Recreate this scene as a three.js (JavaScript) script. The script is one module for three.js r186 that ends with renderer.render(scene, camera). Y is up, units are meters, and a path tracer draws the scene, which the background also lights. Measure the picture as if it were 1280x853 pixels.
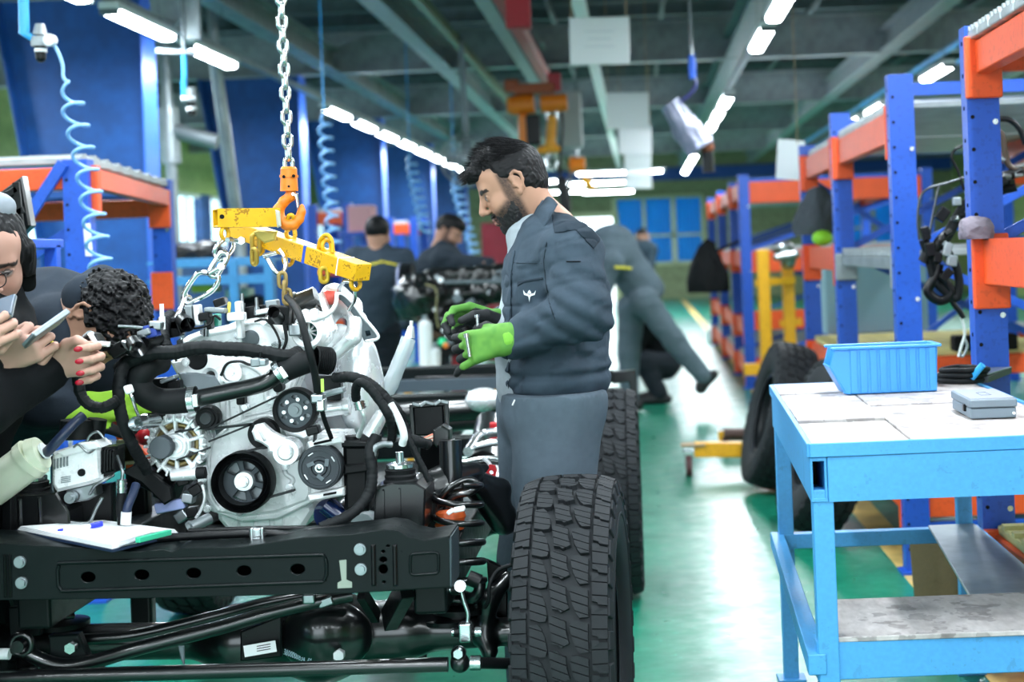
import * as THREE from 'three';
import { mergeGeometries, mergeVertices, toCreasedNormals } from 'three/addons/utils/BufferGeometryUtils.js';
import { RoundedBoxGeometry } from 'three/addons/geometries/RoundedBoxGeometry.js';
import { RectAreaLightUniformsLib } from 'three/addons/lights/RectAreaLightUniformsLib.js';
import { FontLoader } from 'three/addons/loaders/FontLoader.js';
import { TextGeometry } from 'three/addons/geometries/TextGeometry.js';
RectAreaLightUniformsLib.init();

// ---------- camera, sky, exposure ----------
const scene = new THREE.Scene();
const FPX = 1950, CX = 800, CY = 313, EYE = 1.33, ROLL = 2.2 * Math.PI / 180;
const camera = new THREE.PerspectiveCamera(2 * Math.atan(426.5 / FPX) * 180 / Math.PI, 1280 / 853, 0.1, 200);
camera.position.set(0, EYE, 0);
camera.rotation.z = -ROLL;
camera.setViewOffset(1280, 853, 640 - CX, 426.5 - CY, 1280, 853);
camera.focus = 3.75; camera.userData.fStop = 3.0;
scene.add(camera);
scene.background = new THREE.Color(0.80, 0.93, 1.0);          // overcast sky seen through the openings
scene.backgroundIntensity = 7;
const renderer = new THREE.WebGLRenderer({ antialias: true });
renderer.toneMapping = THREE.LinearToneMapping;
renderer.toneMappingExposure = 0.68;
renderer.shadowMap.enabled = true;
const LAMP = 150, LAMPC = new THREE.Color(0.86, 0.95, 1.0);    // radiance of one LED batten

// ---------- helpers ----------
const V = (x, y, z) => new THREE.Vector3(x, y, z);
const cr = Math.cos(ROLL), sr = Math.sin(ROLL);
// a pixel of the photograph at a real depth (metres in front of the eye) -> point of the scene
function T(px, py, d) {
  const u = (px - CX) * d / FPX, v = (CY - py) * d / FPX;
  return V(u * cr + v * sr, EYE - u * sr + v * cr, -d);
}
let seed = 12345;
function rnd() { seed = (seed * 1664525 + 1013904223) >>> 0; return seed / 4294967296; }
const rr = (a, b) => a + (b - a) * rnd();
const used = new Map();
function numbered(n) { const k = used.get(n) || 0; used.set(n, k + 1); return k ? n + '_' + String(k).padStart(3, '0') : n; }
function prep(g) {
  let q = g.index ? g.toNonIndexed() : g;
  if (!q.attributes.normal) q.computeVertexNormals();
  if (!q.attributes.uv) q.setAttribute('uv', new THREE.BufferAttribute(new Float32Array(q.attributes.position.count * 2), 2));
  for (const k of Object.keys(q.attributes)) if (!['position', 'normal', 'uv', 'color'].includes(k)) q.deleteAttribute(k);
  return q;
}
function merge(list) {
  list = list.flat(9).filter(Boolean);
  if (list.length === 1) return list[0];
  const anyC = list.some((g) => g.attributes.color);
  const l = list.map(prep);
  if (anyC) for (const g of l) if (!g.attributes.color) g.setAttribute('color', new THREE.BufferAttribute(new Float32Array(g.attributes.position.count * 3).fill(1), 3));
  return mergeGeometries(l, false);
}
function boxUV(g) {                       // uv in metres, by the way each face looks
  if (g.userData.ownUV) return g;
  const p = g.attributes.position, n = g.attributes.normal, uv = new Float32Array(p.count * 2);
  for (let i = 0; i < p.count; i++) {
    const ax = Math.abs(n.getX(i)), ay = Math.abs(n.getY(i)), az = Math.abs(n.getZ(i));
    let u, v;
    if (ax >= ay && ax >= az) { u = p.getZ(i); v = p.getY(i); } else if (ay >= az) { u = p.getX(i); v = p.getZ(i); } else { u = p.getX(i); v = p.getY(i); }
    uv[2 * i] = u; uv[2 * i + 1] = v;
  }
  g.setAttribute('uv', new THREE.BufferAttribute(uv, 2));
  return g;
}
function obj(name, geos, mat, parent = scene, label) {
  let g = merge(Array.isArray(geos) ? geos : [geos]);
  if (mat.userData.tex) { if (!g.userData.ownUV && g.index) g = prep(g); boxUV(g); }
  const m = new THREE.Mesh(g, mat);
  m.name = numbered(name); m.castShadow = m.receiveShadow = true;
  if (label) m.userData.label = label;
  parent.add(m);
  return m;
}
function tag(o, label, category, group, kind) {
  if (label) o.userData.label = label;
  if (category) o.userData.category = category;
  if (group) o.userData.group = group;
  if (kind) o.userData.kind = kind;
  return o;
}
function thing(name, label, category, pos = [0, 0, 0], turn = 0, group) {
  const o = new THREE.Group(); o.name = numbered(name); scene.add(o);
  if (pos.isVector3) o.position.copy(pos); else o.position.set(...pos);
  o.rotation.y = turn;
  return tag(o, label, category, group);
}
function struct(name, geos, mat, parent) { const m = obj(name, geos, mat, parent || scene); if (!parent) m.userData.kind = 'structure'; return m; }
function sub(name, parent, label) { const g = new THREE.Group(); g.name = numbered(name); parent.add(g); if (label) g.userData.label = label; return g; }
function dup(root, pos, turn, label, group) {
  const r = root.clone(); r.name = numbered(root.name.replace(/_\d{3}$/, '')); scene.add(r);
  r.traverse((o) => { if (o !== r) o.name = numbered(o.name.replace(/_\d{3}$/, '')); });
  r.userData = { ...root.userData };
  if (pos.isVector3) r.position.copy(pos); else r.position.set(...pos);
  r.rotation.y = turn; if (label) r.userData.label = label; if (group) r.userData.group = group;
  return r;
}
const xf = (g, p = [0, 0, 0], r = [0, 0, 0], s) => {
  const e = new THREE.Euler(r[0], r[1], r[2]);
  const pv = p.isVector3 ? p : V(...p);
  return g.applyMatrix4(new THREE.Matrix4().compose(pv, new THREE.Quaternion().setFromEuler(e), s ? V(...s) : V(1, 1, 1)));
};
const box = (w, h, d, p, r) => xf(new THREE.BoxGeometry(w, h, d), p, r);
const rbox = (w, h, d, b, p, r, seg = 1) => xf(new RoundedBoxGeometry(w, h, d, seg, Math.min(b, w * .49, h * .49, d * .49)), p, r);
const cyl = (r1, r2, h, p, r, n = 20, open = false) => xf(new THREE.CylinderGeometry(r1, r2, h, n, 1, open), p, r);
const cylz = (r, h, p, n = 28, r2 = r) => xf(new THREE.CylinderGeometry(r2, r, h, n).rotateX(Math.PI / 2), p);
const sph = (r, p, s, n = 16) => xf(new THREE.SphereGeometry(r, n, Math.ceil(n * .7)), p, [0, 0, 0], s);
const toP = (a) => a.isVector3 ? a : V(...a);
// straight round bar between two points
function rod(a, b, r1, r2 = r1, n = 12) {
  a = toP(a); b = toP(b); const d = b.clone().sub(a), L = d.length();
  const g = new THREE.CylinderGeometry(r2, r1, L, n);
  g.applyQuaternion(new THREE.Quaternion().setFromUnitVectors(V(0, 1, 0), d.normalize()));
  return g.translate(...a.clone().add(b).multiplyScalar(.5).toArray());
}
// straight square bar between two points (w across, h along 'up')
function bar(a, b, w, h, bev = 0.002, up = V(0, 1, 0)) {
  a = toP(a); b = toP(b); const z = b.clone().sub(a), L = z.length(); z.normalize();
  let x = up.clone().cross(z); if (x.lengthSq() < 1e-6) x = V(1, 0, 0); x.normalize(); const y = z.clone().cross(x);
  const g = bev ? new RoundedBoxGeometry(w, h, L, 1, Math.min(bev, w * .45, h * .45)) : new THREE.BoxGeometry(w, h, L);
  return g.applyMatrix4(new THREE.Matrix4().makeBasis(x, y, z).setPosition(a.clone().add(b).multiplyScalar(.5)));
}
function tube(pts, r, seg, n = 10, closed = false, tension = .5) {
  pts = pts.map(toP);
  const c = new THREE.CatmullRomCurve3(pts, closed, 'catmullrom', tension);
  const g = new THREE.TubeGeometry(c, seg || pts.length * 6, r, n, closed);
  if (closed) return g;
  const caps = [];
  for (const [t, s] of [[0, -1], [1, 1]]) {
    const p = c.getPointAt(t), d = c.getTangentAt(t).multiplyScalar(s);
    const q = new THREE.CircleGeometry(r, n); q.applyQuaternion(new THREE.Quaternion().setFromUnitVectors(V(0, 0, 1), d)); q.translate(p.x, p.y, p.z); caps.push(q);
  }
  return merge([g, ...caps]);
}
// lathe: profile [[r, h], ...] about y; turned so that the axis looks along 'axis'
function lathe(prof, p = [0, 0, 0], axis = 'y', n = 32) {
  const g = new THREE.LatheGeometry(prof.map((q) => new THREE.Vector2(Math.max(q[0], 1e-5), q[1])), n);
  let q = toCreasedNormals(g, .6);
  if (axis === 'z') q.rotateX(Math.PI / 2); if (axis === 'x') q.rotateZ(-Math.PI / 2);
  const pv = toP(p); return q.translate(pv.x, pv.y, pv.z);
}
// outline [[x, y], ...] in metres, extruded z0 .. z0 + t
function prism(pts, z0, t, bev = 0.003, holes = [], smooth = false) {
  const mk = (a, C) => { const s = new C(); const v = a.map((q) => new THREE.Vector2(q[0], q[1])); if (smooth) { s.moveTo(v[0].x, v[0].y); s.splineThru([...v.slice(1), v[0]]); } else s.setFromPoints(v); return s; };
  const s = mk(pts, THREE.Shape);
  for (const h of holes) { const q = new THREE.Path(); if (h.length === 3 && typeof h[0] === 'number') q.absarc(h[0], h[1], h[2], 0, Math.PI * 2, true); else q.setFromPoints(h.map((w) => new THREE.Vector2(w[0], w[1]))); s.holes.push(q); }
  const b = Math.min(bev, t * .45);
  const g = new THREE.ExtrudeGeometry(s, { depth: t - 2 * b, bevelEnabled: b > 0, bevelThickness: b, bevelSize: b, bevelOffset: -b, bevelSegments: 1, curveSegments: smooth ? 4 : 16 });
  return toCreasedNormals(g.translate(0, 0, z0 + b), .5);
}
// the same from pixels at depth d (front face at that depth), relative to an origin o
function plate(px, d, t, o = V(0, 0, 0), bev = 0.004, holes = [], smooth = false) {
  const f = (q) => { const w = T(q[0], q[1], d).sub(o); return [w.x, w.y]; };
  const hs = holes.map((h) => h.length === 3 && typeof h[0] === 'number' ? [...f(h), h[2] * d / FPX] : h.map(f));
  return prism(px.map(f), -d - t - o.z, t, bev, hs, smooth);
}
function ring(r, w, n = 24) { return new THREE.TorusGeometry(r, w, 8, n); }
function helix(c, r, h, turns, wire, n = 8, phase = 0, taper = 0) {   // along y from c
  const p = [], N = Math.round(turns * 16); c = toP(c);
  for (let i = 0; i <= N; i++) { const t = i / N, a = phase + t * turns * Math.PI * 2, q = r * (1 - taper * t); p.push(V(c.x + Math.cos(a) * q, c.y + h * t, c.z + Math.sin(a) * q)); }
  return tube(p, wire, N * 2, n);
}
// ---------- noise, textures ----------
function hash3(x, y, z) { let h = (x * 374761393 + y * 668265263 + z * 1274126177) | 0; h = Math.imul(h ^ (h >>> 13), 1274126177); return ((h ^ (h >>> 16)) >>> 0) / 4294967296; }
function vnoise(x, y, z, P = 0) {
  const xi = Math.floor(x), yi = Math.floor(y), zi = Math.floor(z), f = (t) => t * t * (3 - 2 * t), u = f(x - xi), v = f(y - yi), w = f(z - zi);
  const m = (a) => P ? ((a % P) + P) % P : a, L = (a, b, t) => a + (b - a) * t;
  const H = (i, j, k) => hash3(m(xi + i), m(yi + j), zi + k);
  return L(L(L(H(0, 0, 0), H(1, 0, 0), u), L(H(0, 1, 0), H(1, 1, 0), u), v), L(L(H(0, 0, 1), H(1, 0, 1), u), L(H(0, 1, 1), H(1, 1, 1), u), v), w);
}
function fbm(x, y, z, o, P = 0) { let s = 0, a = .5, n = 0; for (let i = 0; i < o; i++) { s += a * vnoise(x, y, z + i * 7, P); n += a; x *= 2; y *= 2; z *= 2; P *= 2; a *= .5; } return s / n; }
function tex(size, fn, rep = 1, srgb = false) {          // fn(u, v) -> [r, g, b] 0..1 ; one tile is 1/rep metres
  const d = new Uint8Array(size * size * 4);
  for (let j = 0; j < size; j++) for (let i = 0; i < size; i++) {
    const c = fn(i / size, j / size), k = 4 * (j * size + i);
    const q = typeof c === 'number' ? [c, c, c] : c;
    for (let m = 0; m < 3; m++) d[k + m] = Math.max(0, Math.min(255, q[m] * 255)); d[k + 3] = 255;
  }
  const t = new THREE.DataTexture(d, size, size); t.wrapS = t.wrapT = THREE.RepeatWrapping; t.magFilter = THREE.LinearFilter; t.minFilter = THREE.LinearMipmapLinearFilter; t.generateMipmaps = true;
  t.repeat.set(rep, rep); if (srgb) t.colorSpace = THREE.SRGBColorSpace; t.needsUpdate = true; return t;
}
const rep = (t, a, b = a) => { const c = t.clone(); c.repeat.set(a, b); c.needsUpdate = true; return c; };
const tGrain = tex(256, (u, v) => .78 + .22 * fbm(u * 32, v * 32, 1, 3, 32), 4);
const tBlotch = tex(512, (u, v) => { const a = fbm(u * 8, v * 8, 3, 5, 8), b = fbm(u * 64, v * 64, 9, 2, 64); return .70 + .3 * Math.min(1, Math.max(0, (a - .3) * 2.2)) * (.8 + .2 * b); }, 1.5);
const tRough = tex(256, (u, v) => [1, .55 + .45 * fbm(u * 16, v * 16, 5, 4, 16), 1], 3);
const tWeave = tex(128, (u, v) => { const a = Math.sin(u * Math.PI * 64) * .5 + .5, b = Math.sin(v * Math.PI * 64) * .5 + .5; return .35 + .4 * (((Math.floor(u * 32) + Math.floor(v * 32)) % 2) ? a : b) + .25 * fbm(u * 16, v * 16, 2, 3, 16); }, 18);
const tFab = tex(256, (u, v) => .80 + .2 * fbm(u * 12, v * 12, 4, 5, 12), 5);
const tWorn = tex(512, (u, v) => {                       // paint with chips and scuffs down to bare grey
  const a = fbm(u * 10, v * 10, 11, 5, 10), b = fbm(u * 50, v * 50, 12, 3, 50), c = a * .6 + b * .4;
  return c > .67 ? [.8, .79, .76] : [.92 + .16 * (b - .5), .92 + .16 * (b - .5), .92 + .16 * (b - .5)];
}, 3);
const tRust = tex(512, (u, v) => { const a = fbm(u * 10, v * 10, 71, 5, 10), b = fbm(u * 60, v * 60, 72, 3, 60), c = a * .55 + b * .45; return c > .62 ? [.42, .36, .3] : [.9 + .2 * (a - .5), .88 + .2 * (a - .5), .9]; }, 5);
const tScr = tex(512, (u, v) => { const a = fbm(u * 6, v * 6, 21, 4, 6), s = fbm(u * 4, v * 128, 22, 2, 0); return .82 + .18 * a - (fbm(u * 40, v * 40, 5, 3, 40) > .66 ? .12 : 0); }, 2);
function mat(color, rough = .6, metal = 0, o = {}) {
  const { tint, bump, bs, rmap, fab, ...x } = o;
  const phys = ['clearcoat', 'sheen', 'transmission', 'specularIntensity', 'anisotropy'].some((k) => k in x);
  const m = new (phys ? THREE.MeshPhysicalMaterial : THREE.MeshStandardMaterial)({ color: new THREE.Color(color), roughness: rough, metalness: metal, ...x });
  if (tint) m.map = tint; if (bump) { m.bumpMap = bump; m.bumpScale = bs || .0005; } if (rmap) m.roughnessMap = rmap;
  if (tint || bump || rmap || x.map || x.bumpMap) m.userData.tex = true;
  return m;
}
const M = {
  colBlue: mat('#10529c', .45, 0, { tint: tBlotch }), colEdge: mat('#2a66d0', .4), rackBlue: mat('#1c58c8', .38, 0, { tint: tScr }), orange: mat('#f4591f', .42, 0, { tint: tScr }),
  galv: mat('#aab4b8', .4, .7, { tint: tBlotch }), steelGrey: mat('#77838a', .5, .2, { tint: tBlotch }), deckGreen: mat('#808a8c', .7, .1, { tint: tBlotch }),
  beamGrey: mat('#a3adb2', .5, .1, { tint: tBlotch }), red: mat('#b01828', .45, 0, { tint: tScr }), white: mat('#e8ecee', .5), paper: mat('#f1f3f5', .8), sign: mat('#f4f6f8', .8, 0, { transmission: .45, thickness: 0 }),
  tableBlue: mat('#4a9fdc', .42, 0, { tint: tWorn }), yellow: mat('#e9b208', .45, 0, { tint: tRust }), yellowPlain: mat('#f0ae12', .45, 0, { tint: tScr }), orangeHook: mat('#f08218', .42, 0, { tint: tWorn }),
  alu: mat('#f1f4f5', .38, .12, { rmap: tRough, bump: tGrain, bs: .0006 }), aluDark: mat('#9aa2a6', .42, .6, { tint: tBlotch, bump: tGrain, bs: .0006 }), aluBright: mat('#f0f3f5', .32, .5, { rmap: tRough }),
  chrome: mat('#e3e7ea', .16, 1), zinc: mat('#cfd4d6', .28, .95, { rmap: tRough }), steel: mat('#9aa0a3', .3, .95),
  black: mat('#0c0e10', .28, 0, { clearcoat: .6, clearcoatRoughness: .15 }), blackSat: mat('#0b0d0f', .45, 0, { specularIntensity: .5, rmap: tRough }), blackMat: mat('#101214', .75, 0, { specularIntensity: .35 }), frameBlack: mat('#0b1213', .45, 0, { specularIntensity: .35, rmap: tRough, bump: tGrain, bs: .0003 }),
  plastic: mat('#0e1012', .5, 0, { specularIntensity: .45, bump: tGrain, bs: .0004 }), rubber: mat('#16181a', .62, 0, { specularIntensity: .45, tint: tFab }), hose: mat('#131618', .6, 0, { specularIntensity: .4, bump: tGrain, bs: .0004 }), rubberTyre: mat('#24272a', .66, 0, { specularIntensity: .4, tint: tFab, bump: tGrain, bs: .0006 }),
  skin: mat('#cf9f86', .5, 0, { specularIntensity: .5 }), lamp: new THREE.MeshStandardMaterial({ color: '#ffffff', emissive: LAMPC, emissiveIntensity: 65 }),
  pipeBlue: mat('#2f9fe0', .35), airHose: mat('#8fc3f5', .3), wood: mat('#b49a78', .7, 0, { tint: tBlotch }), cloth: mat('#46535f', .85, 0, { tint: tFab, bump: tWeave, bs: .0006 }),
  redPlastic: mat('#c01f28', .35), bluePl: mat('#1c6fb8', .4),
};
// ---------- the hall ----------
const XL = -8.2, XR = 8.5, ZF = 6.5, ZB = -42, DECK = 4.05;
const tFloor = tex(512, (u, v) => {                       // green epoxy: slight mottling, scuffs and pale scratches
  const b = fbm(u * 60, v * 60, 33, 4, 60), k = .88 + .12 * (b - .5), s = vnoise(u * 256, v * 256, 35, 256) > .965 ? .10 : 0;
  return [.06 * k + s * .5, .54 * k + s, .42 * k + s * .9];
}, .25, true);
const tFloorR = tex(512, (u, v) => { const a = fbm(u * 10, v * 10, 41, 5, 10), b = fbm(u * 60, v * 60, 42, 2, 60); return [1, Math.min(1, .5 + .7 * Math.abs(a - .5) + .3 * b), 1]; }, .4);
const tFloorB = tex(512, (u, v) => fbm(u * 14, v * 14, 44, 4, 14), .8);
const floorM = new THREE.MeshPhysicalMaterial({ color: '#ffffff', map: tFloor, roughness: .5, roughnessMap: tFloorR, bumpMap: tFloorB, bumpScale: .002, specularIntensity: 1, clearcoat: .4, clearcoatRoughness: .26 });
floorM.userData.tex = true;
struct('floor', [box(XR - XL + .6, .2, ZF - ZB + .6, [(XL + XR) / 2, -.1, (ZF + ZB) / 2])], floorM);
const outside = struct('yard_ground', [box(60, .2, 40, [0, -.32, ZB - 20.5]), box(60, .2, 30, [0, -.32, ZF + 15.3])], mat('#b9bab5', .9));
// painted lines on the floor
const lineM = mat('#e9c878', .45, 0, { tint: tBlotch });
tag(obj('floor_line', [box(.13, .002, 44, [1.06, .001, -19])], lineM), 'long pale yellow line painted on the green floor along the racks', 'floor marking');

// corrugated sheet walls
function corrugated(w, h, pitch, depth) {               // ribbed sheet in the xy plane, ribs upright
  const p = [], n = Math.round(w / pitch), idx = [];
  const prof = [[0, 0], [.5, 0], [.6, 1], [.9, 1]];
  for (let i = 0; i < n; i++) for (const [a, b] of prof) p.push([-w / 2 + (i + a) * pitch, b * depth]);
  p.push([w / 2, 0]);
  const s = [...p, [w / 2, -.05], [-w / 2, -.05]];
  const g = prism(s, 0, h, 0).rotateX(-Math.PI / 2);    // profile in xz, height along y
  return g;
}
const wallGreen = mat('#a3bd72', .6, 0, { tint: tBlotch }), wallPale = mat('#b8c2a8', .6, 0, { tint: tBlotch });
function hcorr(w, h, pitch, depth) { return corrugated(h, w, pitch, depth).rotateZ(Math.PI / 2).translate(w / 2, 0, 0); }  // ribs level
// left wall: green sheet above, window band between piers, blue-grey dado
{
  const L = ZF - ZB, zc = (ZF + ZB) / 2;
  struct('wall_left', [hcorr(L, DECK + .4 - 2.7, .14, .03).rotateY(Math.PI / 2).translate(XL, 2.7 + (DECK + .4 - 2.7) / 2, zc), box(.2, DECK + .4 - 2.7, L, [XL - .11, 2.7 + (DECK + .4 - 2.7) / 2, zc])], wallGreen);
  const d = [box(.2, 1.7, L, [XL - .11, .85, zc])];
  for (let z = ZF; z >= ZB; z -= 3) d.push(box(.2, 1.05, .5, [XL - .11, 2.2, z - .25]));
  struct('wall_left', d, mat('#28528a', .6, 0, { tint: tBlotch }));
  const gl = mat('#e8f4f6', .05, 0, { transmission: 1, thickness: 0 });
  for (let z = ZF - .5; z > ZB + 2; z -= 3) {
    const w = struct('window_left', [box(.06, .06, 2.5, [XL - .1, 2.66, z - 1.25]), box(.06, .06, 2.5, [XL - .1, 1.74, z - 1.25]), box(.06, .9, .06, [XL - .1, 2.2, z - .83]), box(.06, .9, .06, [XL - .1, 2.2, z - 1.66])], M.white);
    for (const k of [.4, 1.25, 2.08]) obj('pane', box(.006, .9, .76, [XL - .1, 2.2, z - k]), gl, w);
  }
}
struct('wall_right', [hcorr(ZF - ZB, DECK + .4, .2, .03).rotateY(-Math.PI / 2).translate(XR, (DECK + .4) / 2, (ZF + ZB) / 2), box(.2, DECK + .4, ZF - ZB, [XR + .11, (DECK + .4) / 2, (ZF + ZB) / 2])], wallGreen);
struct('wall_front', [prism([[XL - .3, 0], [-4.5, 0], [-4.5, 3.7], [3.5, 3.7], [3.5, 0], [XR + .3, 0], [XR + .3, DECK + .4], [XL - .3, DECK + .4]], ZF, .2, 0)], wallPale);   // open gate behind the camera
// back wall with a bright open doorway and two curtained window bands
{
  const z = ZB, s = FPX / -z, X = (px) => (px - CX) / s, Yp = (py, px) => T(px, py, -z).y;
  const wins = [[X(770), X(880), .95, 2.75], [X(1062), X(1122), .95, 2.75], [X(660), X(708), 1.9, 2.65]], door = [X(712), X(768), 0, 2.25];
  const holes = [...wins, door].map(([a, b, c, d]) => [[a, c], [b, c], [b, d], [a, d]]);
  holes[3] = [[door[0], 0.0], [door[1], 0.0], [door[1], door[3]], [door[0], door[3]]];
  const out = [[XL - .3, 0], [door[0], 0], [door[0], door[3]], [door[1], door[3]], [door[1], 0], [XR + .3, 0], [XR + .3, DECK + .4], [XL - .3, DECK + .4]];
  struct('wall_back', [prism(out, z - .2, .2, 0, holes.slice(0, 3))], mat('#9fae86', .7, 0, { tint: tBlotch }));
  const fr = mat('#cfdcae', .5), cur = mat('#3fb4e4', .9, 0, { transmission: .6, thickness: 0, tint: tFab });
  for (const [a, b, c, d] of wins) {
    const g = [box(b - a, .09, .1, [(a + b) / 2, c, z + .02]), box(b - a, .09, .1, [(a + b) / 2, d, z + .02])], n = Math.max(2, Math.round((b - a) / .75)), mid = c + (d - c) * .42;
    for (let i = 0; i <= n; i++) g.push(box(i % 2 ? .1 : .14, d - c, .1, [a + (b - a) * i / n, (c + d) / 2, z + .02]));
    if (d - c > 1) g.push(box(b - a, .07, .1, [(a + b) / 2, mid, z + .02]));
    const w = struct('window_back', g, fr);
    const pts = []; const N = 60 * n; for (let i = 0; i <= N; i++) pts.push([a + (b - a) * i / N, .05 * Math.sin(i * .9) + .015 * Math.sin(i * 2.3)]);
    for (let i = N; i >= 0; i--) pts.push([pts[i][0], pts[i][1] - .004]);
    obj('curtain', prism(pts, 0, d - c, 0).rotateX(-Math.PI / 2).translate(0, c, z - .08), cur, w);
  }
  struct('trim_1', [box(.14, 2.3, .24, [door[0] - .07, 1.15, z]), box(.14, 2.3, .24, [door[1] + .07, 1.15, z]), box(door[1] - door[0] + .28, .14, .24, [(door[0] + door[1]) / 2, 2.32, z])], fr);
  struct('trim_2', [box(XR - XL, .34, .12, [(XL + XR) / 2, 3.35, z + .1])], mat('#1d55b0', .5));
}
// ceiling: ribbed steel deck on purlins, cross beams and long beams
{
  const L = ZF - ZB, W = XR - XL, xc = (XL + XR) / 2, zc = (ZF + ZB) / 2;
  struct('ceiling', [box(W + .6, .2, L + .6, [xc, DECK + .34, zc]), corrugated(L, W, .3, .07).rotateX(Math.PI).rotateY(Math.PI / 2).rotateZ(0).translate(xc, DECK + .24, zc)].slice(0, 1), M.deckGreen);
}
// I-beam along z or x
function ibeam(L, h, w, tf = .018, tw = .012) {         // along z, centred, flanges level
  const a = w / 2, b = h / 2, c = tw / 2;
  return prism([[-a, -b], [a, -b], [a, -b + tf], [c, -b + tf], [c, b - tf], [a, b - tf], [a, b], [-a, b], [-a, b - tf], [-c, b - tf], [-c, -b + tf], [-a, -b + tf]], -L / 2, L, 0);
}
const purlinM = mat('#74848a', .55, .1, { tint: tBlotch });
for (let z = -3; z > -41; z -= 1.1) { const b = struct('ceiling_purlin', ibeam(XR - XL, .16, .09).rotateY(Math.PI / 2).translate((XL + XR) / 2, DECK + .12, z), purlinM); }
for (const x of [-6, -5, -.9, .35, 2.1, 4, 5.5]) struct('ceiling_runner', box(.05, .05, 40, [x, DECK - .0, -20]), M.steelGrey);
const COLZ = [-12, -17.5, -23, -28.5, -34];
for (const z of [-6.5, ...COLZ]) struct('ceiling_beam', [ibeam(XR - XL, .46, .22).rotateY(Math.PI / 2).translate((XL + XR) / 2, 3.66, z)], M.beamGrey);
for (const x of [-3.36, -2.12, 1.12, 2.85, 5]) struct('ceiling_beam', [ibeam(40, .26, .18).translate(x, 3.57, -20)], M.beamGrey);
struct('ceiling_rail', [ibeam(40, .1, .06).translate(-1.68, 3.40, -20)], mat('#76876f', .5, .2));
struct('ceiling_rail', [ibeam(40, .14, .1).translate(-.43, 3.42, -20)], M.white);
// blue cross girder far back and pipe runs on the right
struct('ceiling_pipe', [rod([3.25, 3.28, -2], [3.25, 3.28, -36], .035), rod([3.45, 3.2, -2], [3.45, 3.2, -36], .02)], M.pipeBlue);

// blue tapered portal columns on the left
function column(z, X, label) {
  const c = thing('steel_column', label, 'column', [X, 0, z], 0, 'blue portal columns of the hall');
  const wB = .62, wT = 1.12, H = 3.425;
  obj('web', prism([[-wB, 0], [0, 0], [0, H], [-wT, H]], -.006, .012, 0), M.colBlue, c);
  obj('flange', bar([-.005, 0, 0], [-.005, H, 0], .012, .34, 0, V(0, 0, 1)), M.colEdge, c);
  obj('flange', bar([-wB, 0, 0], [-wT, H, 0], .012, .34, 0, V(0, 0, 1)), M.colBlue, c);
  obj('stiffener', [box(wB * 1.2, .012, .3, [-.42, 1.9, 0])], M.colBlue, c);
  obj('base_plate', [box(wB + .2, .03, .44, [-wB / 2, .015, 0])], M.steelGrey, c);
}
const colL = ['blue steel column nearest the camera with a pale coiled air hose before it', 'second blue steel column, behind the hoist chain and orange hook block', 'third blue steel column back, behind the man with a yellow back stripe', 'fourth blue steel column back, behind the man reaching over the gearbox', 'farthest blue steel column, just left of the bearded man\'s face'];
COLZ.forEach((z, i) => column(z, -3.72, colL[i]));
// grey pipe props and braces between the columns
tag(obj('pipe_brace', [rod(T(268, 70, 14), T(300, 300, 14.4), .055), rod(T(268, 70, 14), T(266, 20, 14).setY(4.2), .05), rod(T(300, 300, 14.4), T(302, 360, 14.4).setY(0), .055)], M.galv), 'grey inclined tube between the first two blue columns', 'brace');
tag(obj('pipe_post', [rod(T(205, 60, 13.6), T(210, 135, 13.6), .05), rod(T(210, 135, 13.6), T(214, 205, 13.6), .085), rod(T(214, 205, 13.6), T(216, 205, 13.6).setY(0), .05), rod(T(205, 60, 13.6), T(205, 60, 13.6).setY(4.2), .05), rod(T(214, 162, 13.6), T(272, 178, 13.6), .07)], M.galv), 'grey tube post with a side arm beside the first column', 'post');

// ---------- LED battens ----------
const lampProto = (() => {
  const t = thing('batten_lamp', 'LED batten', 'ceiling lamp', [0, -50, 0]);
  obj('housing', [rbox(.13, .05, 1.34, .012, [0, .035, 0])], M.white, t);
  obj('lamp_diffuser', [rbox(.115, .06, 1.22, .028, [0, 0, 0], [0, 0, 0], 1)], M.lamp, t);
  for (const z of [-.4, .4]) obj('hanger', rod([0, .06, z], [0, 1.24, z], .003, .003, 6), M.steelGrey, t);
  obj('end_cap', [rbox(.12, .075, .05, .01, [0, .01, .64])], M.steelGrey, t); obj('end_cap', [rbox(.12, .075, .05, .01, [0, .01, -.64])], M.steelGrey, t);
  return t;
})();
let lampFirst = true;
function lamp(p, turn, label, group, power = 1, lit = true) {
  let t;
  if (lampFirst) { t = lampProto; t.position.set(...p); t.rotation.y = turn; lampFirst = false; t.userData = { label, category: 'ceiling lamp' }; if (group) t.userData.group = group; } else t = dup(lampProto, p, turn, label, group);
  if (lit) {
    const l = new THREE.RectAreaLight(LAMPC, LAMP * power, .11, 1.2);
    l.position.set(p[0], p[1] - .045, p[2]); l.rotation.set(-Math.PI / 2, 0, turn, 'YXZ'); l.rotation.order = 'YXZ'; l.rotation.set(-Math.PI / 2, turn, 0);
    l.castShadow = true; scene.add(l);
  }
  return t;
}
const LH = 3.0;
function lampRow(x, z0, step, n, words, group, skip = []) {
  for (let i = 0, k = 0; i < n; i++) if (!skip.includes(i)) lamp([x, LH, z0 - i * step], 0, words(k++), group);
}
const nth = ['nearest', 'second', 'third', 'fourth', 'fifth', 'sixth', 'seventh', 'eighth', 'ninth', 'tenth', 'eleventh', 'twelfth', 'thirteenth', 'fourteenth', 'fifteenth', 'sixteenth'];
lampRow(-3.35, -8.95, 1.72, 13, (i) => `lit LED batten, ${nth[i]} in the row hung along the blue columns`, 'LED battens along the blue columns', [3, 4]);
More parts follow.
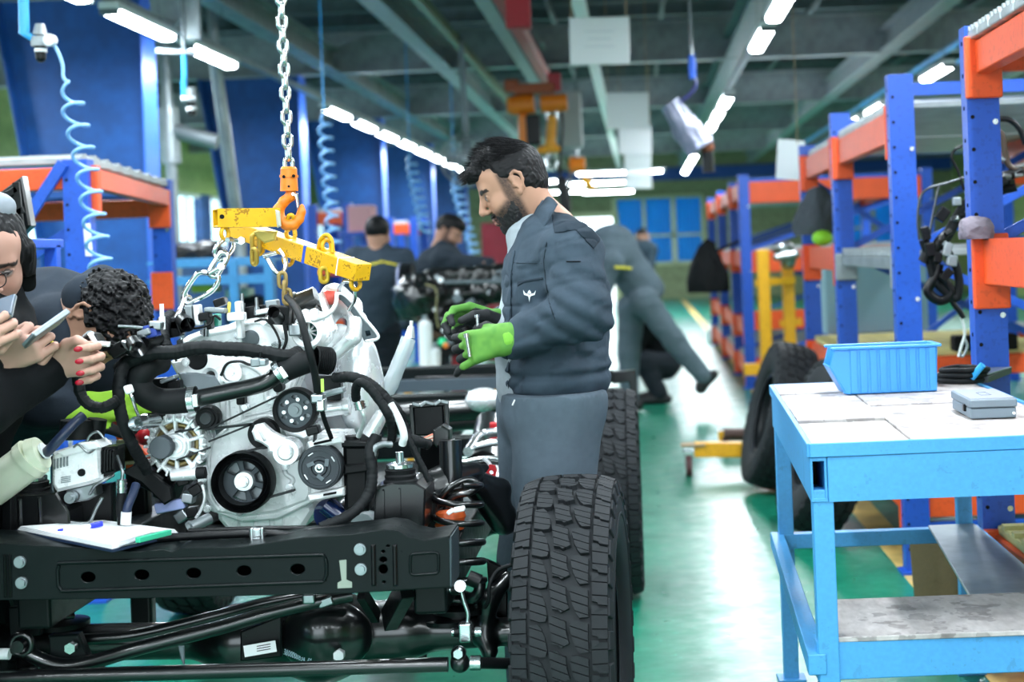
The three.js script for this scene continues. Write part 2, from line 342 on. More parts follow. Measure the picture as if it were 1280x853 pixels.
lampRow(1.05, -10.9, 1.75, 14, (i) => `lit LED batten, ${nth[i]} in the row hung over the orange racks`, 'LED battens over the racks', [2, 3, 9]);
lampRow(3.05, -15.7, 2.0, 4, (i) => `lit LED batten, ${nth[i]} in the row right of the racks`, 'LED battens at the far right');
// rows go on over and behind the camera
for (const x of [-3.35, -1.2, 1.05, 3.05]) for (const z of [-6.4, -4.2, -2, .4, 2.8]) lamp([x, LH + .05, z], 0, 'lit LED batten of the rows over the camera, out of the picture', 'LED battens over and behind the camera', 1);
for (const x of [-6, 6]) for (const z of [-4, -10, -16, -23, -30]) lamp([x, LH + .05, z], 0, 'lit LED batten in the side bay, beyond columns and racks', 'LED battens in the side bays', 2.4);
for (const [px, py, d, k] of [[760, 216, 31, 0], [788, 215, 30, 1], [745, 229, 34, 2], [700, 240, 36, 3], [760, 240, 38, 4], [660, 228, 33, 5]]) { const p = T(px, py, d); lamp(p.toArray(), Math.PI / 2, `lit LED batten across the far end of the hall, ${['left under the hanging notices', 'right of the lowest hanging notice', 'below the notices and left', 'behind the bearded man', 'just over the bright doorway', 'by the hoist cables'][k]}`, 'crosswise LED battens at the far end', 1); }
struct('ceiling_bracket', [plate([[186, -6], [246, -6], [246, 2], [206, 44], [190, 40]], 11.3, .06), bar(T(240, -8, 11.3), T(243, 50, 11.3), .06, .1)], M.beamGrey);
// conduit that carries the left row
struct('ceiling_conduit', [box(.06, .05, 30, [-3.35, LH + .09, -18]), box(.05, .05, 26, [1.05, LH + .09, -22])], M.galv);
// ---------- pallet racks: blue uprights, orange beams ----------
const tDeck = tex(128, (u, v) => { const a = Math.abs(Math.sin(u * Math.PI * 8)), b = Math.abs(Math.sin(v * Math.PI * 8)); return a < .25 || b < .25 ? .95 : .5; }, 4);
const deckM = mat('#b9c0c2', .4, .5, { tint: tBlotch }), boardM = mat('#d8cf8e', .6, 0, { tint: tBlotch });
function uprightGeo(H) {                                  // rolled channel with a groove, face towards +z, row of slots
  const a = .05, b = .04;
  const s = [[-a, -b], [a, -b], [a, b], [.018, b], [.012, b - .014], [-.012, b - .014], [-.018, b], [-a, b]];
  return prism(s, 0, H, .001).rotateX(-Math.PI / 2);
}
const slotG = new THREE.CylinderGeometry(.0065, .0065, .003, 8).rotateX(Math.PI / 2);
function upright(t, x, z, H, face = 1) {
  const u = obj('upright', uprightGeo(H).translate(x, 0, z), M.rackBlue, t);
  const s = []; for (let y = .1; y < H - .05; y += .1) s.push(slotG.clone().translate(x - .034, y, z + .0405), slotG.clone().rotateY(Math.PI / 2).translate(x - .0505, y + .03, z));
  obj('slot_holes', s, M.blackMat, u);
  obj('bolt', [.25, .55, .85].map((k) => cylz(.009, .012, [x + .034, H * k, z + .043], 10)), M.zinc, u);
  obj('foot_plate', box(.14, .012, .13, [x, .006, z]), M.rackBlue, u);
  return u;
}
function braces(t, x0, x1, z, H, top = true) {
  if (top) obj('brace', bar([x0, H - .06, z], [x1, H - .06, z], .035, .05, .002), M.rackBlue, t);
  obj('brace', bar([x0, .18, z], [x1, .18, z], .035, .04, .002), M.rackBlue, t);
  const n = Math.round((H - .4) / .62); let up = true;
  for (let i = 0; i < n; i++) { const y0 = .25 + (H - .45) * i / n, y1 = .25 + (H - .45) * (i + 1) / n; obj('brace', bar([x0, up ? y0 : y1, z - .01], [x1, up ? y1 : y0, z - .01], .02, .035, .002), M.rackBlue, t); up = !up; }
}
function beamAlong(t, x, z0, z1, y, h = .11, w = .05, m = M.orange) {   // along z, stepped box beam with end connectors
  const zc = (z0 + z1) / 2, L = Math.abs(z1 - z0) - .08;
  const b = obj('beam', [rbox(w, h, L, .006, [x, y - h / 2, zc]), box(w * .5, .025, L, [x + w * .5, y - h + .03, zc])], m, t);
  for (const z of [Math.max(z0, z1) - .052, Math.min(z0, z1) + .058]) obj('beam_connector', rbox(.112, h + .09, .03, .006, [x, y - h / 2 - .03, z]), m, b);
  return b;
}
function beamAcross(t, x0, x1, z, y, h = .11, w = .05, m = M.orange) { return obj('beam', rbox(x1 - x0, h, w, .006, [(x0 + x1) / 2, y - h / 2, z]), m, t); }
function deckPanels(t, x0, x1, z0, z1, y, m = deckM, n = 6, name = 'deck_panel') {   // ribbed deck planks that lie across the beams
  const L = Math.abs(z1 - z0), zs = Math.max(z0, z1);
  for (let i = 0; i < n; i++) {
    const w = L / n; const g = [rbox(x1 - x0, .028, w - .012, .006, [(x0 + x1) / 2, y + .014, zs - (i + .5) * w])];
    for (const k of [-.3, 0, .3]) g.push(box(x1 - x0, .014, w * .1, [(x0 + x1) / 2, y + .034, zs - (i + .5 + k) * w]));
    obj(name, g, m, t);
  }
}
const XA = 1.06, XB = 2.12;
// rack whose end frame stands right of the bench, running back along the aisle
{
  const t = thing('pallet_rack', 'blue and orange rack in the middle distance, right behind the blue plastic bin', 'rack', [0, 0, 0]);
  const Z = [-6.24, -8.1, -9.7], H = [1.99, 2.0, 1.94];
  Z.forEach((z, i) => { upright(t, XA, z, H[i]); upright(t, XB, z, H[i]); braces(t, XA, XB, z, H[i]); });
  for (const k of [0, 1]) for (const x of [XA, XB]) { beamAlong(t, x, Z[k], Z[k + 1], 1.86, .13); }
  beamAlong(t, XA, Z[1], Z[2], 1.31, .13); for (const k of [0, 1]) beamAlong(t, XB, Z[k], Z[k + 1], 1.25, .13);
  beamAlong(t, XA, Z[0], Z[1], 1.26, .05, .05, M.galv);
  deckPanels(t, XA - .02, XB, Z[1] + .05, Z[0] - .05, 1.86); deckPanels(t, XA, XB, Z[2] + .05, Z[1] - .05, 1.86);
  deckPanels(t, XA - .02, XB, Z[1] + .05, Z[0] - .05, 1.26, deckM, 12);
  for (const x of [XA, XB]) { beamAlong(t, x, Z[0], Z[1], .33); }
  beamAcross(t, XA + .05, XB - .05, Z[0], .33); beamAcross(t, XA + .05, XB - .05, Z[1], .72, .1); beamAcross(t, XA + .05, XB - .05, Z[2], .72, .1);
  for (const x of [XA, XB]) beamAlong(t, x, Z[1], Z[2], .72, .1);
  deckPanels(t, XA, XB, Z[1] + .05, Z[0] - .05, .33, boardM, 5, 'deck_board'); deckPanels(t, XA, XB, Z[2], Z[1], .72, boardM, 5, 'deck_board');
}
// rack nearest the camera at the right edge
{
  const t = thing('pallet_rack', 'rack at the right edge, with a thick orange beam over the bench', 'rack', [0, 0, 0]);
  const Z = [-4.83, -2.7];
  Z.forEach((z) => { upright(t, XA + .01, z, 1.98); upright(t, XB, z, 1.98); braces(t, XA, XB, z, 2.02, false); });
  for (const x of [XA + .01, XB]) { beamAlong(t, x, Z[0], Z[1], 1.93, .1); beamAlong(t, x, Z[0], Z[1], 1.325, .14); beamAlong(t, x, Z[0], Z[1], .42, .12); }
  beamAcross(t, XA + .06, XB - .05, Z[0], 1.32, .13); beamAcross(t, XA + .06, XB - .05, Z[0], 1.9, .06);
  deckPanels(t, XA - .03, XB, Z[0] + .02, Z[1], 1.935, deckM, 14); deckPanels(t, XA + .03, XB, Z[0] + .05, Z[1], 1.27, deckM, 8); deckPanels(t, XA, XB, Z[0] + .05, Z[1], .42, boardM, 5, 'deck_board');
}
// farther rack down the aisle
{
  const t = thing('pallet_rack', 'far blue and orange rack down the aisle, behind the yellow stand', 'rack', [0, 0, 0]);
  const Z = [-14.6, -16.2, -18.6, -21.3], x0 = .99, x1 = 2.7, H = 2.0;
  Z.forEach((z, i) => { upright(t, x0, z, H); upright(t, x1, z, H); braces(t, x0, x1, z, H, true); });
  for (let k = 0; k < 3; k++) { for (const x of [x0, x1]) for (const y of [1.93, 1.28, .62, .24]) beamAlong(t, x, Z[k], Z[k + 1], y, .14); for (const y of [1.86, 1.28, .24]) deckPanels(t, x0, x1, Z[k], Z[k + 1], y, deckM, 5); }
  for (const [y, h] of [[1.93, .2], [1.28, .2], [.72, .18], [.28, .18]]) beamAcross(t, x0 + .05, x1 - .05, Z[0], y, h);
  const q = thing('pallet_rack', 'rack beyond on the right wall side, seen through the mid aisle rack', 'rack', [0, 0, 0]);
  for (const z of [-12, -14.4]) { for (const x of [3.4, 5.2]) upright(q, x, z, 2.1); braces(q, 3.4, 5.2, z, 2.1); }
  for (const y of [1.95, 1.2, .5]) { beamAcross(q, 3.45, 5.15, -12, y, .15); beamAcross(q, 3.45, 5.15, -14.4, y, .15); deckPanels(q, 3.4, 5.2, -12, -14.4, y, deckM, 4); }
}
// left rack by the first column
{
  const t = thing('pallet_rack', 'orange and blue rack at the left under the coiled air hose', 'rack', [0, 0, 0]);
  const d0 = 6.3, d1 = 8.4;
  const a = T(101, 300, d0), b = T(205, 300, d1), c = T(-60, 300, d0);
  upright(t, a.x, a.z, T(100, 200, d0).y); upright(t, b.x, b.z, T(208, 225, d1).y); upright(t, c.x, a.z, T(100, 200, d0).y); upright(t, b.x - 1.2, b.z, T(208, 225, d1).y);
  const yT = T(120, 222, d0).y, yM = T(195, 350, d1).y;
  const beam = (p, q, h) => { const o = obj('beam', bar(p, q, .05, h, .006), M.orange, t); return o; };
  beam([a.x + .03, yT, a.z - .07], [b.x + .03, yT, b.z + .07], .085); beam([c.x, yT, a.z - .07], [b.x - 1.2, yT, b.z + .07], .085);
  beam([c.x + .05, yT, a.z], [a.x - .05, yT, a.z], .09); beam([b.x - 1.2, yT - .05, b.z], [b.x - .05, yT - .05, b.z], .1);
  beam([b.x - 1.2, yM + .14, b.z], [b.x - .75, yM + .14, b.z], .1);
  obj('beam_connector', rbox(.03, .2, .05, .006, [a.x + .062, yT - .05, a.z - .02]), M.orange, t);
  for (const y of [yT, yM]) obj('beam_connector', rbox(.115, .2, .03, .006, [b.x, y - .06, b.z + .06]), M.orange, t);
  for (let i = 0; i < 8; i++) { const k = (i + .5) / 8, x = a.x + (b.x - a.x) * k, z = a.z + (b.z - a.z) * k; obj('deck_panel', [rbox(1.25, .03, .24, .005, [x - .6, yT + .075, z]), box(1.25, .015, .03, [x - .6, yT + .095, z + .06]), box(1.25, .015, .03, [x - .6, yT + .095, z - .06])], deckM, t); }
  obj('brace', bar([a.x, T(100, 205, d0).y - .03, a.z - .02], [c.x, T(100, 205, d0).y - .03, a.z - .02], .03, .045), M.rackBlue, t);
  obj('brace', bar([a.x - .04, yT + .06, a.z + .052], [c.x + .2, yT - .34, a.z + .052], .02, .045), M.rackBlue, t);
  obj('brace', bar(T(95, 285, d0 + .05), T(10, 338, d0 + .05), .02, .045), M.rackBlue, t);
  obj('label_strip', rbox(.028, .13, .004, .001, T(110, 300, d0 - .05).toArray(), [0, 0, .04]), M.paper, t);
}
// boxes, tools and oddments that lie on the racks
function crumple(r, p, sc, sd) { const g = new THREE.IcosahedronGeometry(r, 5), a = g.attributes.position; for (let i = 0; i < a.count; i++) { const v = V(a.getX(i), a.getY(i), a.getZ(i)), k = .7 + .6 * fbm(v.x / r * 1.6 + sd, v.y / r * 1.6, v.z / r * 1.6, 4); a.setXYZ(i, v.x * k * sc[0], Math.max(-r * .35, v.y * k * sc[1]), v.z * k * sc[2]); } g.computeVertexNormals(); const q = toP(p); return mergeVertices(g.translate(q.x, q.y + r * .35, q.z)); }
tag(obj('cloth_bundle', crumple(.055, [T(1222, 283, 4.7).x, 1.325, -4.72], [1, .9, 1], 3), mat('#7d7480', .9, 0, { tint: tFab })), 'crumpled grey rag lying on the orange beam at the right edge', 'rag');
tag(obj('cap', [sph(.06, [T(1028, 300, 8.9).x, 1.36, -8.9], [1, .75, 1])], mat('#8ccf2e', .6)), 'bright green cap on the rack shelf behind the mid aisle post', 'cap');
tag(obj('jacket', crumple(.16, [T(1024, 262, 9).x, 1.38, -9.05], [.9, 1.3, .7], 8), mat('#3a4148', .9)), 'dark jacket heaped on the rack shelf beside the green cap', 'jacket');
{ const b = thing('wood_block', 'dark foam block on the pale shelf board, right of the loom', 'block', [0, 0, 0]); const p = T(1230, 428, 7.9); obj('body', [rbox(.32, .08, .12, .01, [p.x, p.y, p.z])], M.blackMat, b); tag(b, 'dark foam block behind the near rack post, over the pale boards', 'block'); }

// wiring loom hung from the rack
{
  const t = thing('wiring_loom', 'black wiring loom with steel pipes hanging in the near rack bay', 'wiring loom', [0, 0, 0]);
  const pipeM = mat('#4b5054', .35, .8), d = 5.55, P = (a, b, k = 0) => T(a, b, d + k);
  obj('loom_branch', tube([P(1270, 232), P(1240, 240, .02), P(1212, 252, -.02), P(1195, 275), P(1180, 300), P(1160, 318), P(1154, 328)], .021, 60, 10), M.hose, t);
  obj('loom_branch', tube([P(1278, 215), P(1250, 222), P(1225, 236), P(1205, 262), P(1186, 290), P(1172, 305, -.02), P(1168, 330), P(1180, 350), P(1189, 366), P(1178, 376), P(1166, 372), P(1160, 362), P(1170, 345), P(1174, 330)], .018, 90, 10), M.blackSat, t);
  obj('loom_branch', tube([P(1154, 300), P(1160, 318), P(1164, 335), P(1170, 352), P(1186, 368), P(1196, 372), P(1199, 352), P(1194, 330), P(1186, 318), P(1180, 300)], .016, 80, 10), M.hose, t);
  obj('loom_branch', tube([P(1186, 368), P(1192, 380), P(1200, 390), P(1204, 398)], .01, 24, 8), M.blackSat, t);
  obj('steel_pipe', tube([P(1149, 300), P(1147, 275), P(1150, 248), P(1160, 236), P(1180, 230), P(1205, 222), P(1240, 208)], .0045, 60, 8), pipeM, t);
  obj('steel_pipe', tube([P(1160, 305), P(1165, 275), P(1172, 240), P(1174, 232)], .0045, 40, 8), pipeM, t);
  obj('steel_pipe', tube([P(1205, 238), P(1198, 215), P(1190, 198), P(1193, 188), P(1203, 182)], .005, 40, 8), M.blackSat, t);
  obj('steel_pipe', tube([P(1178, 300), P(1184, 318), P(1196, 345)], .004, 24, 8), pipeM, t);
  obj('steel_pipe', tube([P(1200, 392), P(1206, 415), P(1202, 432), P(1198, 446)], .005, 24, 8), mat('#d5dcd8', .4), t);
  obj('steel_pipe', tube([P(1199, 440), P(1203, 446), P(1209, 434), P(1206, 424)], .005, 24, 8), M.galv, t);
  obj('mounting_strap', tube([P(1240, 165), P(1252, 168), P(1258, 200), P(1268, 212), P(1285, 216)], .012, 40, 6), mat('#4c4038', .4, .6), t);
  obj('mounting_strap', tube([P(1242, 162), P(1240, 178), P(1246, 196), P(1256, 200)], .01, 30, 6), M.galv, t);
  obj('loom_branch', tube([P(1232, 160), P(1245, 150), P(1262, 150), P(1275, 162), P(1282, 180)], .011, 40, 8), M.blackSat, t);
  for (const [a, b, w, h, r] of [[1157, 292, .03, .05, .2], [1163, 312, .035, .05, .15], [1172, 322, .03, .04, -.2], [1184, 312, .03, .05, -.3], [1190, 326, .035, .04, -.2], [1183, 344, .05, .03, .8], [1196, 252, .03, .03, 0], [1225, 240, .05, .03, .5], [1250, 228, .05, .03, .4], [1178, 268, .05, .04, .9]])
    obj('connector', [rbox(w, h, .03, .005, P(a, b, -.03).toArray(), [0, 0, r])], (a + b) % 4 ? M.blackSat : M.galv, t);
  for (let i = 0; i < 14; i++) { const k = i / 13; obj('clip', rbox(.02, .018, .03, .004, P(1278 - 100 * k + rr(-4, 4), 222 + 78 * k * k + rr(-6, 6), -.02).toArray(), [rr(0, 3), rr(0, 3), 0]), i % 2 ? M.steel : M.blackSat, t); }
}

// ---------- blue bench with bin, box and tray ----------
const TB = { nl: V(.347, .9, -3.35), fl: V(.387, .9, -4.80), nr: V(.97, .9, -3.36), fr: V(.985, .9, -4.80) };
{
  const t = thing('work_bench', 'blue painted steel bench with a pale worn top in the right foreground', 'work bench', [0, 0, 0]);
  const A = TB.nl, B = TB.fl, C = TB.fr, D = TB.nr, y = (p, h) => V(p.x, h, p.z);
  const tb = (p, q, w, h, name = 'rail', m = M.tableBlue) => obj(name, bar(p, q, w, h, .003), m, t);
  const leg = (p, dx, dz) => obj('leg', rbox(.045, .80, .045, .003, [p.x + dx, .40, p.z + dz]), M.tableBlue, t);
  leg(A, .026, -.026); leg(B, .026, .026); leg(C, -.026, .026); leg(D, -.026, -.026);
  for (const [p, dx, dz] of [[A, .026, -.026], [B, .026, .026], [C, -.026, .026], [D, -.026, -.026]]) obj('foot_plate', rbox(.085, .008, .085, .002, [p.x + dx, .004, p.z + dz]), M.tableBlue, t);
  // apron of square tube: the near one is open at its left end
  const near = prism([[-.03, -.048], [.03, -.048], [.03, .048], [-.03, .048]], 0, D.x - A.x, .002, [[[-.024, -.042], [.024, -.042], [.024, .042], [-.024, .042]]]).rotateY(Math.PI / 2);
  obj('apron', near.translate(A.x + .037, .822, A.z - .03), M.tableBlue, t);
  { const L = A.z - B.z, g = prism([[-.0175, -.048], [.0175, -.048], [.0175, .048], [-.0175, .048]], -L, L, .001, [[[-.0125, -.040], [.0125, -.040], [.0125, .040], [-.0125, .040]]]); g.rotateY(-Math.atan2(B.x - A.x, L)); obj('apron', g.translate(A.x + .018, .822, A.z), M.tableBlue, t); obj('tube_inside', box(.028, .082, .002, [A.x + .02, .822, A.z - .2]), mat('#2a1c16', .9), t); }
  obj('apron', bar([B.x, .822, B.z + .03], [C.x, .822, C.z + .03], .05, .095, .003), M.tableBlue, t);
  obj('apron', bar([D.x - .03, .822, D.z - .07], [C.x - .03, .822, C.z], .05, .095, .003), M.tableBlue, t);
  // angle frame round the top
  const e = .0;
  obj('edge_angle', [bar([A.x, .886, A.z], [D.x, .886, D.z], .012, .03, .002), bar([A.x, .886, A.z], [B.x, .886, B.z], .012, .03, .002), bar([B.x, .886, B.z], [C.x, .886, C.z], .012, .03, .002), bar([D.x, .886, D.z], [C.x, .886, C.z], .012, .03, .002)], M.tableBlue, t);
  // worn boards of the top
  const tTop = tex(512, (u, v) => { const a = fbm(u * 8, v * 8, 61, 5, 8), b = fbm(u * 60, v * 20, 62, 3, 0), k = .68 + .25 * (a - .5) + .12 * (b - .5), s = fbm(u * 16, v * 16, 66, 4, 16) > .64 ? -.12 : 0; return [k + s + .02, k + s - .005, k + s - .01]; }, 1.6, true);
  const topM = new THREE.MeshStandardMaterial({ map: tTop, roughness: .55 }); topM.userData.tex = true;
  const lerp = (p, q, k) => p.clone().lerp(q, k);
  const cuts = [0, .3, .52, .78, 1], mid = .36;
  for (let i = 0; i < 4; i++) {
    const p0 = lerp(A, B, cuts[i] + .005), p1 = lerp(A, B, cuts[i + 1] - (i < 2 ? .012 : .006)), q0 = lerp(D, C, cuts[i] + .004), q1 = lerp(D, C, cuts[i + 1] - .006);
    for (const [a, b] of [[.012, mid - .003], [mid + .003, .985]]) {
      const c = [lerp(p0, q0, a), lerp(p0, q0, b), lerp(p1, q1, b), lerp(p1, q1, a)].map((v) => [v.x, -v.z]);
      obj('top_board', prism(c, 0, .014, .002).rotateX(-Math.PI / 2).translate(0, .882 + (a < .1 ? [.0, .006, .002, .005][i] : [.003, .001, .003, .001][i]), 0), topM, t);
    }
  }
  // lower rails and shelf
  for (const [p, q, h] of [[A, B, .425], [B, C, .425], [C, D, .425], [D, A, .43]]) obj('rail', bar([p.x, h, p.z + (p === B ? .03 : p === D ? -.03 : 0)], [q.x, h, q.z + (q === C ? .03 : q === A ? -.03 : 0)], .04, p === D ? .085 : .045, .003), M.tableBlue, t);
  const sh = [[A.x + .03, 3.36], [D.x, 3.36], [D.x, 3.72], [A.x + .04, 3.72]];
  obj('lower_shelf', prism(sh, 0, .012, .002).rotateX(-Math.PI / 2).translate(0, .468, 0), topM, t);
  obj('lower_shelf', prism([[C.x - .22, 3.75], [C.x, 3.75], [C.x, 4.75], [C.x - .14, 4.75]], 0, .01, .002).rotateX(-Math.PI / 2).translate(0, .45, 0), M.galv, t);
}
// ribbed blue bin
{
  const p = T(1104, 492, 4.46), t = thing('storage_bin', 'ribbed blue plastic storage bin standing on the bench top', 'storage bin', [p.x + .0, .9015, p.z], .02);
  t.scale.set(1.09, 1.09, 1);
  const m = mat('#3d94e2', .35, 0, { bump: tGrain, bs: .0003 });
  // side walls traced as profile: sloping open front at the left
  const prof = [[-.105, 0], [.128, 0], [.133, .118], [-.133, .118], [-.146, .072]];
  const W = .125;
  const side = (z, k) => { const o = obj('side_wall', prism(prof, z - .003, .006, .002), m, t); const r = []; for (let i = 0; i < 9; i++) { const x = -.088 + i * .0255; r.push(rbox(.0185, .112, .006, .002, [x + .004, .058, z + k * .004])); } obj('ribs', r, m, o); };
  side(W / 2, 1); side(-W / 2, -1);
  obj('floor', box(.23, .005, W, [.012, .0035, 0]), m, t); obj('back_wall', rbox(.006, .118, W, .002, [.13, .059, 0], [0, 0, -.04]), m, t);
  obj('front_lip', bar([-.107, .002, 0], [-.146, .074, 0], .005, W, .001, V(0, 0, 1)), m, t);
  obj('rim', [rbox(.285, .008, .014, .003, [.0, .119, W / 2 + .004]), rbox(.285, .008, .014, .003, [.0, .119, -W / 2 - .004]), rbox(.014, .008, W + .02, .003, [.138, .119, 0])], m, t);
}
// grey box near the right edge
{
  const p = T(1244, 524, 3.68), t = thing('instrument_case', 'small grey hinged case at the near right of the bench top', 'case', [p.x, .9005, p.z - .125], -.02);
  t.scale.set(1.06, 1, 1.9);
  const g = mat('#6f7d88', .5, 0, { bump: tGrain, bs: .0003 }), L = mat('#8c96a4', .45);
  obj('base', rbox(.102, .026, .13, .004, [0, .013, 0]), g, t);
  const lid = obj('lid', rbox(.106, .02, .135, .004, [0, .0365, 0]), g, t);
  obj('lid_panel', [rbox(.098, .002, .122, .001, [0, .047, -.002]), box(.022, .0015, .002, [0, .0485, -.012]), box(.022, .0015, .002, [0, .0485, .022]), box(.002, .0015, .034, [-.011, .0485, .005]), box(.002, .0015, .034, [.011, .0485, .005])], L, lid);
  obj('stud', cylz(.0035, .004, [.044, .012, .066], 10), M.white, t); obj('latch', [rbox(.008, .018, .012, .002, [-.053, .022, .03])], M.blackSat, t);
}
{
  const t = thing('clip_file', 'dark slim folder with metal edge lying slanted behind the grey case', 'folder', T(1216, 473, 4.72).setY(.9005), -.5);
  obj('cover', rbox(.17, .02, .26, .004, [0, .014, 0], [.02, 0, 0]), mat('#3c4348', .5), t); obj('metal_edge', [rbox(.165, .004, .25, .001, [.004, .027, 0]), rbox(.006, .022, .26, .002, [-.088, .014, 0])], M.galv, t);
  const q = thing('hose_coil', 'coil of thin dark hose at the far right corner of the bench top', 'hose', V(.93, .9005, -4.6)); obj('coil', [0, 1, 2].map((i) => tube([[.07, .012 + i * .014, 0], [0, .012 + i * .016, .07], [-.07, .014 + i * .014, .01], [0, .014 + i * .015, -.07]], .008, 40, 8, true).translate(i * .006, 0, 0)), M.hose, q); obj('coupling', rod([.02, .02, .06], [.05, .06, .08], .01), M.pipeBlue, q);
}
// brown plate leaning under the bench and orange crate with parts
tag(obj('steel_plate', rbox(.2, .3, .01, .003, T(1178, 728, 5.3).toArray(), [-.12, 0, .03]), mat('#6e6242', .6, .3, { tint: tWorn })), 'rusty brown steel plate standing on the floor behind the bench', 'plate');
{ const p = T(1262, 745, 4.55); const t = thing('parts_crate', 'orange crate of small parts on the floor right of the bench legs', 'crate', [p.x + .28, 0, p.z]); obj('crate', [box(.4, .24, .012, [0, .13, .2]), box(.4, .24, .012, [0, .13, -.2]), box(.012, .24, .4, [-.2, .13, 0]), box(.012, .24, .4, [.2, .13, 0]), box(.4, .012, .4, [0, .006, 0])], M.orange, t); for (let i = 0; i < 12; i++) obj('part', sph(.035, [rr(-.15, .15), .17 + rr(0, .04), rr(-.15, .15)], [1, .8, 1], 8), i % 2 ? boardM : M.steelGrey, t); }
// ---------- signed-distance modelling: smooth unions meshed by surface nets ----------
const cap = (a, b, r1, r2 = r1, k = .02) => { a = toP(a); b = toP(b); const bx = b.x - a.x, by = b.y - a.y, bz = b.z - a.z, L = bx * bx + by * by + bz * bz || 1e-9;
  return { k, lo: [Math.min(a.x - r1, b.x - r2), Math.min(a.y - r1, b.y - r2), Math.min(a.z - r1, b.z - r2)], hi: [Math.max(a.x + r1, b.x + r2), Math.max(a.y + r1, b.y + r2), Math.max(a.z + r1, b.z + r2)],
    f: (x, y, z) => { const px = x - a.x, py = y - a.y, pz = z - a.z; let t = (px * bx + py * by + pz * bz) / L; t = t < 0 ? 0 : t > 1 ? 1 : t; const dx = px - bx * t, dy = py - by * t, dz = pz - bz * t; return Math.sqrt(dx * dx + dy * dy + dz * dz) - (r1 + (r2 - r1) * t); } }; };
const ell = (c, s, k = .02, rot) => { c = toP(c); const q = rot ? new THREE.Quaternion().setFromEuler(new THREE.Euler(...rot)).invert() : null, v = V(0, 0, 0), m = Math.min(...s), R = Math.max(...s);
  return { k, lo: [c.x - R, c.y - R, c.z - R], hi: [c.x + R, c.y + R, c.z + R], f: (x, y, z) => { v.set(x - c.x, y - c.y, z - c.z); if (q) v.applyQuaternion(q); const a = v.x / s[0], b = v.y / s[1], e = v.z / s[2], l = Math.sqrt(a * a + b * b + e * e); const a2 = v.x / (s[0] * s[0]), b2 = v.y / (s[1] * s[1]), e2 = v.z / (s[2] * s[2]), g = Math.sqrt(a2 * a2 + b2 * b2 + e2 * e2); return g < 1e-9 ? -m : l * (l - 1) / g; } }; };
const cut = (p, k) => ({ ...p, sub: true, k: k ?? p.k });
function chain(pts, rs, k = .015) { const o = []; for (let i = 0; i < pts.length - 1; i++) o.push(cap(pts[i], pts[i + 1], rs[i], rs[i + 1], k)); return o; }
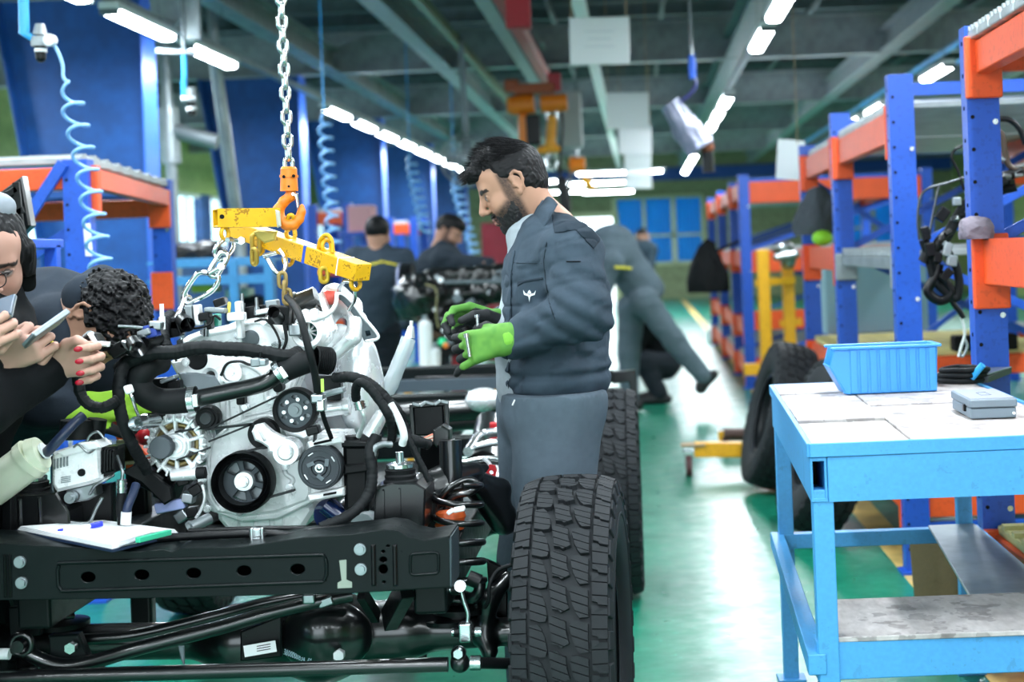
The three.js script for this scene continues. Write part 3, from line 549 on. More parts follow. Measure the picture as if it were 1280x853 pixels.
function sdfMesh(prims, cell, o = {}) {
  prims = prims.flat(9); const pad = o.pad ?? .03;
  let lo = [1e9, 1e9, 1e9], hi = [-1e9, -1e9, -1e9];
  for (const p of prims) if (!p.sub) for (let i = 0; i < 3; i++) { lo[i] = Math.min(lo[i], p.lo[i] - pad); hi[i] = Math.max(hi[i], p.hi[i] + pad); }
  if (o.lo) lo = lo.map((v, i) => Math.max(v, o.lo[i])); if (o.hi) hi = hi.map((v, i) => Math.min(v, o.hi[i]));
  const n = [0, 1, 2].map((i) => Math.max(2, Math.ceil((hi[i] - lo[i]) / cell) + 1)), [nx, ny, nz] = n, F = new Float32Array(nx * ny * nz);
  const warp = o.warp, disp = o.disp;
  const field = (x, y, z) => {
    let d = 1e3;
    for (const p of prims) {
      if (!p.sub) { const m = Math.max(p.lo[0] - x, x - p.hi[0], p.lo[1] - y, y - p.hi[1], p.lo[2] - z, z - p.hi[2]); if (m > .12 && m > d) continue; }
      const e = p.f(x, y, z), k = p.k;
      if (p.sub) { const h = Math.max(k - Math.abs(-e - d), 0) / k; d = Math.max(d, -e) + h * h * k * .25; } else { const h = Math.max(k - Math.abs(e - d), 0) / k; d = Math.min(d, e) - h * h * k * .25; }
    }
    if (disp && Math.abs(d) < .06) d -= disp(x, y, z, d);
    if (o.offset) d -= o.offset;
    if (o.clip) d = Math.max(d, o.clip(x, y, z));
    return d;
  };
  const SB = 5, reach = cell * SB * .87 * 1.35 + (disp ? .022 : .004);                     // far blocks take the sign of their middle
  for (let K = 0; K < nz; K += SB) for (let J = 0; J < ny; J += SB) for (let I = 0; I < nx; I += SB) {
    const h = (SB - 1) / 2, m = field(lo[0] + (I + h) * cell, lo[1] + (J + h) * cell, lo[2] + (K + h) * cell), far = Math.abs(m) > reach;
    for (let k = K; k < Math.min(K + SB, nz); k++) for (let j = J; j < Math.min(J + SB, ny); j++) for (let i = I; i < Math.min(I + SB, nx); i++) F[i + nx * (j + ny * k)] = far ? m : field(lo[0] + i * cell, lo[1] + j * cell, lo[2] + k * cell);
  }
  const vi = new Int32Array(nx * ny * nz).fill(-1), pos = [], idx = [], sx = 1, sy = nx, sz = nx * ny;
  const C = [0, sx, sy, sx + sy, sz, sx + sz, sy + sz, sx + sy + sz], E = [[0, 1], [2, 3], [4, 5], [6, 7], [0, 2], [1, 3], [4, 6], [5, 7], [0, 4], [1, 5], [2, 6], [3, 7]];
  for (let k = 0; k < nz - 1; k++) for (let j = 0; j < ny - 1; j++) for (let i = 0; i < nx - 1; i++) {
    const b = i + j * sy + k * sz; let m = 0; for (let c = 0; c < 8; c++) if (F[b + C[c]] < 0) m |= 1 << c; if (m === 0 || m === 255) continue;
    let X = 0, Y = 0, Z = 0, q = 0;
    for (const [a, c] of E) { const fa = F[b + C[a]], fc = F[b + C[c]]; if ((fa < 0) === (fc < 0)) continue; const t = fa / (fa - fc); X += (a & 1) + t * ((c & 1) - (a & 1)); Y += ((a >> 1) & 1) + t * (((c >> 1) & 1) - ((a >> 1) & 1)); Z += (a >> 2) + t * ((c >> 2) - (a >> 2)); q++; }
    vi[b] = pos.length / 3; pos.push(lo[0] + (i + X / q) * cell, lo[1] + (j + Y / q) * cell, lo[2] + (k + Z / q) * cell);
  }
  const quad = (a, b, c, d, fl) => { if (a < 0 || b < 0 || c < 0 || d < 0) return; fl ? idx.push(a, b, c, a, c, d) : idx.push(a, c, b, a, d, c); };
  for (let k = 1; k < nz - 1; k++) for (let j = 1; j < ny - 1; j++) for (let i = 1; i < nx - 1; i++) {
    const b = i + j * sy + k * sz, s = F[b] < 0;
    if (s !== F[b + sx] < 0) quad(vi[b - sy - sz], vi[b - sz], vi[b], vi[b - sy], s);
    if (s !== F[b + sy] < 0) quad(vi[b - sx - sz], vi[b - sx], vi[b], vi[b - sz], s);
    if (s !== F[b + sz] < 0) quad(vi[b - sx - sy], vi[b - sy], vi[b], vi[b - sx], s);
  }
  const g = new THREE.BufferGeometry(); g.setAttribute('position', new THREE.Float32BufferAttribute(pos, 3)); g.setIndex(idx);
  const N = new Float32Array(pos.length), h = cell * .6;
  for (let i = 0; i < pos.length; i += 3) { const x = pos[i], y = pos[i + 1], z = pos[i + 2]; const a = field(x + h, y, z) - field(x - h, y, z), b = field(x, y + h, z) - field(x, y - h, z), c = field(x, y, z + h) - field(x, y, z - h), l = Math.hypot(a, b, c) || 1; N[i] = a / l; N[i + 1] = b / l; N[i + 2] = c / l; }
  g.setAttribute('normal', new THREE.BufferAttribute(N, 3));
  if (o.color) { const col = new Float32Array(pos.length); for (let i = 0; i < pos.length; i += 3) { const c = o.color(pos[i], pos[i + 1], pos[i + 2]); col[i] = c[0]; col[i + 1] = c[1]; col[i + 2] = c[2]; } g.setAttribute('color', new THREE.BufferAttribute(col, 3)); }
  g.setAttribute('uv', new THREE.BufferAttribute(new Float32Array(pos.length / 3 * 2), 2));
  return g;
}
// put a thing's origin at its base: children were built in scene coordinates
function settle(t) {
  t.updateMatrixWorld(true); const b = new THREE.Box3().setFromObject(t), c = V((b.min.x + b.max.x) / 2, b.min.y, (b.min.z + b.max.z) / 2);
  for (const ch of t.children) ch.position.sub(c); t.position.add(c); return t;
}
// ---------- wheel with a block tread ----------
const TR = .40, TW = .128;
const crown = (w) => TR - .018 * Math.pow(Math.abs(w) / TW, 3.2);
function treadBlock(poly, h = .010) {                       // poly [[w, s]...] -> block on the tyre, axle along x
  const P = (w, s, r) => { const a = s / TR; return [w, r * Math.cos(a), r * Math.sin(a)]; };
  const c = poly.reduce((m, q) => [m[0] + q[0] / poly.length, m[1] + q[1] / poly.length], [0, 0]);
  const top = poly.map((q) => [c[0] + (q[0] - c[0]) * .94, c[1] + (q[1] - c[1]) * .94]);
  const pos = [], n = poly.length, tri = (a, b, d) => pos.push(...a, ...b, ...d);
  const area = poly.reduce((m, q, i) => { const r = poly[(i + 1) % n]; return m + q[0] * r[1] - r[0] * q[1]; }, 0), fl = area < 0;
  const tris = THREE.ShapeUtils.triangulateShape(top.map((q) => new THREE.Vector2(...q)), []);
  const T3 = top.map((q) => P(q[0], q[1], crown(q[0]))), B3 = poly.map((q) => P(q[0], q[1], crown(q[0]) - h - .004));
  for (const [a, b, d] of tris) fl ? tri(T3[a], T3[b], T3[d]) : tri(T3[a], T3[d], T3[b]);
  for (let i = 0; i < n; i++) { const j = (i + 1) % n; if (fl) { tri(B3[i], B3[j], T3[j]); tri(B3[i], T3[j], T3[i]); } else { tri(B3[j], B3[i], T3[i]); tri(B3[j], T3[i], T3[j]); } }
  const g = new THREE.BufferGeometry(); g.setAttribute('position', new THREE.Float32BufferAttribute(pos, 3)); g.computeVertexNormals(); return g;
}
const NP = 34, PIT = 2 * Math.PI * TR / NP;
const sliced = (poly, cuts, sl) => {                        // slits across a block: slices along s with a slant
  const out = []; const smin = Math.min(...poly.map((q) => q[1])), smax = Math.max(...poly.map((q) => q[1]));
  const clip = (pl, f) => { const r = []; for (let i = 0; i < pl.length; i++) { const a = pl[i], b = pl[(i + 1) % pl.length], fa = f(a), fb = f(b); if (fa >= 0) r.push(a); if ((fa >= 0) !== (fb >= 0)) { const t = fa / (fa - fb); r.push([a[0] + (b[0] - a[0]) * t, a[1] + (b[1] - a[1]) * t]); } } return r; };
  for (let i = 0; i < cuts; i++) { const a = smin - .01 + (smax - smin + .02) * i / cuts, b = smin - .01 + (smax - smin + .02) * (i + 1) / cuts; const q = clip(clip(poly, (p) => p[1] - sl * p[0] - a - .0006), (p) => b - .0006 - p[1] + sl * p[0]); if (q.length > 2) out.push(q); }
  return out;
};
const p2 = PIT / 2, gp = .0035;
const blockPolys = [
  [[-.122, -p2 + gp], [-.098, -p2 + gp], [-.096, -p2 + .009], [-.082, -p2 + .011], [-.080, p2 - gp + .006], [-.098, p2 - gp + .004], [-.100, p2 - gp], [-.122, p2 - gp]],
  [[-.075, -p2 + gp + .004], [-.052, -p2 + gp + .002], [-.044, -p2 + .014], [-.034, -.004], [-.028, p2 - .012], [-.032, p2 - gp + .004], [-.058, p2 - gp + .006], [-.074, p2 - gp + .010]],
  [[-.027, -p2 + gp], [-.004, -p2 + gp + .002], [.004, -p2 + .013], [.018, -p2 + .016], [.020, .006], [.027, p2 - .010], [.006, p2 - gp + .002], [-.002, p2 - .008], [-.018, p2 - .010], [-.022, 0]],
  [[.075, p2 - gp - .004], [.052, p2 - gp - .002], [.044, p2 - .014], [.034, .004], [.026, -p2 + .012], [.030, -p2 + gp - .004], [.058, -p2 + gp - .006], [.074, -p2 + gp - .010]],
  [[.122, p2 - gp], [.098, p2 - gp], [.096, p2 - .009], [.082, p2 - .011], [.080, -p2 + gp - .006], [.098, -p2 + gp - .004], [.100, -p2 + gp], [.122, -p2 + gp]],
];
const blockGeo = blockPolys.map((p, i) => merge(sliced(p, i % 4 ? 5 : 3, i === 2 ? .35 : i === 1 || i === 3 ? .3 : 0).map((q) => treadBlock(q))));
blockGeo.forEach((g) => boxUV(g));
const lugG = [-1, 1].map((k) => boxUV(merge([rbox(.010, .03, PIT * .55, .003, [k * .126, TR - .033, 0], [0, 0, k * .25])])));
const tyreProf = []; { const pr = [[.218, .098], [.226, .112], [.25, .124], [.29, .131], [.33, .131], [.36, .128], [.378, .118], [.386, .09], [.3885, .05], [.389, 0]]; for (const q of pr) tyreProf.push([q[0], -q[1]]); for (const q of pr.slice(0, -1).reverse()) tyreProf.push(q); }
const tyreGeo = boxUV(lathe(tyreProf.map((q) => q), [0, 0, 0], 'x', 72));
const rimM = mat('#24282b', .35, .4);
function wheel(parent, pos, steer = 0, roll = 0, lean = 0, o = {}) {
  const w = sub('wheel', parent); w.position.set(...pos); w.scale.x = o.w || .86; w.rotation.set(0, steer, lean, 'YZX'); 
  const m = o.mat || M.rubberTyre;
  const ty = obj('tyre', tyreGeo, m, w);
  const first = o.hide ? NP * .08 : 0;
  for (let i = 0; i < NP; i++) for (let k = 0; k < 5; k++) {
    const b = new THREE.Mesh(blockGeo[k], m); b.name = numbered('tread_block'); b.castShadow = b.receiveShadow = true;
    b.rotation.x = (i + (k % 2 ? .42 : 0) + (k === 2 ? .2 : 0)) * 2 * Math.PI / NP + roll; w.add(b);
  }
  const lg = []; for (let i = 0; i < NP; i++) for (const s of [0, 1]) lg.push(lugG[s].clone().rotateX((i + .5) * 2 * Math.PI / NP + roll));
  obj('shoulder_lugs', lg, m, w);
  obj('side_ring', [lathe([[.30, .1315], [.302, .1335], [.306, .1335], [.308, .1315]], [0, 0, 0], 'x', 60), lathe([[.34, .1300], [.342, .1318], [.346, .1318], [.348, .1295]], [0, 0, 0], 'x', 60)], m, w);
  obj('rim', [lathe([[.2, -.1], [.222, -.1], [.225, -.088], [.205, -.07], [.2, 0], [.205, .07], [.225, .088], [.222, .1], [.2, .1]], [0, 0, 0], 'x', 48), lathe([[.0, .03], [.06, .035], [.1, .05], [.2, .02], [.2, .0], [.06, .01], [0, .01]], [0, 0, 0], 'x', 48)], rimM, w);
  const nuts = []; for (let i = 0; i < 5; i++) nuts.push(cyl(.011, .011, .03, [.05, .057 * Math.cos(i * 1.2566), .057 * Math.sin(i * 1.2566)], [0, 0, Math.PI / 2], 6)); obj('wheel_nut', nuts, M.zinc, w);
  return w;
}
// ---------- rolling chassis ----------
const chassis = thing('chassis', 'black rolling chassis with block-tread tyres and coil springs in the foreground', 'chassis');
{
  const c = chassis, fd = 3.32, P = (x, y, d = fd) => T(x, y, d), B = M.frameBlack;
  // front crossmember: pressed box with oval holes, recessed field
  const topEdge = [[-70, 676], [60, 683], [120, 686], [170, 690], [205, 687], [215, 690], [226, 686], [300, 684], [380, 672], [440, 668], [480, 662], [497, 664], [512, 672], [530, 676], [562, 670]];
  const ol = [...topEdge, [563, 734], [440, 742], [200, 748], [-70, 752]];
  const oval = (x, y, a = 9, b = 6.5) => Array.from({ length: 18 }, (_, i) => [x + a * Math.cos(-i / 18 * 6.283), y + b * Math.sin(-i / 18 * 6.283)]);
  const cm = obj('front_crossmember', plate(ol, fd, .005, undefined, .0015, [[110, 722], [177, 719], [242, 717], [305, 714], [372, 712]].map(([x, y]) => oval(x, y)).concat([oval(479, 712, 5.5, 6), oval(479, 700, 4.5, 3.5), oval(479, 690, 2.2, 2), oval(485, 683, 2, 1.6), oval(480, 728, 2, 1.6)])), B, c);
  obj('top_flange', [plate([...topEdge, ...topEdge.map(([x, y]) => [x, y + 3]).reverse()], fd + .002, .15, undefined, .001)], B, cm);
  obj('back_plate', plate([[-70, 690], [560, 680], [560, 730], [-70, 748]], fd + .14, .004), M.blackSat, cm);
  obj('bottom_flange', plate([[-70, 748], [200, 744], [440, 738], [563, 731], [563, 735], [440, 742], [200, 748], [-70, 752]], fd + .002, .14, undefined, .001), B, cm);
  const rim = [[72, 712], [74, 707], [80, 704], [398, 694], [405, 696], [408, 702], [408, 720], [404, 726], [398, 728], [84, 739], [77, 738], [73, 733]].map(([x, y]) => P(x, y, fd - .001));
  obj('pressed_ridge', tube(rim, .0042, 140, 8, true, .15), B, cm);
  obj('pressed_ridge', tube([[513, 697], [516, 693], [543, 691], [548, 694], [548, 713], [545, 717], [518, 719], [513, 716]].map(([x, y]) => P(x, y, fd - .001)), .0032, 60, 8, true, .2), B, cm);
  obj('weld_rib', [466, 493].map((x) => plate([[x - 3, 682], [x + 3, 681], [x + 4, 733], [x - 2, 734]], fd - .006, .008)), M.blackSat, cm);
  obj('weld_rib', [5, 11].map((x) => plate([[x - 2, 694], [x + 2, 694], [x + 3, 748], [x - 1, 748]], fd - .006, .008)), M.blackSat, cm);
  for (const [x, y] of [[25, 703], [27, 729], [450, 687], [451, 712]]) obj('bolt', [cylz(.0125, .006, P(x, y, fd - .003), 24), cylz(.009, .012, P(x, y, fd - .008), 6)], M.galv, cm);
  obj('sealer_patch', [plate([[424, 701], [433, 700], [433, 725], [440, 728], [440, 735], [422, 736], [422, 729], [427, 726]], fd - .0006, .001, undefined, 0)], mat('#8f978c', .8), cm);
  obj('end_plate', [plate([[562, 672], [564, 672], [565, 735], [562, 736]], fd + .0, .14), box(.006, .04, .05, P(565, 683, fd + .03).toArray()), box(.006, .022, .04, P(565, 704, fd + .03).toArray())], mat('#39444a', .4, .4), cm);
  // pipes clipped along the top of the crossmember
  obj('brake_pipe', tube([P(160, 676, 3.42), P(250, 670, 3.42), P(330, 667, 3.42), P(372, 670, 3.42), P(395, 664, 3.43), P(470, 658, 3.46)], .009, 60, 10), M.blackSat, c);
  obj('brake_pipe', tube([P(236, 664, 3.47), P(330, 661, 3.47), P(400, 660, 3.48), P(480, 652, 3.5)], .006, 40, 8), M.blackSat, c);
  obj('pipe_clip', [rbox(.026, .022, .022, .004, P(320, 666, 3.41).toArray()), rbox(.018, .012, .02, .003, P(322, 674, 3.41).toArray()), rbox(.006, .03, .024, .002, P(316, 668, 3.40).toArray()), rbox(.006, .03, .024, .002, P(329, 667, 3.40).toArray())], M.zinc, c);
  // side rails with kick up at the rear
  const cx = -.935;
  for (const s of [-1, 1]) {
    const X = cx + s * .44, r = [[X, .60, -3.46], [X, .60, -4.5], [X, .58, -5.1], [X, .66, -5.7], [X, .72, -6.2], [X, .72, -7.1]];
    obj('side_rail', r.slice(0, -1).map((p, i) => bar(p, r[i + 1], .075, .12, .008)), B, c);
  }
  for (const [z, y, w, h] of [[-4.75, .52, .1, .06], [-5.55, .66, .09, .07], [-6.35, .74, .1, .08], [-7.05, .80, .09, .085]]) obj('crossmember', rbox(.96, h, w, .01, [cx, y, z]), B, c);
  obj('rear_bracket', [plate([[766, 466], [794, 463], [796, 498], [790, 500], [786, 478], [766, 480]], 6.9, .09), bar(P(520, 478, 7.0), P(790, 470, 7.0), .05, .05)], M.black, c);
  // front axle: tubes, differential housing, cover plate
  const ax = 3.71;
  obj('axle_housing', sdfMesh([cap(P(-100, 806, ax), P(300, 800, ax), .042, .045, .03), cap(P(300, 800, ax), P(500, 788, ax), .085, .07, .05), cap(P(500, 788, ax), P(596, 788, ax), .055, .042, .04), ell(P(405, 795, ax), [.105, .11, .11], .05)], .012), M.black, c);
  obj('differential_cover', sdfMesh([ell(P(408, 796, ax - .09), [.108, .085, .05], .02), ell(P(400, 790, ax - .1), [.05, .06, .055], .03), cap(P(424, 786, ax - .12), P(424, 812, ax - .12), .012, .012, .02)], .008), M.black, c);
  { const f = await new FontLoader().loadAsync('fonts/droid/droid_sans_mono_regular.typeface.json'); const g = new TextGeometry('3800000834 41', { font: f, size: .013, depth: .001, curveSegments: 3 }); g.computeBoundingBox(); g.scale(.072 / g.boundingBox.max.x, 1, 1); const p = P(354, 818, 3.592); obj('stamped_number', xf(g, p, [0, -.3, -.28]), mat('#b9d4e4', .5), c); }
  obj('filler_bolt', cylz(.013, .02, P(424, 819, ax - .165), 6), M.white, c);
  obj('paper_label', plate([[304, 808], [344, 801], [346, 815], [306, 822]], ax - .16, .001, undefined, 0), M.paper, c);
  obj('label_print', [...[0, 1, 2].map((i) => plate([[321, 808 + i * 3], [338, 805 + i * 3], [338, 806 + i * 3], [321, 809 + i * 3]], ax - .161, .001, undefined, 0))], M.blackSat, c);
  obj('axle_bracket', [plate([[300, 790], [352, 770], [352, 822], [300, 828]], ax - .14, .02)], M.blackSat, c);
  obj('tie_rod', [rod(P(-60, 850, 3.46), P(560, 831, 3.46), .0165, .0165, 16), rod(P(-60, 842, 3.5), P(560, 824, 3.5), .004)], M.black, c);
  obj('tie_rod_end', [sph(.022, P(575, 829, 3.46)), rod(P(572, 832, 3.46), P(574, 812, 3.46), .016), sph(.017, P(573, 817, 3.45))], M.black, c);
  obj('tie_rod_nut', [rod(P(588, 829, 3.46), P(601, 829, 3.46), .017, .017, 6), cylz(.011, .02, P(573, 817, 3.42), 6)], M.zinc, c);
  obj('tie_rod_end', rod(P(600, 829, 3.46), P(640, 830, 3.5), .013), M.black, c);
  // track rod and stabiliser
  obj('track_rod', tube([P(20, 806, 3.5), P(45, 822, 3.5), P(75, 832, 3.5), P(110, 829, 3.5), P(180, 809, 3.5), P(270, 786, 3.52), P(340, 766, 3.54), P(400, 752, 3.56), P(440, 744, 3.58)], .0165, 80, 14), M.black, c);
  obj('track_rod', tube([P(100, 800, 3.58), P(170, 794, 3.58), P(270, 770, 3.6), P(340, 752, 3.6), P(420, 738, 3.62)], .013, 60, 12), M.black, c);
  obj('rubber_bush', [new THREE.TorusGeometry(.022, .0085, 10, 28).translate(...P(27, 806, 3.49).toArray()), cylz(.014, .05, P(27, 806, 3.5))], M.black, c);
  obj('track_rod_bracket', [plate([[10, 760], [54, 757], [50, 795], [12, 800]], 3.52, .02, undefined, .003, [[32, 771, 5]]), plate([[60, 795], [98, 793], [112, 826], [62, 826]], 3.52, .03)], B, c);
  obj('bolt', [cylz(.013, .02, P(89, 810, 3.5), 6)], M.zinc, c); obj('bolt', [rod(P(-10, 818, 3.48), P(12, 818, 3.48), .013)], M.white, c);
  obj('bracket_fin', [plate([[222, 808], [230, 808], [231, 836], [226, 826]], 3.5, .006)], M.steelGrey, c);
  obj('lower_arm', bar(P(35, 850, 3.6), P(35, 850, 4.6).setY(.5), .05, .06, .01), M.black, c); obj('lower_arm', bar(P(520, 812, 3.7), V(-.6, .5, -4.7), .05, .06, .01), M.black, c);
  // springs, bump stops, towers
  for (const s of [1, -1]) {
    const base = s > 0 ? P(577, 748, ax) : P(577, 748, ax).clone().setX(2 * cx - P(577, 748, ax).x);
    obj('coil_spring', helix(base, .056, .275, 6.1, .0078, 10, .6), M.black, c);
    obj('spring_seat', [lathe([[0, 0], [.07, 0], [.07, .012], [.03, .02], [0, .02]], [base.x, base.y - .03, base.z], 'y'), rod([base.x, base.y - .03, base.z], [base.x, base.y - .09, base.z], .03, .045)], M.blackSat, c);
    obj('bump_stop', lathe([[0, 0], [.032, 0], [.038, .012], [.033, .02], [.038, .03], [.034, .042], [0, .045]], [base.x - .02, base.y + .165, base.z], 'y'), mat('#e0622a', .5), c);
    obj('shock_absorber', [rod([base.x - .03, base.y - .06, base.z - .1], [base.x - .03, base.y + .3, base.z - .14], .022), rod([base.x - .03, base.y + .1, base.z - .12], [base.x - .03, base.y + .36, base.z - .14], .028)], M.black, c);
  }
  obj('spring_tower', sdfMesh([cap(P(505, 612, 3.8), P(560, 600, 3.86), .03, .035, .03), cap(P(560, 600, 3.86), P(590, 592, 3.9), .035, .03, .03), cap(P(560, 602, 3.86), P(606, 585, 3.92), .014, .012, .01), cap(P(545, 618, 3.84), P(540, 660, 3.84), .03, .03, .03), ell(P(560, 612, 3.88), [.07, .02, .07], .02), cap(P(590, 600, 3.95), P(625, 612, 4.0), .02, .03, .03), cap(P(600, 612, 3.95), P(630, 650, 4.0), .035, .04, .03)], .008), M.black, c);
  obj('tower_flange', tube([P(540, 650, 3.74), P(548, 628, 3.74), P(562, 610, 3.74), P(585, 600, 3.76), P(598, 606, 3.76), P(588, 616, 3.74), P(566, 622, 3.74), P(556, 640, 3.74)], .008, 60, 10), M.black, c);
  obj('tower_plate', [plate([[500, 625], [520, 612], [545, 618], [548, 665], [530, 668], [500, 668]], 3.7, .03), plate([[502, 628], [506, 615], [526, 606], [530, 668], [527, 668], [522, 614], [510, 622]], 3.62, .05)], M.black, c);
  obj('spring_isolator', [rbox(.028, .012, .02, .004, P(574, 637, 3.62).toArray(), [0, 0, .15]), rbox(.016, .01, .02, .003, P(563, 640, 3.62).toArray(), [0, 0, .5])], M.white, c);
  // stabiliser link and knuckle
  obj('stabiliser_link', [tube([P(576, 737, 3.5), P(580, 752, 3.5), P(585, 768, 3.5), P(583, 783, 3.5)], .005, 24, 8), rod(P(575, 733, 3.53), P(575, 733, 3.46), .013), rbox(.03, .045, .03, .006, P(582, 790, 3.5).toArray())], M.zinc, c);
  obj('stabiliser_bush', [rod(P(564, 737, 3.5), P(574, 736, 3.5), .014), rod(P(585, 722, 3.6), P(600, 728, 3.6), .018), rod(P(566, 790, 3.5), P(600, 790, 3.5), .009), rod(P(568, 790, 3.5), P(574, 790, 3.5), .014)], M.blackSat, c);
  obj('link_nut', [rod(P(565, 790, 3.5), P(571, 790, 3.5), .01, .01, 6), rod(P(594, 790, 3.5), P(602, 790, 3.5), .012, .012, 6), rod(P(562, 737, 3.5), P(568, 737, 3.5), .01, .01, 6)], M.zinc, c);
  obj('stabiliser_bar', tube([P(600, 728, 3.6), P(598, 742, 3.6), P(586, 748, 3.62), P(560, 735, 3.75), P(520, 715, 4.0)], .014, 40, 10), M.black, c);
  obj('steering_knuckle', sdfMesh([cap(P(604, 795, 3.68), P(612, 750, 3.68), .02, .022, .02), cap(P(612, 750, 3.68), P(636, 722, 3.7), .022, .016, .02), cap(P(604, 795, 3.68), P(612, 815, 3.66), .02, .02, .02), cap(P(600, 790, 3.7), P(640, 790, 3.7), .03, .035, .02)], .007), M.black, c);
  obj('brake_hose', tube([P(640, 706, 3.6), P(622, 714, 3.6), P(612, 732, 3.58), P(611, 750, 3.58), P(606, 760, 3.6)], .005, 40, 8), M.hose, c);
  obj('brake_dust_shield', [plate([[608, 700], [634, 712], [634, 792], [612, 760]], 3.75, .02)], M.blackSat, c);
  obj('ground_brace', [bar(P(508, 735, 3.45), P(486, 776, 3.6), .03, .05), bar(P(452, 742, 3.5), P(470, 772, 3.6), .02, .03)], M.blackSat, c);
  obj('axle_bump', [lathe([[0, 0], [.045, 0], [.045, .012], [.03, .018], [.036, .03], [.045, .034], [.036, .05], [0, .055]], P(574, 770, 3.72), 'y'), lathe([[0, 0], [.06, 0], [.06, .01], [0, .012]], P(560, 778, 3.7), 'y')], M.blackSat, c);
  obj('steel_gusset', [plate([[487, 752], [500, 748], [500, 778], [490, 776]], 3.66, .01)], mat('#3f6a4c', .5), c); obj('disc_face', cylz(.05, .02, P(520, 760, 3.75)), M.galv, c); obj('drag_link_nut', [rbox(.03, .025, .03, .006, P(387, 748, 3.55).toArray()), rbox(.035, .02, .03, .004, P(408, 752, 3.56).toArray(), [0, 0, .3])], M.steel, c);
  // engine mounts: stacked rubber bushings on black boxes
  for (const [x, y, s, nm] of [[40, 621, 1, 0], [501, 605, .9, 1]]) {
    const p = P(x, y, 3.6).toArray(), q = .039 * s;
    obj('mount_bush', lathe([[0, 0], [q * 1.12, 0], [q * 1.12, .008], [q, .012], [q * 1.05, .02], [q * .95, .024], [q * 1.02, .034], [q * .8, .038], [0, .04]], p, 'y'), M.rubber, c);
    obj('mount_plate', [lathe([[0, .038], [q * .9, .038], [q * .9, .046], [q * .5, .05], [0, .052]], p, 'y'), cyl(.010, .010, .022, [p[0], p[1] + .062, p[2]], [0, 0, 0], 6)], M.zinc, c);
  }
  obj('mount_box', [plate([[-30, 622], [70, 616], [86, 640], [88, 672], [-30, 680]], 3.54, .18), plate([[20, 624], [26, 624], [28, 672], [22, 672]], 3.535, .01), plate([[46, 622], [50, 622], [53, 672], [48, 672]], 3.535, .01)], M.black, c);
  obj('mount_box', [plate([[469, 610], [490, 604], [520, 604], [532, 612], [530, 664], [466, 666]], 3.56, .16), plate([[478, 612], [480, 612], [480, 660], [478, 660]], 3.555, .01), plate([[498, 610], [500, 610], [501, 660], [499, 660]], 3.555, .01)], M.black, c);
  // prop shaft, exhaust and tanks further back, seen through the frame
  obj('exhaust_pipe', [rod(P(470, 520, 6.0), P(640, 508, 6.0), .042), rod(P(480, 536, 6.05), P(640, 524, 6.05), .03), rod(P(611, 530, 5.7), P(604, 585, 5.2), .05, .06)], M.black, c);
  obj('muffler', [ell].map(() => sph(.062, P(604, 500, 5.95), [1.1, .75, 1])), M.aluBright, c);
  obj('axle_tube', [rod(V(-1.6, .4, -6.04), V(-.2, .4, -6.04), .045), sph(.15, [-.9, .4, -6.04], [1, 1, .9], 24)], M.black, c);
  obj('prop_shaft', [rod(V(-.9, .42, -5.9), V(-.85, .55, -4.6), .035)], M.galv, c);
  obj('gear_cover', [sdfMesh([ell(P(610, 600, 4.6), [.07, .045, .06], .02), cap(P(586, 600, 4.6), P(640, 610, 4.7), .02, .03, .02), ell(P(600, 625, 4.3), [.06, .06, .05], .02)], .01)], M.aluBright, c);
  obj('chassis_pipe', [tube([P(590, 560, 4.8), P(620, 553, 4.8), P(640, 556, 4.8)], .012, 24, 8), tube([P(570, 580, 4.5), P(610, 573, 4.5), P(636, 576, 4.5)], .008, 24, 8), tube([P(585, 565, 4.7), P(600, 545, 5), P(625, 540, 5)], .016, 24, 8), tube([P(596, 622, 4.2), P(622, 620, 4.2), P(630, 640, 4.1), P(610, 650, 4.1)], .005, 24, 8)], M.zinc, c);
  obj('red_tag', [plate([[608, 586], [612, 581], [619, 582], [621, 588], [618, 604], [611, 606], [607, 598]], 4.05, .006, undefined, .001, [[614, 591, 3.2], [613.5, 599, 2]])], M.redPlastic, c);
  obj('tow_hook', tube([P(603, 572, 4.06), P(612, 580, 4.06), P(614, 588, 4.06)], .005, 16, 8), M.white, c);
  obj('red_bracket', [plate([[612, 529], [622, 528], [623, 551], [612, 552]], 5.2, .03)], M.redPlastic, c);
  obj('tank_shield', [rbox(.5, .16, .7, .03, [-.72, .55, -5.1]), rbox(.3, .1, .5, .02, [-1.2, .5, -4.9])], M.blackSat, c);
  obj('rear_hardware', [0, 1, 2, 3, 4, 5, 6, 7].map((i) => rbox(.05, .03, .04, .005, P(515 + i * 16, 498 - i * .5 + (i % 2) * 4, 6.5).toArray())), M.steelGrey, c);
  for (const b of [bar(P(470, 484, 7.0), P(640, 478, 7.0), .06, .055), bar(P(475, 506, 6.6), P(640, 499, 6.6), .05, .02)]) obj('rear_frame_rail', b, mat('#46525c', .4, .3), c);
  const fx = P(717, 700, ax).x;
  wheel(c, [fx, TR, -ax], -.05, .11); wheel(c, [2 * cx - fx, TR, -ax], 0, .3); wheel(c, [P(764, 600, 6.04).x, TR, -6.04], 0, .4); wheel(c, [2 * cx - P(772, 600, 6.04).x, TR, -6.04], 0, .2);
  settle(c);
}
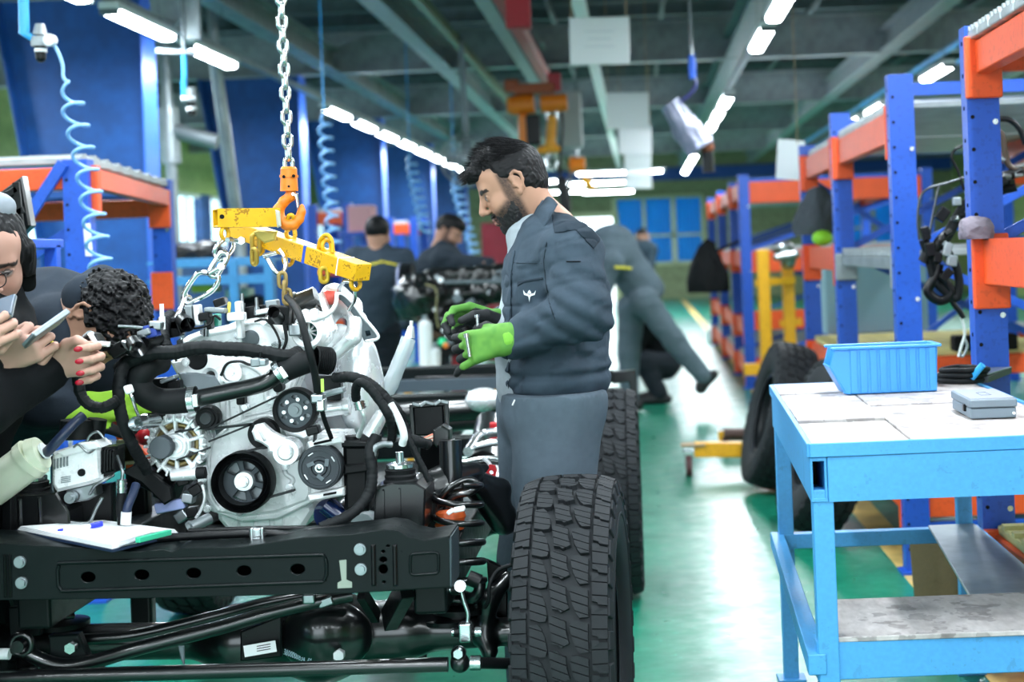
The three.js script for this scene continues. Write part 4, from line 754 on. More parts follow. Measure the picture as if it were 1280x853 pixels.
// ---------- engine hung from the hoist, over the chassis ----------
const circ = (x, y, r, n = 24, ry = r) => Array.from({ length: n }, (_, i) => [x + r * Math.cos(-i / n * 6.2832), y + ry * Math.sin(-i / n * 6.2832)]);
const engine = thing('engine', 'silver aluminium engine with belt pulleys and black hoses, hung over the chassis', 'engine');
{
  const e = engine, P = T, px = (d) => d / FPX;
  // block, head and gearbox bell behind the cover
  obj('engine_block', [plate([[232, 470], [372, 455], [392, 520], [400, 620], [380, 645], [272, 648], [258, 600], [262, 520]], 3.84, .52, undefined, .02), plate([[268, 500], [380, 490], [390, 530], [262, 540]], 3.83, .1)], M.aluDark, e);
  const vc = obj('valve_cover', plate([[213, 452], [221, 430], [233, 420], [248, 414], [284, 406], [298, 400], [318, 396], [338, 398], [351, 406], [359, 424], [363, 450], [340, 456], [240, 460]], 3.775, .46, undefined, .012), M.alu, e);
  obj('cover_ridge', [tube([[222, 450], [230, 432], [250, 421], [285, 414], [305, 406], [322, 403], [340, 408], [350, 422], [354, 446]].map(([x, y]) => P(x, y, 3.772)), .005, 60, 8), tube([[262, 450], [262, 426]].map(([x, y]) => P(x, y, 3.77)), .008, 8, 8), tube([[300, 446], [299, 410]].map(([x, y]) => P(x, y, 3.77)), .008, 8, 8)], M.alu, vc);
  obj('bolt', [[226, 428], [255, 415], [297, 420], [330, 402], [352, 428], [344, 432]].map(([x, y]) => cylz(.009, .014, P(x, y, 3.765), 6)), M.zinc, vc);
  obj('cam_cap', plate(circ(312, 424, 11).map(([x, y]) => [x, y]).concat(), 3.765, .02, undefined, .004), mat('#5f676c', .6), vc);
  obj('cam_cap', plate(circ(246, 450, 13), 3.73, .03, undefined, .004), M.plastic, vc);
  // timing cover
  const tc = obj('timing_cover', plate([[211, 452], [235, 446], [300, 440], [345, 440], [366, 448], [372, 470], [360, 498], [349, 512], [349, 522], [360, 532], [384, 548], [393, 580], [393, 612], [384, 628], [345, 642], [300, 648], [270, 642], [257, 624], [254, 596], [257, 572], [262, 556], [270, 544], [281, 536], [276, 520], [262, 508], [240, 497], [226, 480]], 3.735, .11, undefined, .008, [circ(262, 470, 6)]), M.alu, e);
  obj('cover_ridge', [
    tube([[262, 548], [258, 566], [257, 600], [260, 622], [270, 638]].map(([x, y]) => P(x + 4, y, 3.733)), .005, 40, 8), tube([[278, 534], [290, 531], [330, 520], [352, 524]].map(([x, y]) => P(x, y, 3.733)), .005, 30, 8),
    tube([[271, 500], [272, 534]].map(([x, y]) => P(x, y, 3.733)), .009, 8, 8), tube([[284, 498], [286, 532]].map(([x, y]) => P(x, y, 3.733)), .006, 8, 8), tube([[306, 520], [342, 510], [344, 488], [330, 484]].map(([x, y]) => P(x, y, 3.733)), .004, 30, 8),
    tube([[300, 500], [303, 525]].map(([x, y]) => P(x, y, 3.733)), .004, 8, 8), tube([[277, 478], [282, 462], [300, 454], [318, 460], [330, 472], [333, 500]].map(([x, y]) => P(x, y, 3.733)), .007, 40, 8), tube([[356, 582], [357, 592], [366, 600], [362, 610], [368, 618]].map(([x, y]) => P(x, y, 3.733)), .006, 30, 8)], M.alu, tc);
  obj('bolt', [[253, 600], [259, 636], [258, 648], [356, 583], [362, 610], [290, 466], [307, 509], [338, 500], [348, 484], [232, 453], [300, 640], [381, 540]].map(([x, y]) => [cylz(.010, .008, P(x, y, 3.728), 16), cylz(.007, .014, P(x, y, 3.722), 6)]), M.aluBright, tc);
  obj('boss', [cylz(.024, .02, P(290, 466, 3.73)), lathe([[.02, 0], [.026, 0], [.026, .012], [.02, .012]], P(290, 466, 3.72), 'z')], M.aluBright, tc);
  obj('cover_pocket', plate([[222, 466], [245, 466], [268, 470], [276, 482], [270, 496], [240, 494], [228, 482]], 3.731, .01), mat('#7d868c', .55, .4), tc);
  obj('sensor', cylz(.012, .03, P(349, 484, 3.72), 14), M.plastic, tc); obj('sensor', rbox(.02, .03, .03, .004, P(302, 498, 3.72).toArray()), M.plastic, tc);
  // oil pan and lower flange
  obj('oil_pan', [plate([[270, 636], [390, 630], [392, 640], [378, 662], [284, 664], [272, 650]], 3.76, .38, undefined, .01), plate([[252, 628], [300, 646], [345, 642], [393, 620], [396, 626], [346, 650], [300, 653], [254, 636]], 3.74, .1)], M.alu, e);
  obj('pan_rib', [296, 316, 336, 352].map((x) => plate([[x, 642], [x + 4, 642], [x + 4, 662], [x, 662]], 3.755, .01)), M.alu, e);
  // crank pulley
  const cp = sub('crank_pulley', e); const c0 = P(305, 602, 3.67); cp.position.copy(c0);
  obj('rim', lathe([[.052, .03], [.052, -.012], [.058, -.018], [.064, -.012], [.066, -.018], [.0675, -.013], [.069, -.018], [.0705, -.013], [.072, -.018], [.072, .02], [.07, .03]], [0, 0, 0], 'z', 48), M.rubber, cp);
  obj('web_face', prism(circ(0, 0, .053, 36), -.02, .012, .002, Array.from({ length: 6 }, (_, i) => { const a = i * Math.PI / 3 + .2, f = (r, t) => [r * Math.cos(a + t), r * Math.sin(a + t)]; return [f(.028, -.3), f(.047, -.34), f(.049, -.15), f(.049, .15), f(.047, .34), f(.028, .3)]; })), mat('#3a4146', .4, .5), cp);
  obj('back_face', cylz(.05, .01, [0, 0, -.035]), M.aluDark, cp);
  obj('hub', [lathe([[0, .012], [.012, .012], [.014, .004], [.022, .004], [.024, -.01], [.024, -.02], [0, -.02]], [0, 0, 0], 'z'), cylz(.011, .012, [0, 0, .014], 6)], M.aluBright, cp);
  // alternator
  const al = sub('alternator', e); al.position.copy(P(220, 557, 3.67)); const R = .07;
  const pr = []; for (let i = 0; i < 36; i++) { const a = i / 36 * 6.2832, k = i % 2 ? 1 : .93; pr.push([R * k * Math.cos(a), R * k * Math.sin(a)]); }
  obj('housing', [prism(pr, -.012, .016, .003, Array.from({ length: 10 }, (_, i) => { const a = i * .6283, f = (r, t) => [r * Math.cos(a + t), r * Math.sin(a + t)]; return [f(.036, -.2), f(.055, -.22), f(.055, .22), f(.036, .2)]; })), prism(circ(0, 0, R * .96, 40), -.11, .09, .004), prism(circ(0, 0, .03, 30), -.006, .02, .003)], M.aluBright, al);
  for (let i = 0; i < 20; i++) { const a = i / 20 * 6.2832; obj('fin', rbox(.006, .016, .018, .002, [.066 * Math.cos(a), .066 * Math.sin(a), .004], [0, 0, a - Math.PI / 2]), M.aluBright, al); }
  obj('inner_coil', [new THREE.TorusGeometry(.046, .008, 8, 40).translate(0, 0, -.018)], mat('#8a7a50', .4, .7), al);
  obj('pulley_cap', [cylz(.027, .035, [-.024, 0, .022], 32), lathe([[.0, .022], [.024, .022], [.027, .016], [.027, 0]], [-.024, 0, .024], 'z')], mat('#4d555b', .6), al);
  obj('pulley_hub', lathe([[.01, .02], [.017, .02], [.019, .01], [.019, 0]], [.004, 0, 0], 'z'), M.aluBright, al);
  obj('bracket', plate([[206, 516], [238, 514], [240, 530], [208, 532]], 3.69, .05, al.position), M.aluBright, al); obj('bracket', [plate([[213, 590], [250, 585], [252, 598], [216, 602]], 3.66, .06, al.position), rod(P(236, 520, 3.7).sub(al.position), P(249, 516, 3.7).sub(al.position), .012), rod(P(215, 594, 3.66).sub(al.position), P(246, 592, 3.66).sub(al.position), .015)], M.aluBright, al);
  obj('bracket_slot', [plate([[222, 592], [238, 590], [238, 592], [222, 594]], 3.655, .01, al.position, 0), plate([[222, 596], [238, 594], [238, 596], [222, 598]], 3.655, .01, al.position, 0)], M.blackMat, al);
  obj('bracket_bush', rod(P(246, 592, 3.66).sub(al.position), P(257, 591, 3.66).sub(al.position), .014), M.rubber, al);
  // pulleys
  const idl = sub('idler_pulley', e); idl.position.copy(P(259, 523, 3.67));
  obj('rim', lathe([[0, .004], [.012, .004], [.014, .012], [.02, .012], [.021, .004], [.026, .004], [.0285, .0], [.0285, -.03], [0, -.03]], [0, 0, 0], 'z', 36), M.plastic, idl); obj('dust_cap', lathe([[0, .016], [.013, .016], [.015, .012], [.015, 0]], [0, 0, 0], 'z', 24), mat('#2c3135', .45), idl);
  const wp = sub('pump_pulley', e); wp.position.copy(P(368.5, 513, 3.665));
  obj('rim', lathe([[.042, .004], [.05, .008], [.0525, .002], [.0525, -.03], [.044, -.03]], [0, 0, 0], 'z', 48), M.rubber, wp); obj('web_face', prism(circ(0, 0, .044, 40), -.012, .006, .001, [-.5, .57, 1.6, 2.7, 3.7, 4.7].map((a) => circ(.031 * Math.cos(a), .031 * Math.sin(a), .008, 12, .006))), mat('#41484d', .4, .5), wp);
  obj('back_plate', [cylz(.042, .005, [0, 0, -.025]), rbox(.03, .05, .004, .001, [.03, 0, -.02], [0, 0, .3])], M.aluDark, wp);
  obj('bolt', [.2, 1.25, 2.3, 3.3, 4.4, 5.4].map((a) => cylz(.0048, .01, [.026 * Math.cos(a), .026 * Math.sin(a), -.003], 8)), M.aluBright, wp); obj('hub', [cylz(.009, .012, [0, 0, -.002]), cylz(.017, .006, [0, 0, -.006])], M.aluDark, wp);
  obj('pump_housing', [plate([[352, 535], [385, 536], [398, 528], [400, 538], [380, 550], [358, 545]], 3.70, .06), plate([[345, 508], [350, 500], [352, 540], [346, 545]], 3.7, .05), rod(P(395, 514, 3.72), P(436, 508, 3.72), .018), rod(P(430, 509, 3.72), P(437, 508, 3.72), .021)], M.aluBright, e);
  const te = sub('belt_tensioner', e); te.position.copy(P(342, 553, 3.65));
  const tp = te.position, q = (x, y, d = 3.65) => P(x, y, d).sub(tp);
  obj('arm', [plate([[314, 540], [318, 532], [327, 530], [334, 536], [340, 541], [352, 547], [366, 551], [373, 560], [372, 572], [362, 580], [350, 577], [343, 568], [335, 566], [334, 560], [327, 555], [318, 551]], 3.635, .035, tp, .005)], M.alu, te);
  obj('spring_case', [lathe([[0, .012], [.016, .012], [.02, .008], [.03, .008], [.032, 0], [.032, -.04]], q(358, 565, 3.64), 'z'), cylz(.008, .01, q(358, 565, 3.62), 6)], M.aluBright, te);
  obj('rib', [plate([[322, 539], [325, 537], [333, 551], [329, 552]], 3.63, .01, tp), lathe([[.008, .004], [.011, .004], [.011, 0]], q(358, 565, 3.622), 'z')], M.aluBright, te);
  obj('roller', lathe([[0, .0], [.034, 0], [.036, -.004], [.036, -.028], [0, -.028]], q(328, 543, 3.67), 'z', 36), M.rubber, te);
  const ac = sub('compressor', e); ac.position.copy(P(400, 585, 3.655));
  obj('clutch_plate', [lathe([[0, .008], [.016, .008], [.018, .004], [.02, .008], [.026, .008], [.027, .005], [.041, .005], [.042, .009], [.046, .009], [.047, .004], [.05, .004], [.0525, -.002], [.0525, -.035], [0, -.035]], [0, 0, 0], 'z', 48)], mat('#3d4348', .5, .4), ac);
  obj('clutch_spring', [0, 1, 2].map((i) => { const a = i * 2.094 + .6; return rbox(.018, .01, .003, .001, [.022 * Math.cos(a), .022 * Math.sin(a), .009], [0, 0, a + .8]); }), M.steelGrey, ac); obj('slot', [0, 1, 2, 3].map((i) => { const a = i * 1.571 + .55; return rbox(.014, .003, .003, .001, [.038 * Math.cos(a), .038 * Math.sin(a), .006], [0, 0, a + 1.57]); }), M.white, ac);
  obj('hub_bolt', [sph(.0065, [0, 0, .01], [1, 1, .6], 12), cylz(.01, .004, [0, 0, .008])], M.chrome, ac);
  obj('housing', [plate([[382, 556], [392, 545], [428, 545], [434, 560], [432, 616], [400, 626], [384, 620]], 3.70, .16, ac.position, .01), plate([[384, 553], [427, 545], [429, 554], [386, 562]], 3.66, .04, ac.position), plate([[384, 620], [430, 610], [430, 620], [386, 628]], 3.66, .05, ac.position)], M.alu, ac); obj('housing_slot', [plate([[392, 554], [414, 549], [414, 552], [392, 557]], 3.655, .01, ac.position, 0), plate([[404, 618], [420, 615], [420, 617.5], [404, 620.5]], 3.655, .01, ac.position, 0)], M.blackMat, ac);
  // belt, traced over the pulleys
  const beltM = mat('#1c2023', .7), bl = (a, b) => bar(P(a[0], a[1], 3.672), P(b[0], b[1], 3.672), .0045, .022, 0, V(0, 0, 1));
  for (const b of [bl([262, 536], [346, 496]), bl([258, 537], [318, 530]).translate(0, 0, 0), bl([220, 540], [252, 535]), bl([262, 552], [316, 530]), bl([306, 565], [335, 558]), bl([222, 575], [262, 560]), bl([336, 622], [368, 613]), bl([395, 540], [392, 560])]) obj('belt', b, beltM, e);
  // dark intake duct with clamps
  const hs = (pts, r, nm, m, n = 16) => obj(nm, tube(pts.map((p) => P(p[0], p[1], p[2] || 3.6)), r, pts.length * 10, n), m, e);
  hs([[200, 452, 3.66], [188, 457, 3.62], [178, 466], [174, 478], [180, 491], [195, 500], [212, 502], [240, 500]], .0295, 'intake_hose', M.hose);
  hs([[238, 500], [262, 495], [290, 489], [318, 483], [335, 477], [348, 467], [356, 462]], .0195, 'intake_pipe', M.black);
  hs([[352, 465], [366, 459], [382, 453], [394, 450]], .027, 'intake_hose', M.hose);
  { const a = P(394, 450, 3.6), b = P(416, 452, 3.62), prof = []; for (let i = 0; i <= 20; i++) { const t = i / 20; prof.push([.030 + .003 * Math.sin(i * Math.PI) + (i % 2 ? .0025 : -.0015) - (t > .8 ? (t - .8) * .05 : 0), t * .045]); } prof.push([0, .045]); const g = lathe(prof, [0, 0, 0], 'y', 32); g.applyQuaternion(new THREE.Quaternion().setFromUnitVectors(V(0, 1, 0), b.clone().sub(a).normalize())); obj('bellows', g.translate(a.x, a.y, a.z), M.rubber, e); }
  for (const [x, y, a, r] of [[241, 500, .05, .0315], [351, 465, .55, .0295]]) obj('hose_clamp', [xf(new THREE.CylinderGeometry(r, r, .016, 32, 1, true).rotateZ(Math.PI / 2), P(x, y, 3.6), [0, 0, a]), rbox(.014, .03, .012, .002, P(x + 3, y + 1, 3.6 - r).toArray(), [0, 0, a])], M.zinc, e);
  // harness bound in black tape
  const wrap = (pts, r, nm = 'wiring_harness', m = M.hose) => { const c = new THREE.CatmullRomCurve3(pts.map((p) => P(p[0], p[1], p[2] || 3.6))), L = pts.length * 12; const g = new THREE.TubeGeometry(c, L, r, 12, false), pa = g.attributes.position; for (let i = 0; i < pa.count; i++) { const row = Math.floor(i / 13), cp = c.getPointAt(Math.min(1, row / L)), k = 1 + .035 * Math.sin(row * 1.9) + .2 * (vnoise(row * .35, i % 13 * .4, 3) - .5); pa.setXYZ(i, cp.x + (pa.getX(i) - cp.x) * k, cp.y + (pa.getY(i) - cp.y) * k, cp.z + (pa.getZ(i) - cp.z) * k); } g.computeVertexNormals(); return obj(nm, g, m, e); };
  wrap([[148, 462, 3.6], [165, 450, 3.58], [190, 442, 3.58], [220, 440], [250, 435], [280, 436], [310, 438], [335, 442], [360, 446], [372, 442, 3.64]], .0165);
  wrap([[158, 452, 3.58], [150, 470, 3.56], [148, 495, 3.55], [152, 520, 3.55], [160, 545, 3.56], [172, 568, 3.6], [184, 590, 3.64]], .0135);
  wrap([[206, 436, 3.62], [202, 420, 3.64], [204, 405, 3.68], [214, 396, 3.72]], .017); 
  wrap([[97, 458, 3.5], [98, 476, 3.5], [102, 495, 3.5], [115, 508, 3.5], [132, 509, 3.5], [147, 500, 3.52]], .0125);
  wrap([[140, 440, 3.6], [150, 434, 3.58], [160, 436, 3.56], [172, 442, 3.56]], .012);
  wrap([[418, 473, 3.6], [440, 472, 3.58], [458, 478, 3.58], [474, 490, 3.58], [486, 503, 3.58], [497, 515, 3.58], [503, 530, 3.6], [510, 546, 3.6], [522, 552, 3.6], [536, 556, 3.62]], .0125);
  wrap([[445, 500, 3.58], [445, 485, 3.56], [452, 478, 3.54], [463, 487, 3.54], [475, 502, 3.54], [485, 518, 3.54], [490, 535, 3.56], [490, 550, 3.58]], .0105);
  wrap([[496, 528, 3.56], [510, 548, 3.56], [520, 568, 3.56], [530, 588, 3.56], [537, 602, 3.56]], .0075);
  wrap([[470, 545, 3.56], [462, 565, 3.54], [465, 590, 3.53], [462, 615, 3.52], [448, 635, 3.5], [430, 648, 3.48], [400, 660, 3.46]], .0125);
  wrap([[490, 556, 3.56], [478, 556, 3.55], [469, 560, 3.54], [466, 572, 3.54]], .007, 'wiring_harness', M.aluDark);
  wrap([[392, 465, 3.57], [395, 480, 3.56], [400, 498, 3.57], [404, 520, 3.6], [414, 548, 3.64]], .0055); 
  // top of the head: connectors, coils, fuel rail
  const cn = (x, y, w, h, r = 0, m = M.plastic, d = 3.7, nm = 'connector', t = .035) => obj(nm, rbox(w, h, t, .004, P(x, y, d).toArray(), [0, 0, r]), m, e);
  cn(214, 412, .05, .04, .2); cn(225, 405, .04, .03, -.1); cn(232, 402, .022, .05, .1, M.blackSat); cn(248, 394, .014, .05, .05, M.alu); cn(256, 396, .03, .02, .1, M.plastic); cn(263, 404, .012, .03); cn(270, 388, .05, .012, -.1, M.aluDark); cn(238, 392, .018, .04, 0, M.aluDark); cn(300, 400, .014, .09, .02, M.alu, 3.74); cn(296, 396, .04, .02, 0, M.alu); cn(350, 394, .05, .045, -.1, M.plastic, 3.68); cn(337, 388, .06, .012, .15, M.alu, 3.72); cn(341, 380, .03, .02, .1, M.aluDark, 3.8); cn(320, 390, .05, .03, .1, M.blackSat, 3.8); cn(362, 400, .03, .05, .1, M.plastic, 3.72); cn(370, 412, .03, .03, 0, M.steel, 3.7); cn(276, 378, .03, .02, .3, M.blackSat, 3.9); cn(262, 398, .02, .016, .3, mat('#2f7d74', .4), 3.74); cn(272, 400, .012, .03, 0, mat('#37a08c', .4), 3.75);
  obj('open_pipe', [xf(new THREE.CylinderGeometry(.014, .016, .05, 20, 1, true).rotateX(Math.PI / 2 - .3), P(345, 394, 3.64)), cylz(.012, .01, P(345, 394, 3.67))], M.blackSat, e);
  obj('open_pipe', [xf(new THREE.CylinderGeometry(.017, .017, .06, 20, 1, true).rotateX(Math.PI / 2), P(231, 403, 3.66), [.2, .5, 0])], M.blackSat, e);
  for (const [x, y0, y1] of [[303, 367, 412], [321, 372, 385], [239, 386, 400], [258, 399, 415]]) obj('stud', [rod(P(x, y1, 3.76), P(x - .5, y0, 3.76), .0045), rod(P(x, y0 + 12, 3.76), P(x - .3, y0 + 22, 3.76), .007)], M.steel, e);
  obj('dipstick_tag', [rbox(.008, .04, .006, .003, P(286, 388, 3.72).toArray(), [0, 0, -.12])], mat('#e6cf5a', .4), e);
  obj('thin_wire', [tube([[226, 418], [222, 404], [232, 396], [240, 410], [262, 406], [268, 395], [276, 400]].map(([x, y]) => P(x, y, 3.66)), .003, 50, 6), tube([[318, 402], [332, 400], [343, 412], [350, 430], [345, 444]].map(([x, y]) => P(x, y, 3.66)), .003, 40, 6), tube([[326, 440], [324, 452], [320, 458]].map(([x, y]) => P(x, y, 3.56)), .0035, 12, 6), tube([[276, 470], [284, 455], [300, 452], [312, 456], [330, 455]].map(([x, y]) => P(x, y, 3.57)), .0035, 40, 6), tube([[214, 430], [216, 440], [221, 452]].map(([x, y]) => P(x, y, 3.6)), .003, 12, 6), tube([[355, 405], [358, 425], [352, 440], [345, 446]].map(([x, y]) => P(x, y, 3.64)), .004, 24, 6)], M.blackSat, e);
  cn(321, 453, .022, .02, 0, M.aluDark, 3.56); cn(330, 453, .016, .016, 0, M.galv, 3.56);
  // throttle, turbo and bright heat shields at the right
  obj('throttle_body', [rod(P(374, 385, 3.85), P(398, 376, 3.85), .036), rod(P(371, 386, 3.85), P(376, 384, 3.85), .041)], M.black, e);
  obj('throttle_plate', plate([[396, 368], [402, 365], [420, 412], [418, 416], [411, 416]], 3.75, .03), M.aluBright, e);
  obj('actuator', [plate([[384, 398], [396, 380], [402, 384], [413, 414], [406, 420], [390, 420]], 3.78, .08)], M.black, e);
  obj('turbo_housing', [lathe([[.024, .02], [.036, .02], [.040, .012], [.044, -.01], [.05, -.03], [.05, -.06], [0, -.06]], P(386, 415, 3.72), 'z', 40), sdfMesh([ell(P(386, 422, 3.8), [.06, .055, .06], .02), cap(P(386, 440, 3.8), P(425, 420, 3.84), .03, .03, .03)], .008)], M.alu, e);
  { const w = sub('turbo_wheel', e); w.position.copy(P(386, 415, 3.72)); obj('blade', Array.from({ length: 9 }, (_, i) => rbox(.004, .022, .012, .001, [.012 * Math.sin(i * .698), .012 * Math.cos(i * .698), .0], [0, .5, -i * .698])), M.aluBright, w); obj('backing', cylz(.025, .004, [0, 0, -.02]), mat('#1f6f62', .4, .3), w); obj('nut', cylz(.005, .012, [0, 0, .006], 6), M.steel, w); }
  obj('bolt', [[382, 392], [393, 391], [407, 417], [400, 400]].map(([x, y]) => cylz(.011, .016, P(x, y, 3.73), 8)), M.aluBright, e);
  obj('red_cap', sph(.02, P(412, 372, 3.8), [1.1, .9, 1], 12), mat('#d8564a', .5), e);
  obj('heat_shield', sdfMesh([ell(P(448, 470, 3.9), [.055, .10, .06], .03), ell(P(452, 500, 3.9), [.052, .085, .06], .04), cap(P(450, 440, 3.9), P(455, 520, 3.9), .032, .036, .03), cut(cap(P(455, 458, 3.82), P(468, 458, 3.82), .008, .008, .01))], .007), M.aluBright, e);
  obj('heat_shield', sdfMesh([cap(P(418, 372, 3.86), P(438, 384, 3.84), .03, .028, .03), cap(P(438, 384, 3.84), P(447, 402, 3.8), .022, .02, .02), cap(P(447, 402, 3.8), P(441, 422, 3.78), .02, .017, .02), cap(P(441, 422, 3.78), P(416, 446, 3.78), .017, .017, .02), cap(P(418, 372, 3.86), P(412, 398, 3.86), .028, .02, .03)], .007), M.aluBright, e);
  obj('mount_arm', plate([[418, 367], [428, 367], [440, 378], [452, 394], [473, 420], [470, 424], [456, 428], [452, 420], [446, 400], [434, 384]], 3.78, .008, undefined, .002, [[[455, 413], [463, 412], [465, 420], [457, 422]]]), mat('#4a5256', .35, .7), e);
  obj('mount_rim', tube([[419, 367], [429, 368], [441, 379], [453, 395], [473, 421], [457, 427]].map(([x, y]) => P(x, y, 3.775)), .004, 50, 8), M.aluBright, e);
  obj('bright_pipe', tube([[380, 402, 3.72], [395, 400, 3.7], [410, 393, 3.7], [419, 382, 3.72], [421, 370, 3.76]].map((p) => P(...p)), .0055, 40, 8), M.aluBright, e);
  obj('bright_pipe', tube([[450, 510, 3.6], [455, 520, 3.6], [452, 535, 3.62], [448, 546, 3.64]].map((p) => P(...p)), .006, 24, 8), M.aluBright, e);
  obj('hose_ferrule', [rod(P(448, 502, 3.58), P(451, 512, 3.58), .012), ...[0, 1, 2].map((i) => rod(P(448.5 + i, 503 + i * 3.4, 3.58), P(449 + i, 504.6 + i * 3.4, 3.58), .0135))], M.zinc, e);
  obj('sensor', [rod(P(478, 517, 3.7), P(462, 545, 3.7), .016, .02), rod(P(480, 513, 3.7), P(476, 520, 3.7), .01)], M.aluBright, e);
  obj('breather_pipe', tube([[488, 505, 3.56], [500, 528, 3.55], [505, 545, 3.55], [503, 556, 3.56]].map((p) => P(...p)), .009, 30, 8), M.white, e);
  obj('green_label', rbox(.007, .03, .004, .001, P(403, 482, 3.55).toArray()), mat('#b7e05a', .4), e);
  cn(398, 498, .03, .02, 0, M.steel, 3.57); cn(402, 506, .02, .03, 0, M.zinc, 3.57); cn(392, 538, .03, .02, .2, M.blackSat, 3.62); cn(412, 485, .06, .06, 0, M.blackSat, 3.72); cn(418, 490, .05, .014, .2, M.galv, 3.66);
  // left side: coolant neck, sensors, pipes
  obj('open_pipe', [xf(new THREE.CylinderGeometry(.0185, .0185, .055, 24, 1, true).rotateX(Math.PI / 2), P(170, 433, 3.5), [.25, .45, 0]), xf(new THREE.CylinderGeometry(.0195, .0195, .02, 24, 1, true).rotateX(Math.PI / 2), P(176, 430, 3.52), [.25, .45, 0]), rod(P(178, 429, 3.56), P(196, 424, 3.62), .02)], M.blackSat, e);
  obj('open_pipe', [xf(new THREE.CylinderGeometry(.0165, .0165, .04, 24, 1, true).rotateX(Math.PI / 2), P(173, 529, 3.54)), lathe([[.0145, .0], [.0165, .0], [.0165, -.05], [.012, -.05]], P(173, 529, 3.56), 'z'), rod(P(176, 529, 3.58), P(195, 526, 3.64), .016)], M.zinc, e);
  obj('bright_pipe', tube([[161, 488, 3.5], [166, 500, 3.5], [170, 512, 3.52], [173, 520, 3.54]].map((p) => P(...p)), .004, 24, 8), M.zinc, e); cn(161, 487, .012, .02, .3, M.white, 3.5);
  obj('bright_pipe', tube([[148, 408, 3.56], [170, 409, 3.56], [190, 411, 3.56], [200, 405, 3.58]].map((p) => P(...p)), .0035, 24, 8), M.steel, e); obj('stud', [rod(P(203, 412, 3.58), P(202, 380, 3.58), .005), rod(P(203, 412, 3.58), P(202.5, 396, 3.58), .007)], M.white, e);
  cn(190, 414, .03, .03, .2, mat('#1f3b8f', .4), 3.57); cn(196, 407, .03, .02, -.1, M.steel, 3.57); cn(182, 416, .03, .016, .3, M.aluDark, 3.56); cn(150, 437, .04, .03, .5, M.blackSat, 3.56); cn(160, 432, .03, .02, -.3, M.steel, 3.56);
  cn(205, 488, .06, .06, 0, M.blackSat, 3.72); cn(212, 474, .04, .01, .3, M.galv, 3.68); cn(220, 486, .03, .04, .1, M.plastic, 3.7);
  obj('starter_motor', [rod(P(200, 600, 3.75), P(225, 606, 3.75), .045), rbox(.09, .07, .06, .02, P(196, 597, 3.72).toArray(), [0, 0, -.5])], M.plastic, e); cn(188, 590, .08, .02, -.6, M.blackSat, 3.68); cn(214, 632, .07, .025, .15, mat('#8d97c4', .35), 3.7);
  obj('bright_pipe', tube([[253, 606, 3.66], [256, 622, 3.66], [252, 636, 3.66], [245, 648, 3.66]].map((p) => P(...p)), .004, 24, 8), M.aluBright, e);
  obj('drain_pipe', [rod(P(238, 660, 3.62), P(262, 648, 3.66), .013), rod(P(237, 661, 3.62), P(241, 658, 3.62), .016)], M.galv, e);
  for (const [x, y, a] of [[230, 600, .3], [236, 622, -.2], [246, 612, .5], [242, 640, .1], [228, 645, .6]]) cn(x, y, .03, .025, a, (x % 4) ? M.blackSat : M.steel, 3.7);
  obj('oil_filter', [cylz(.038, .08, P(416, 640, 3.75)), rod(P(406, 632, 3.7), P(424, 646, 3.7), .02)], mat('#12204a', .25, .1, { clearcoat: .8 }), e);
  obj('gearbox_bell', sdfMesh([cap(P(320, 540, 4.35), P(330, 545, 4.75), .2, .13, .05), cap(P(330, 545, 4.75), P(345, 545, 5.3), .12, .09, .05)], .02), M.aluDark, e);
  settle(e);
}
// boxes and reservoirs that stand on the chassis beside the engine
{
  const t = thing('coolant_box', 'black ribbed plastic box right of the compressor, under the hoses', 'container'); const P = T;
  obj('box', [plate([[428, 556], [462, 556], [464, 574], [462, 580], [460, 640], [430, 640]], 3.68, .12, undefined, .01), plate([[426, 552], [465, 552], [465, 560], [427, 560]], 3.67, .14, undefined, .004), plate([[430, 582], [461, 580], [462, 590], [430, 594]], 3.665, .05)], M.plastic, t);
  obj('cap', [rod(P(440, 552, 3.72), P(440, 545, 3.72), .02), rbox(.03, .02, .02, .004, P(458, 548, 3.7).toArray())], M.blackSat, t); settle(t);
}
{
  const t = thing('fuse_box', 'black square fuse box panel with exposed coloured wires behind the right engine mount', 'fuse box'); const P = T, d = 3.95;
  obj('panel', plate([[516, 509], [554, 506], [556, 545], [518, 545]], d, .05), M.blackSat, t); obj('frame', [bar(P(512, 508, d), P(558, 504, d), .012, .01), bar(P(558, 504, d), P(560, 545, d), .012, .01), bar(P(514, 508, d), P(517, 546, d), .012, .01)], M.black, t);
  obj('edge_clip', [0, 1, 2, 3, 4].map((i) => rbox(.02, .008, .01, .002, P(520 + i * 9, 506 - i * .8, d - .01).toArray(), [0, 0, i % 2 ? .6 : -.3])), M.steel, t);
  obj('relay_box', plate([[541, 538], [552, 532], [562, 538], [562, 553], [546, 560], [541, 555]], 3.88, .06), M.black, t);
  for (let i = 0; i < 6; i++) obj('wire', tube([P(524, 551 + i, 3.87), P(532, 547 + i * 1.1, 3.86), P(541, 543 + i * 1.6, 3.87)], .0022, 12, 6), mat(['#d9826a', '#c7b9a4', '#e8d7c8', '#b0503c', '#dfd3c4', '#d0a088'][i], .5), t);
  obj('stand', [bar(P(536, 545, 4.0), P(536, 600, 4.02), .05, .03), plate([[552, 556], [566, 552], [566, 566], [552, 567]], 3.92, .04)], M.blackSat, t); obj('white_block', plate([[553, 553], [567, 550], [567, 566], [553, 567]], 3.9, .03), M.white, t); settle(t);
}
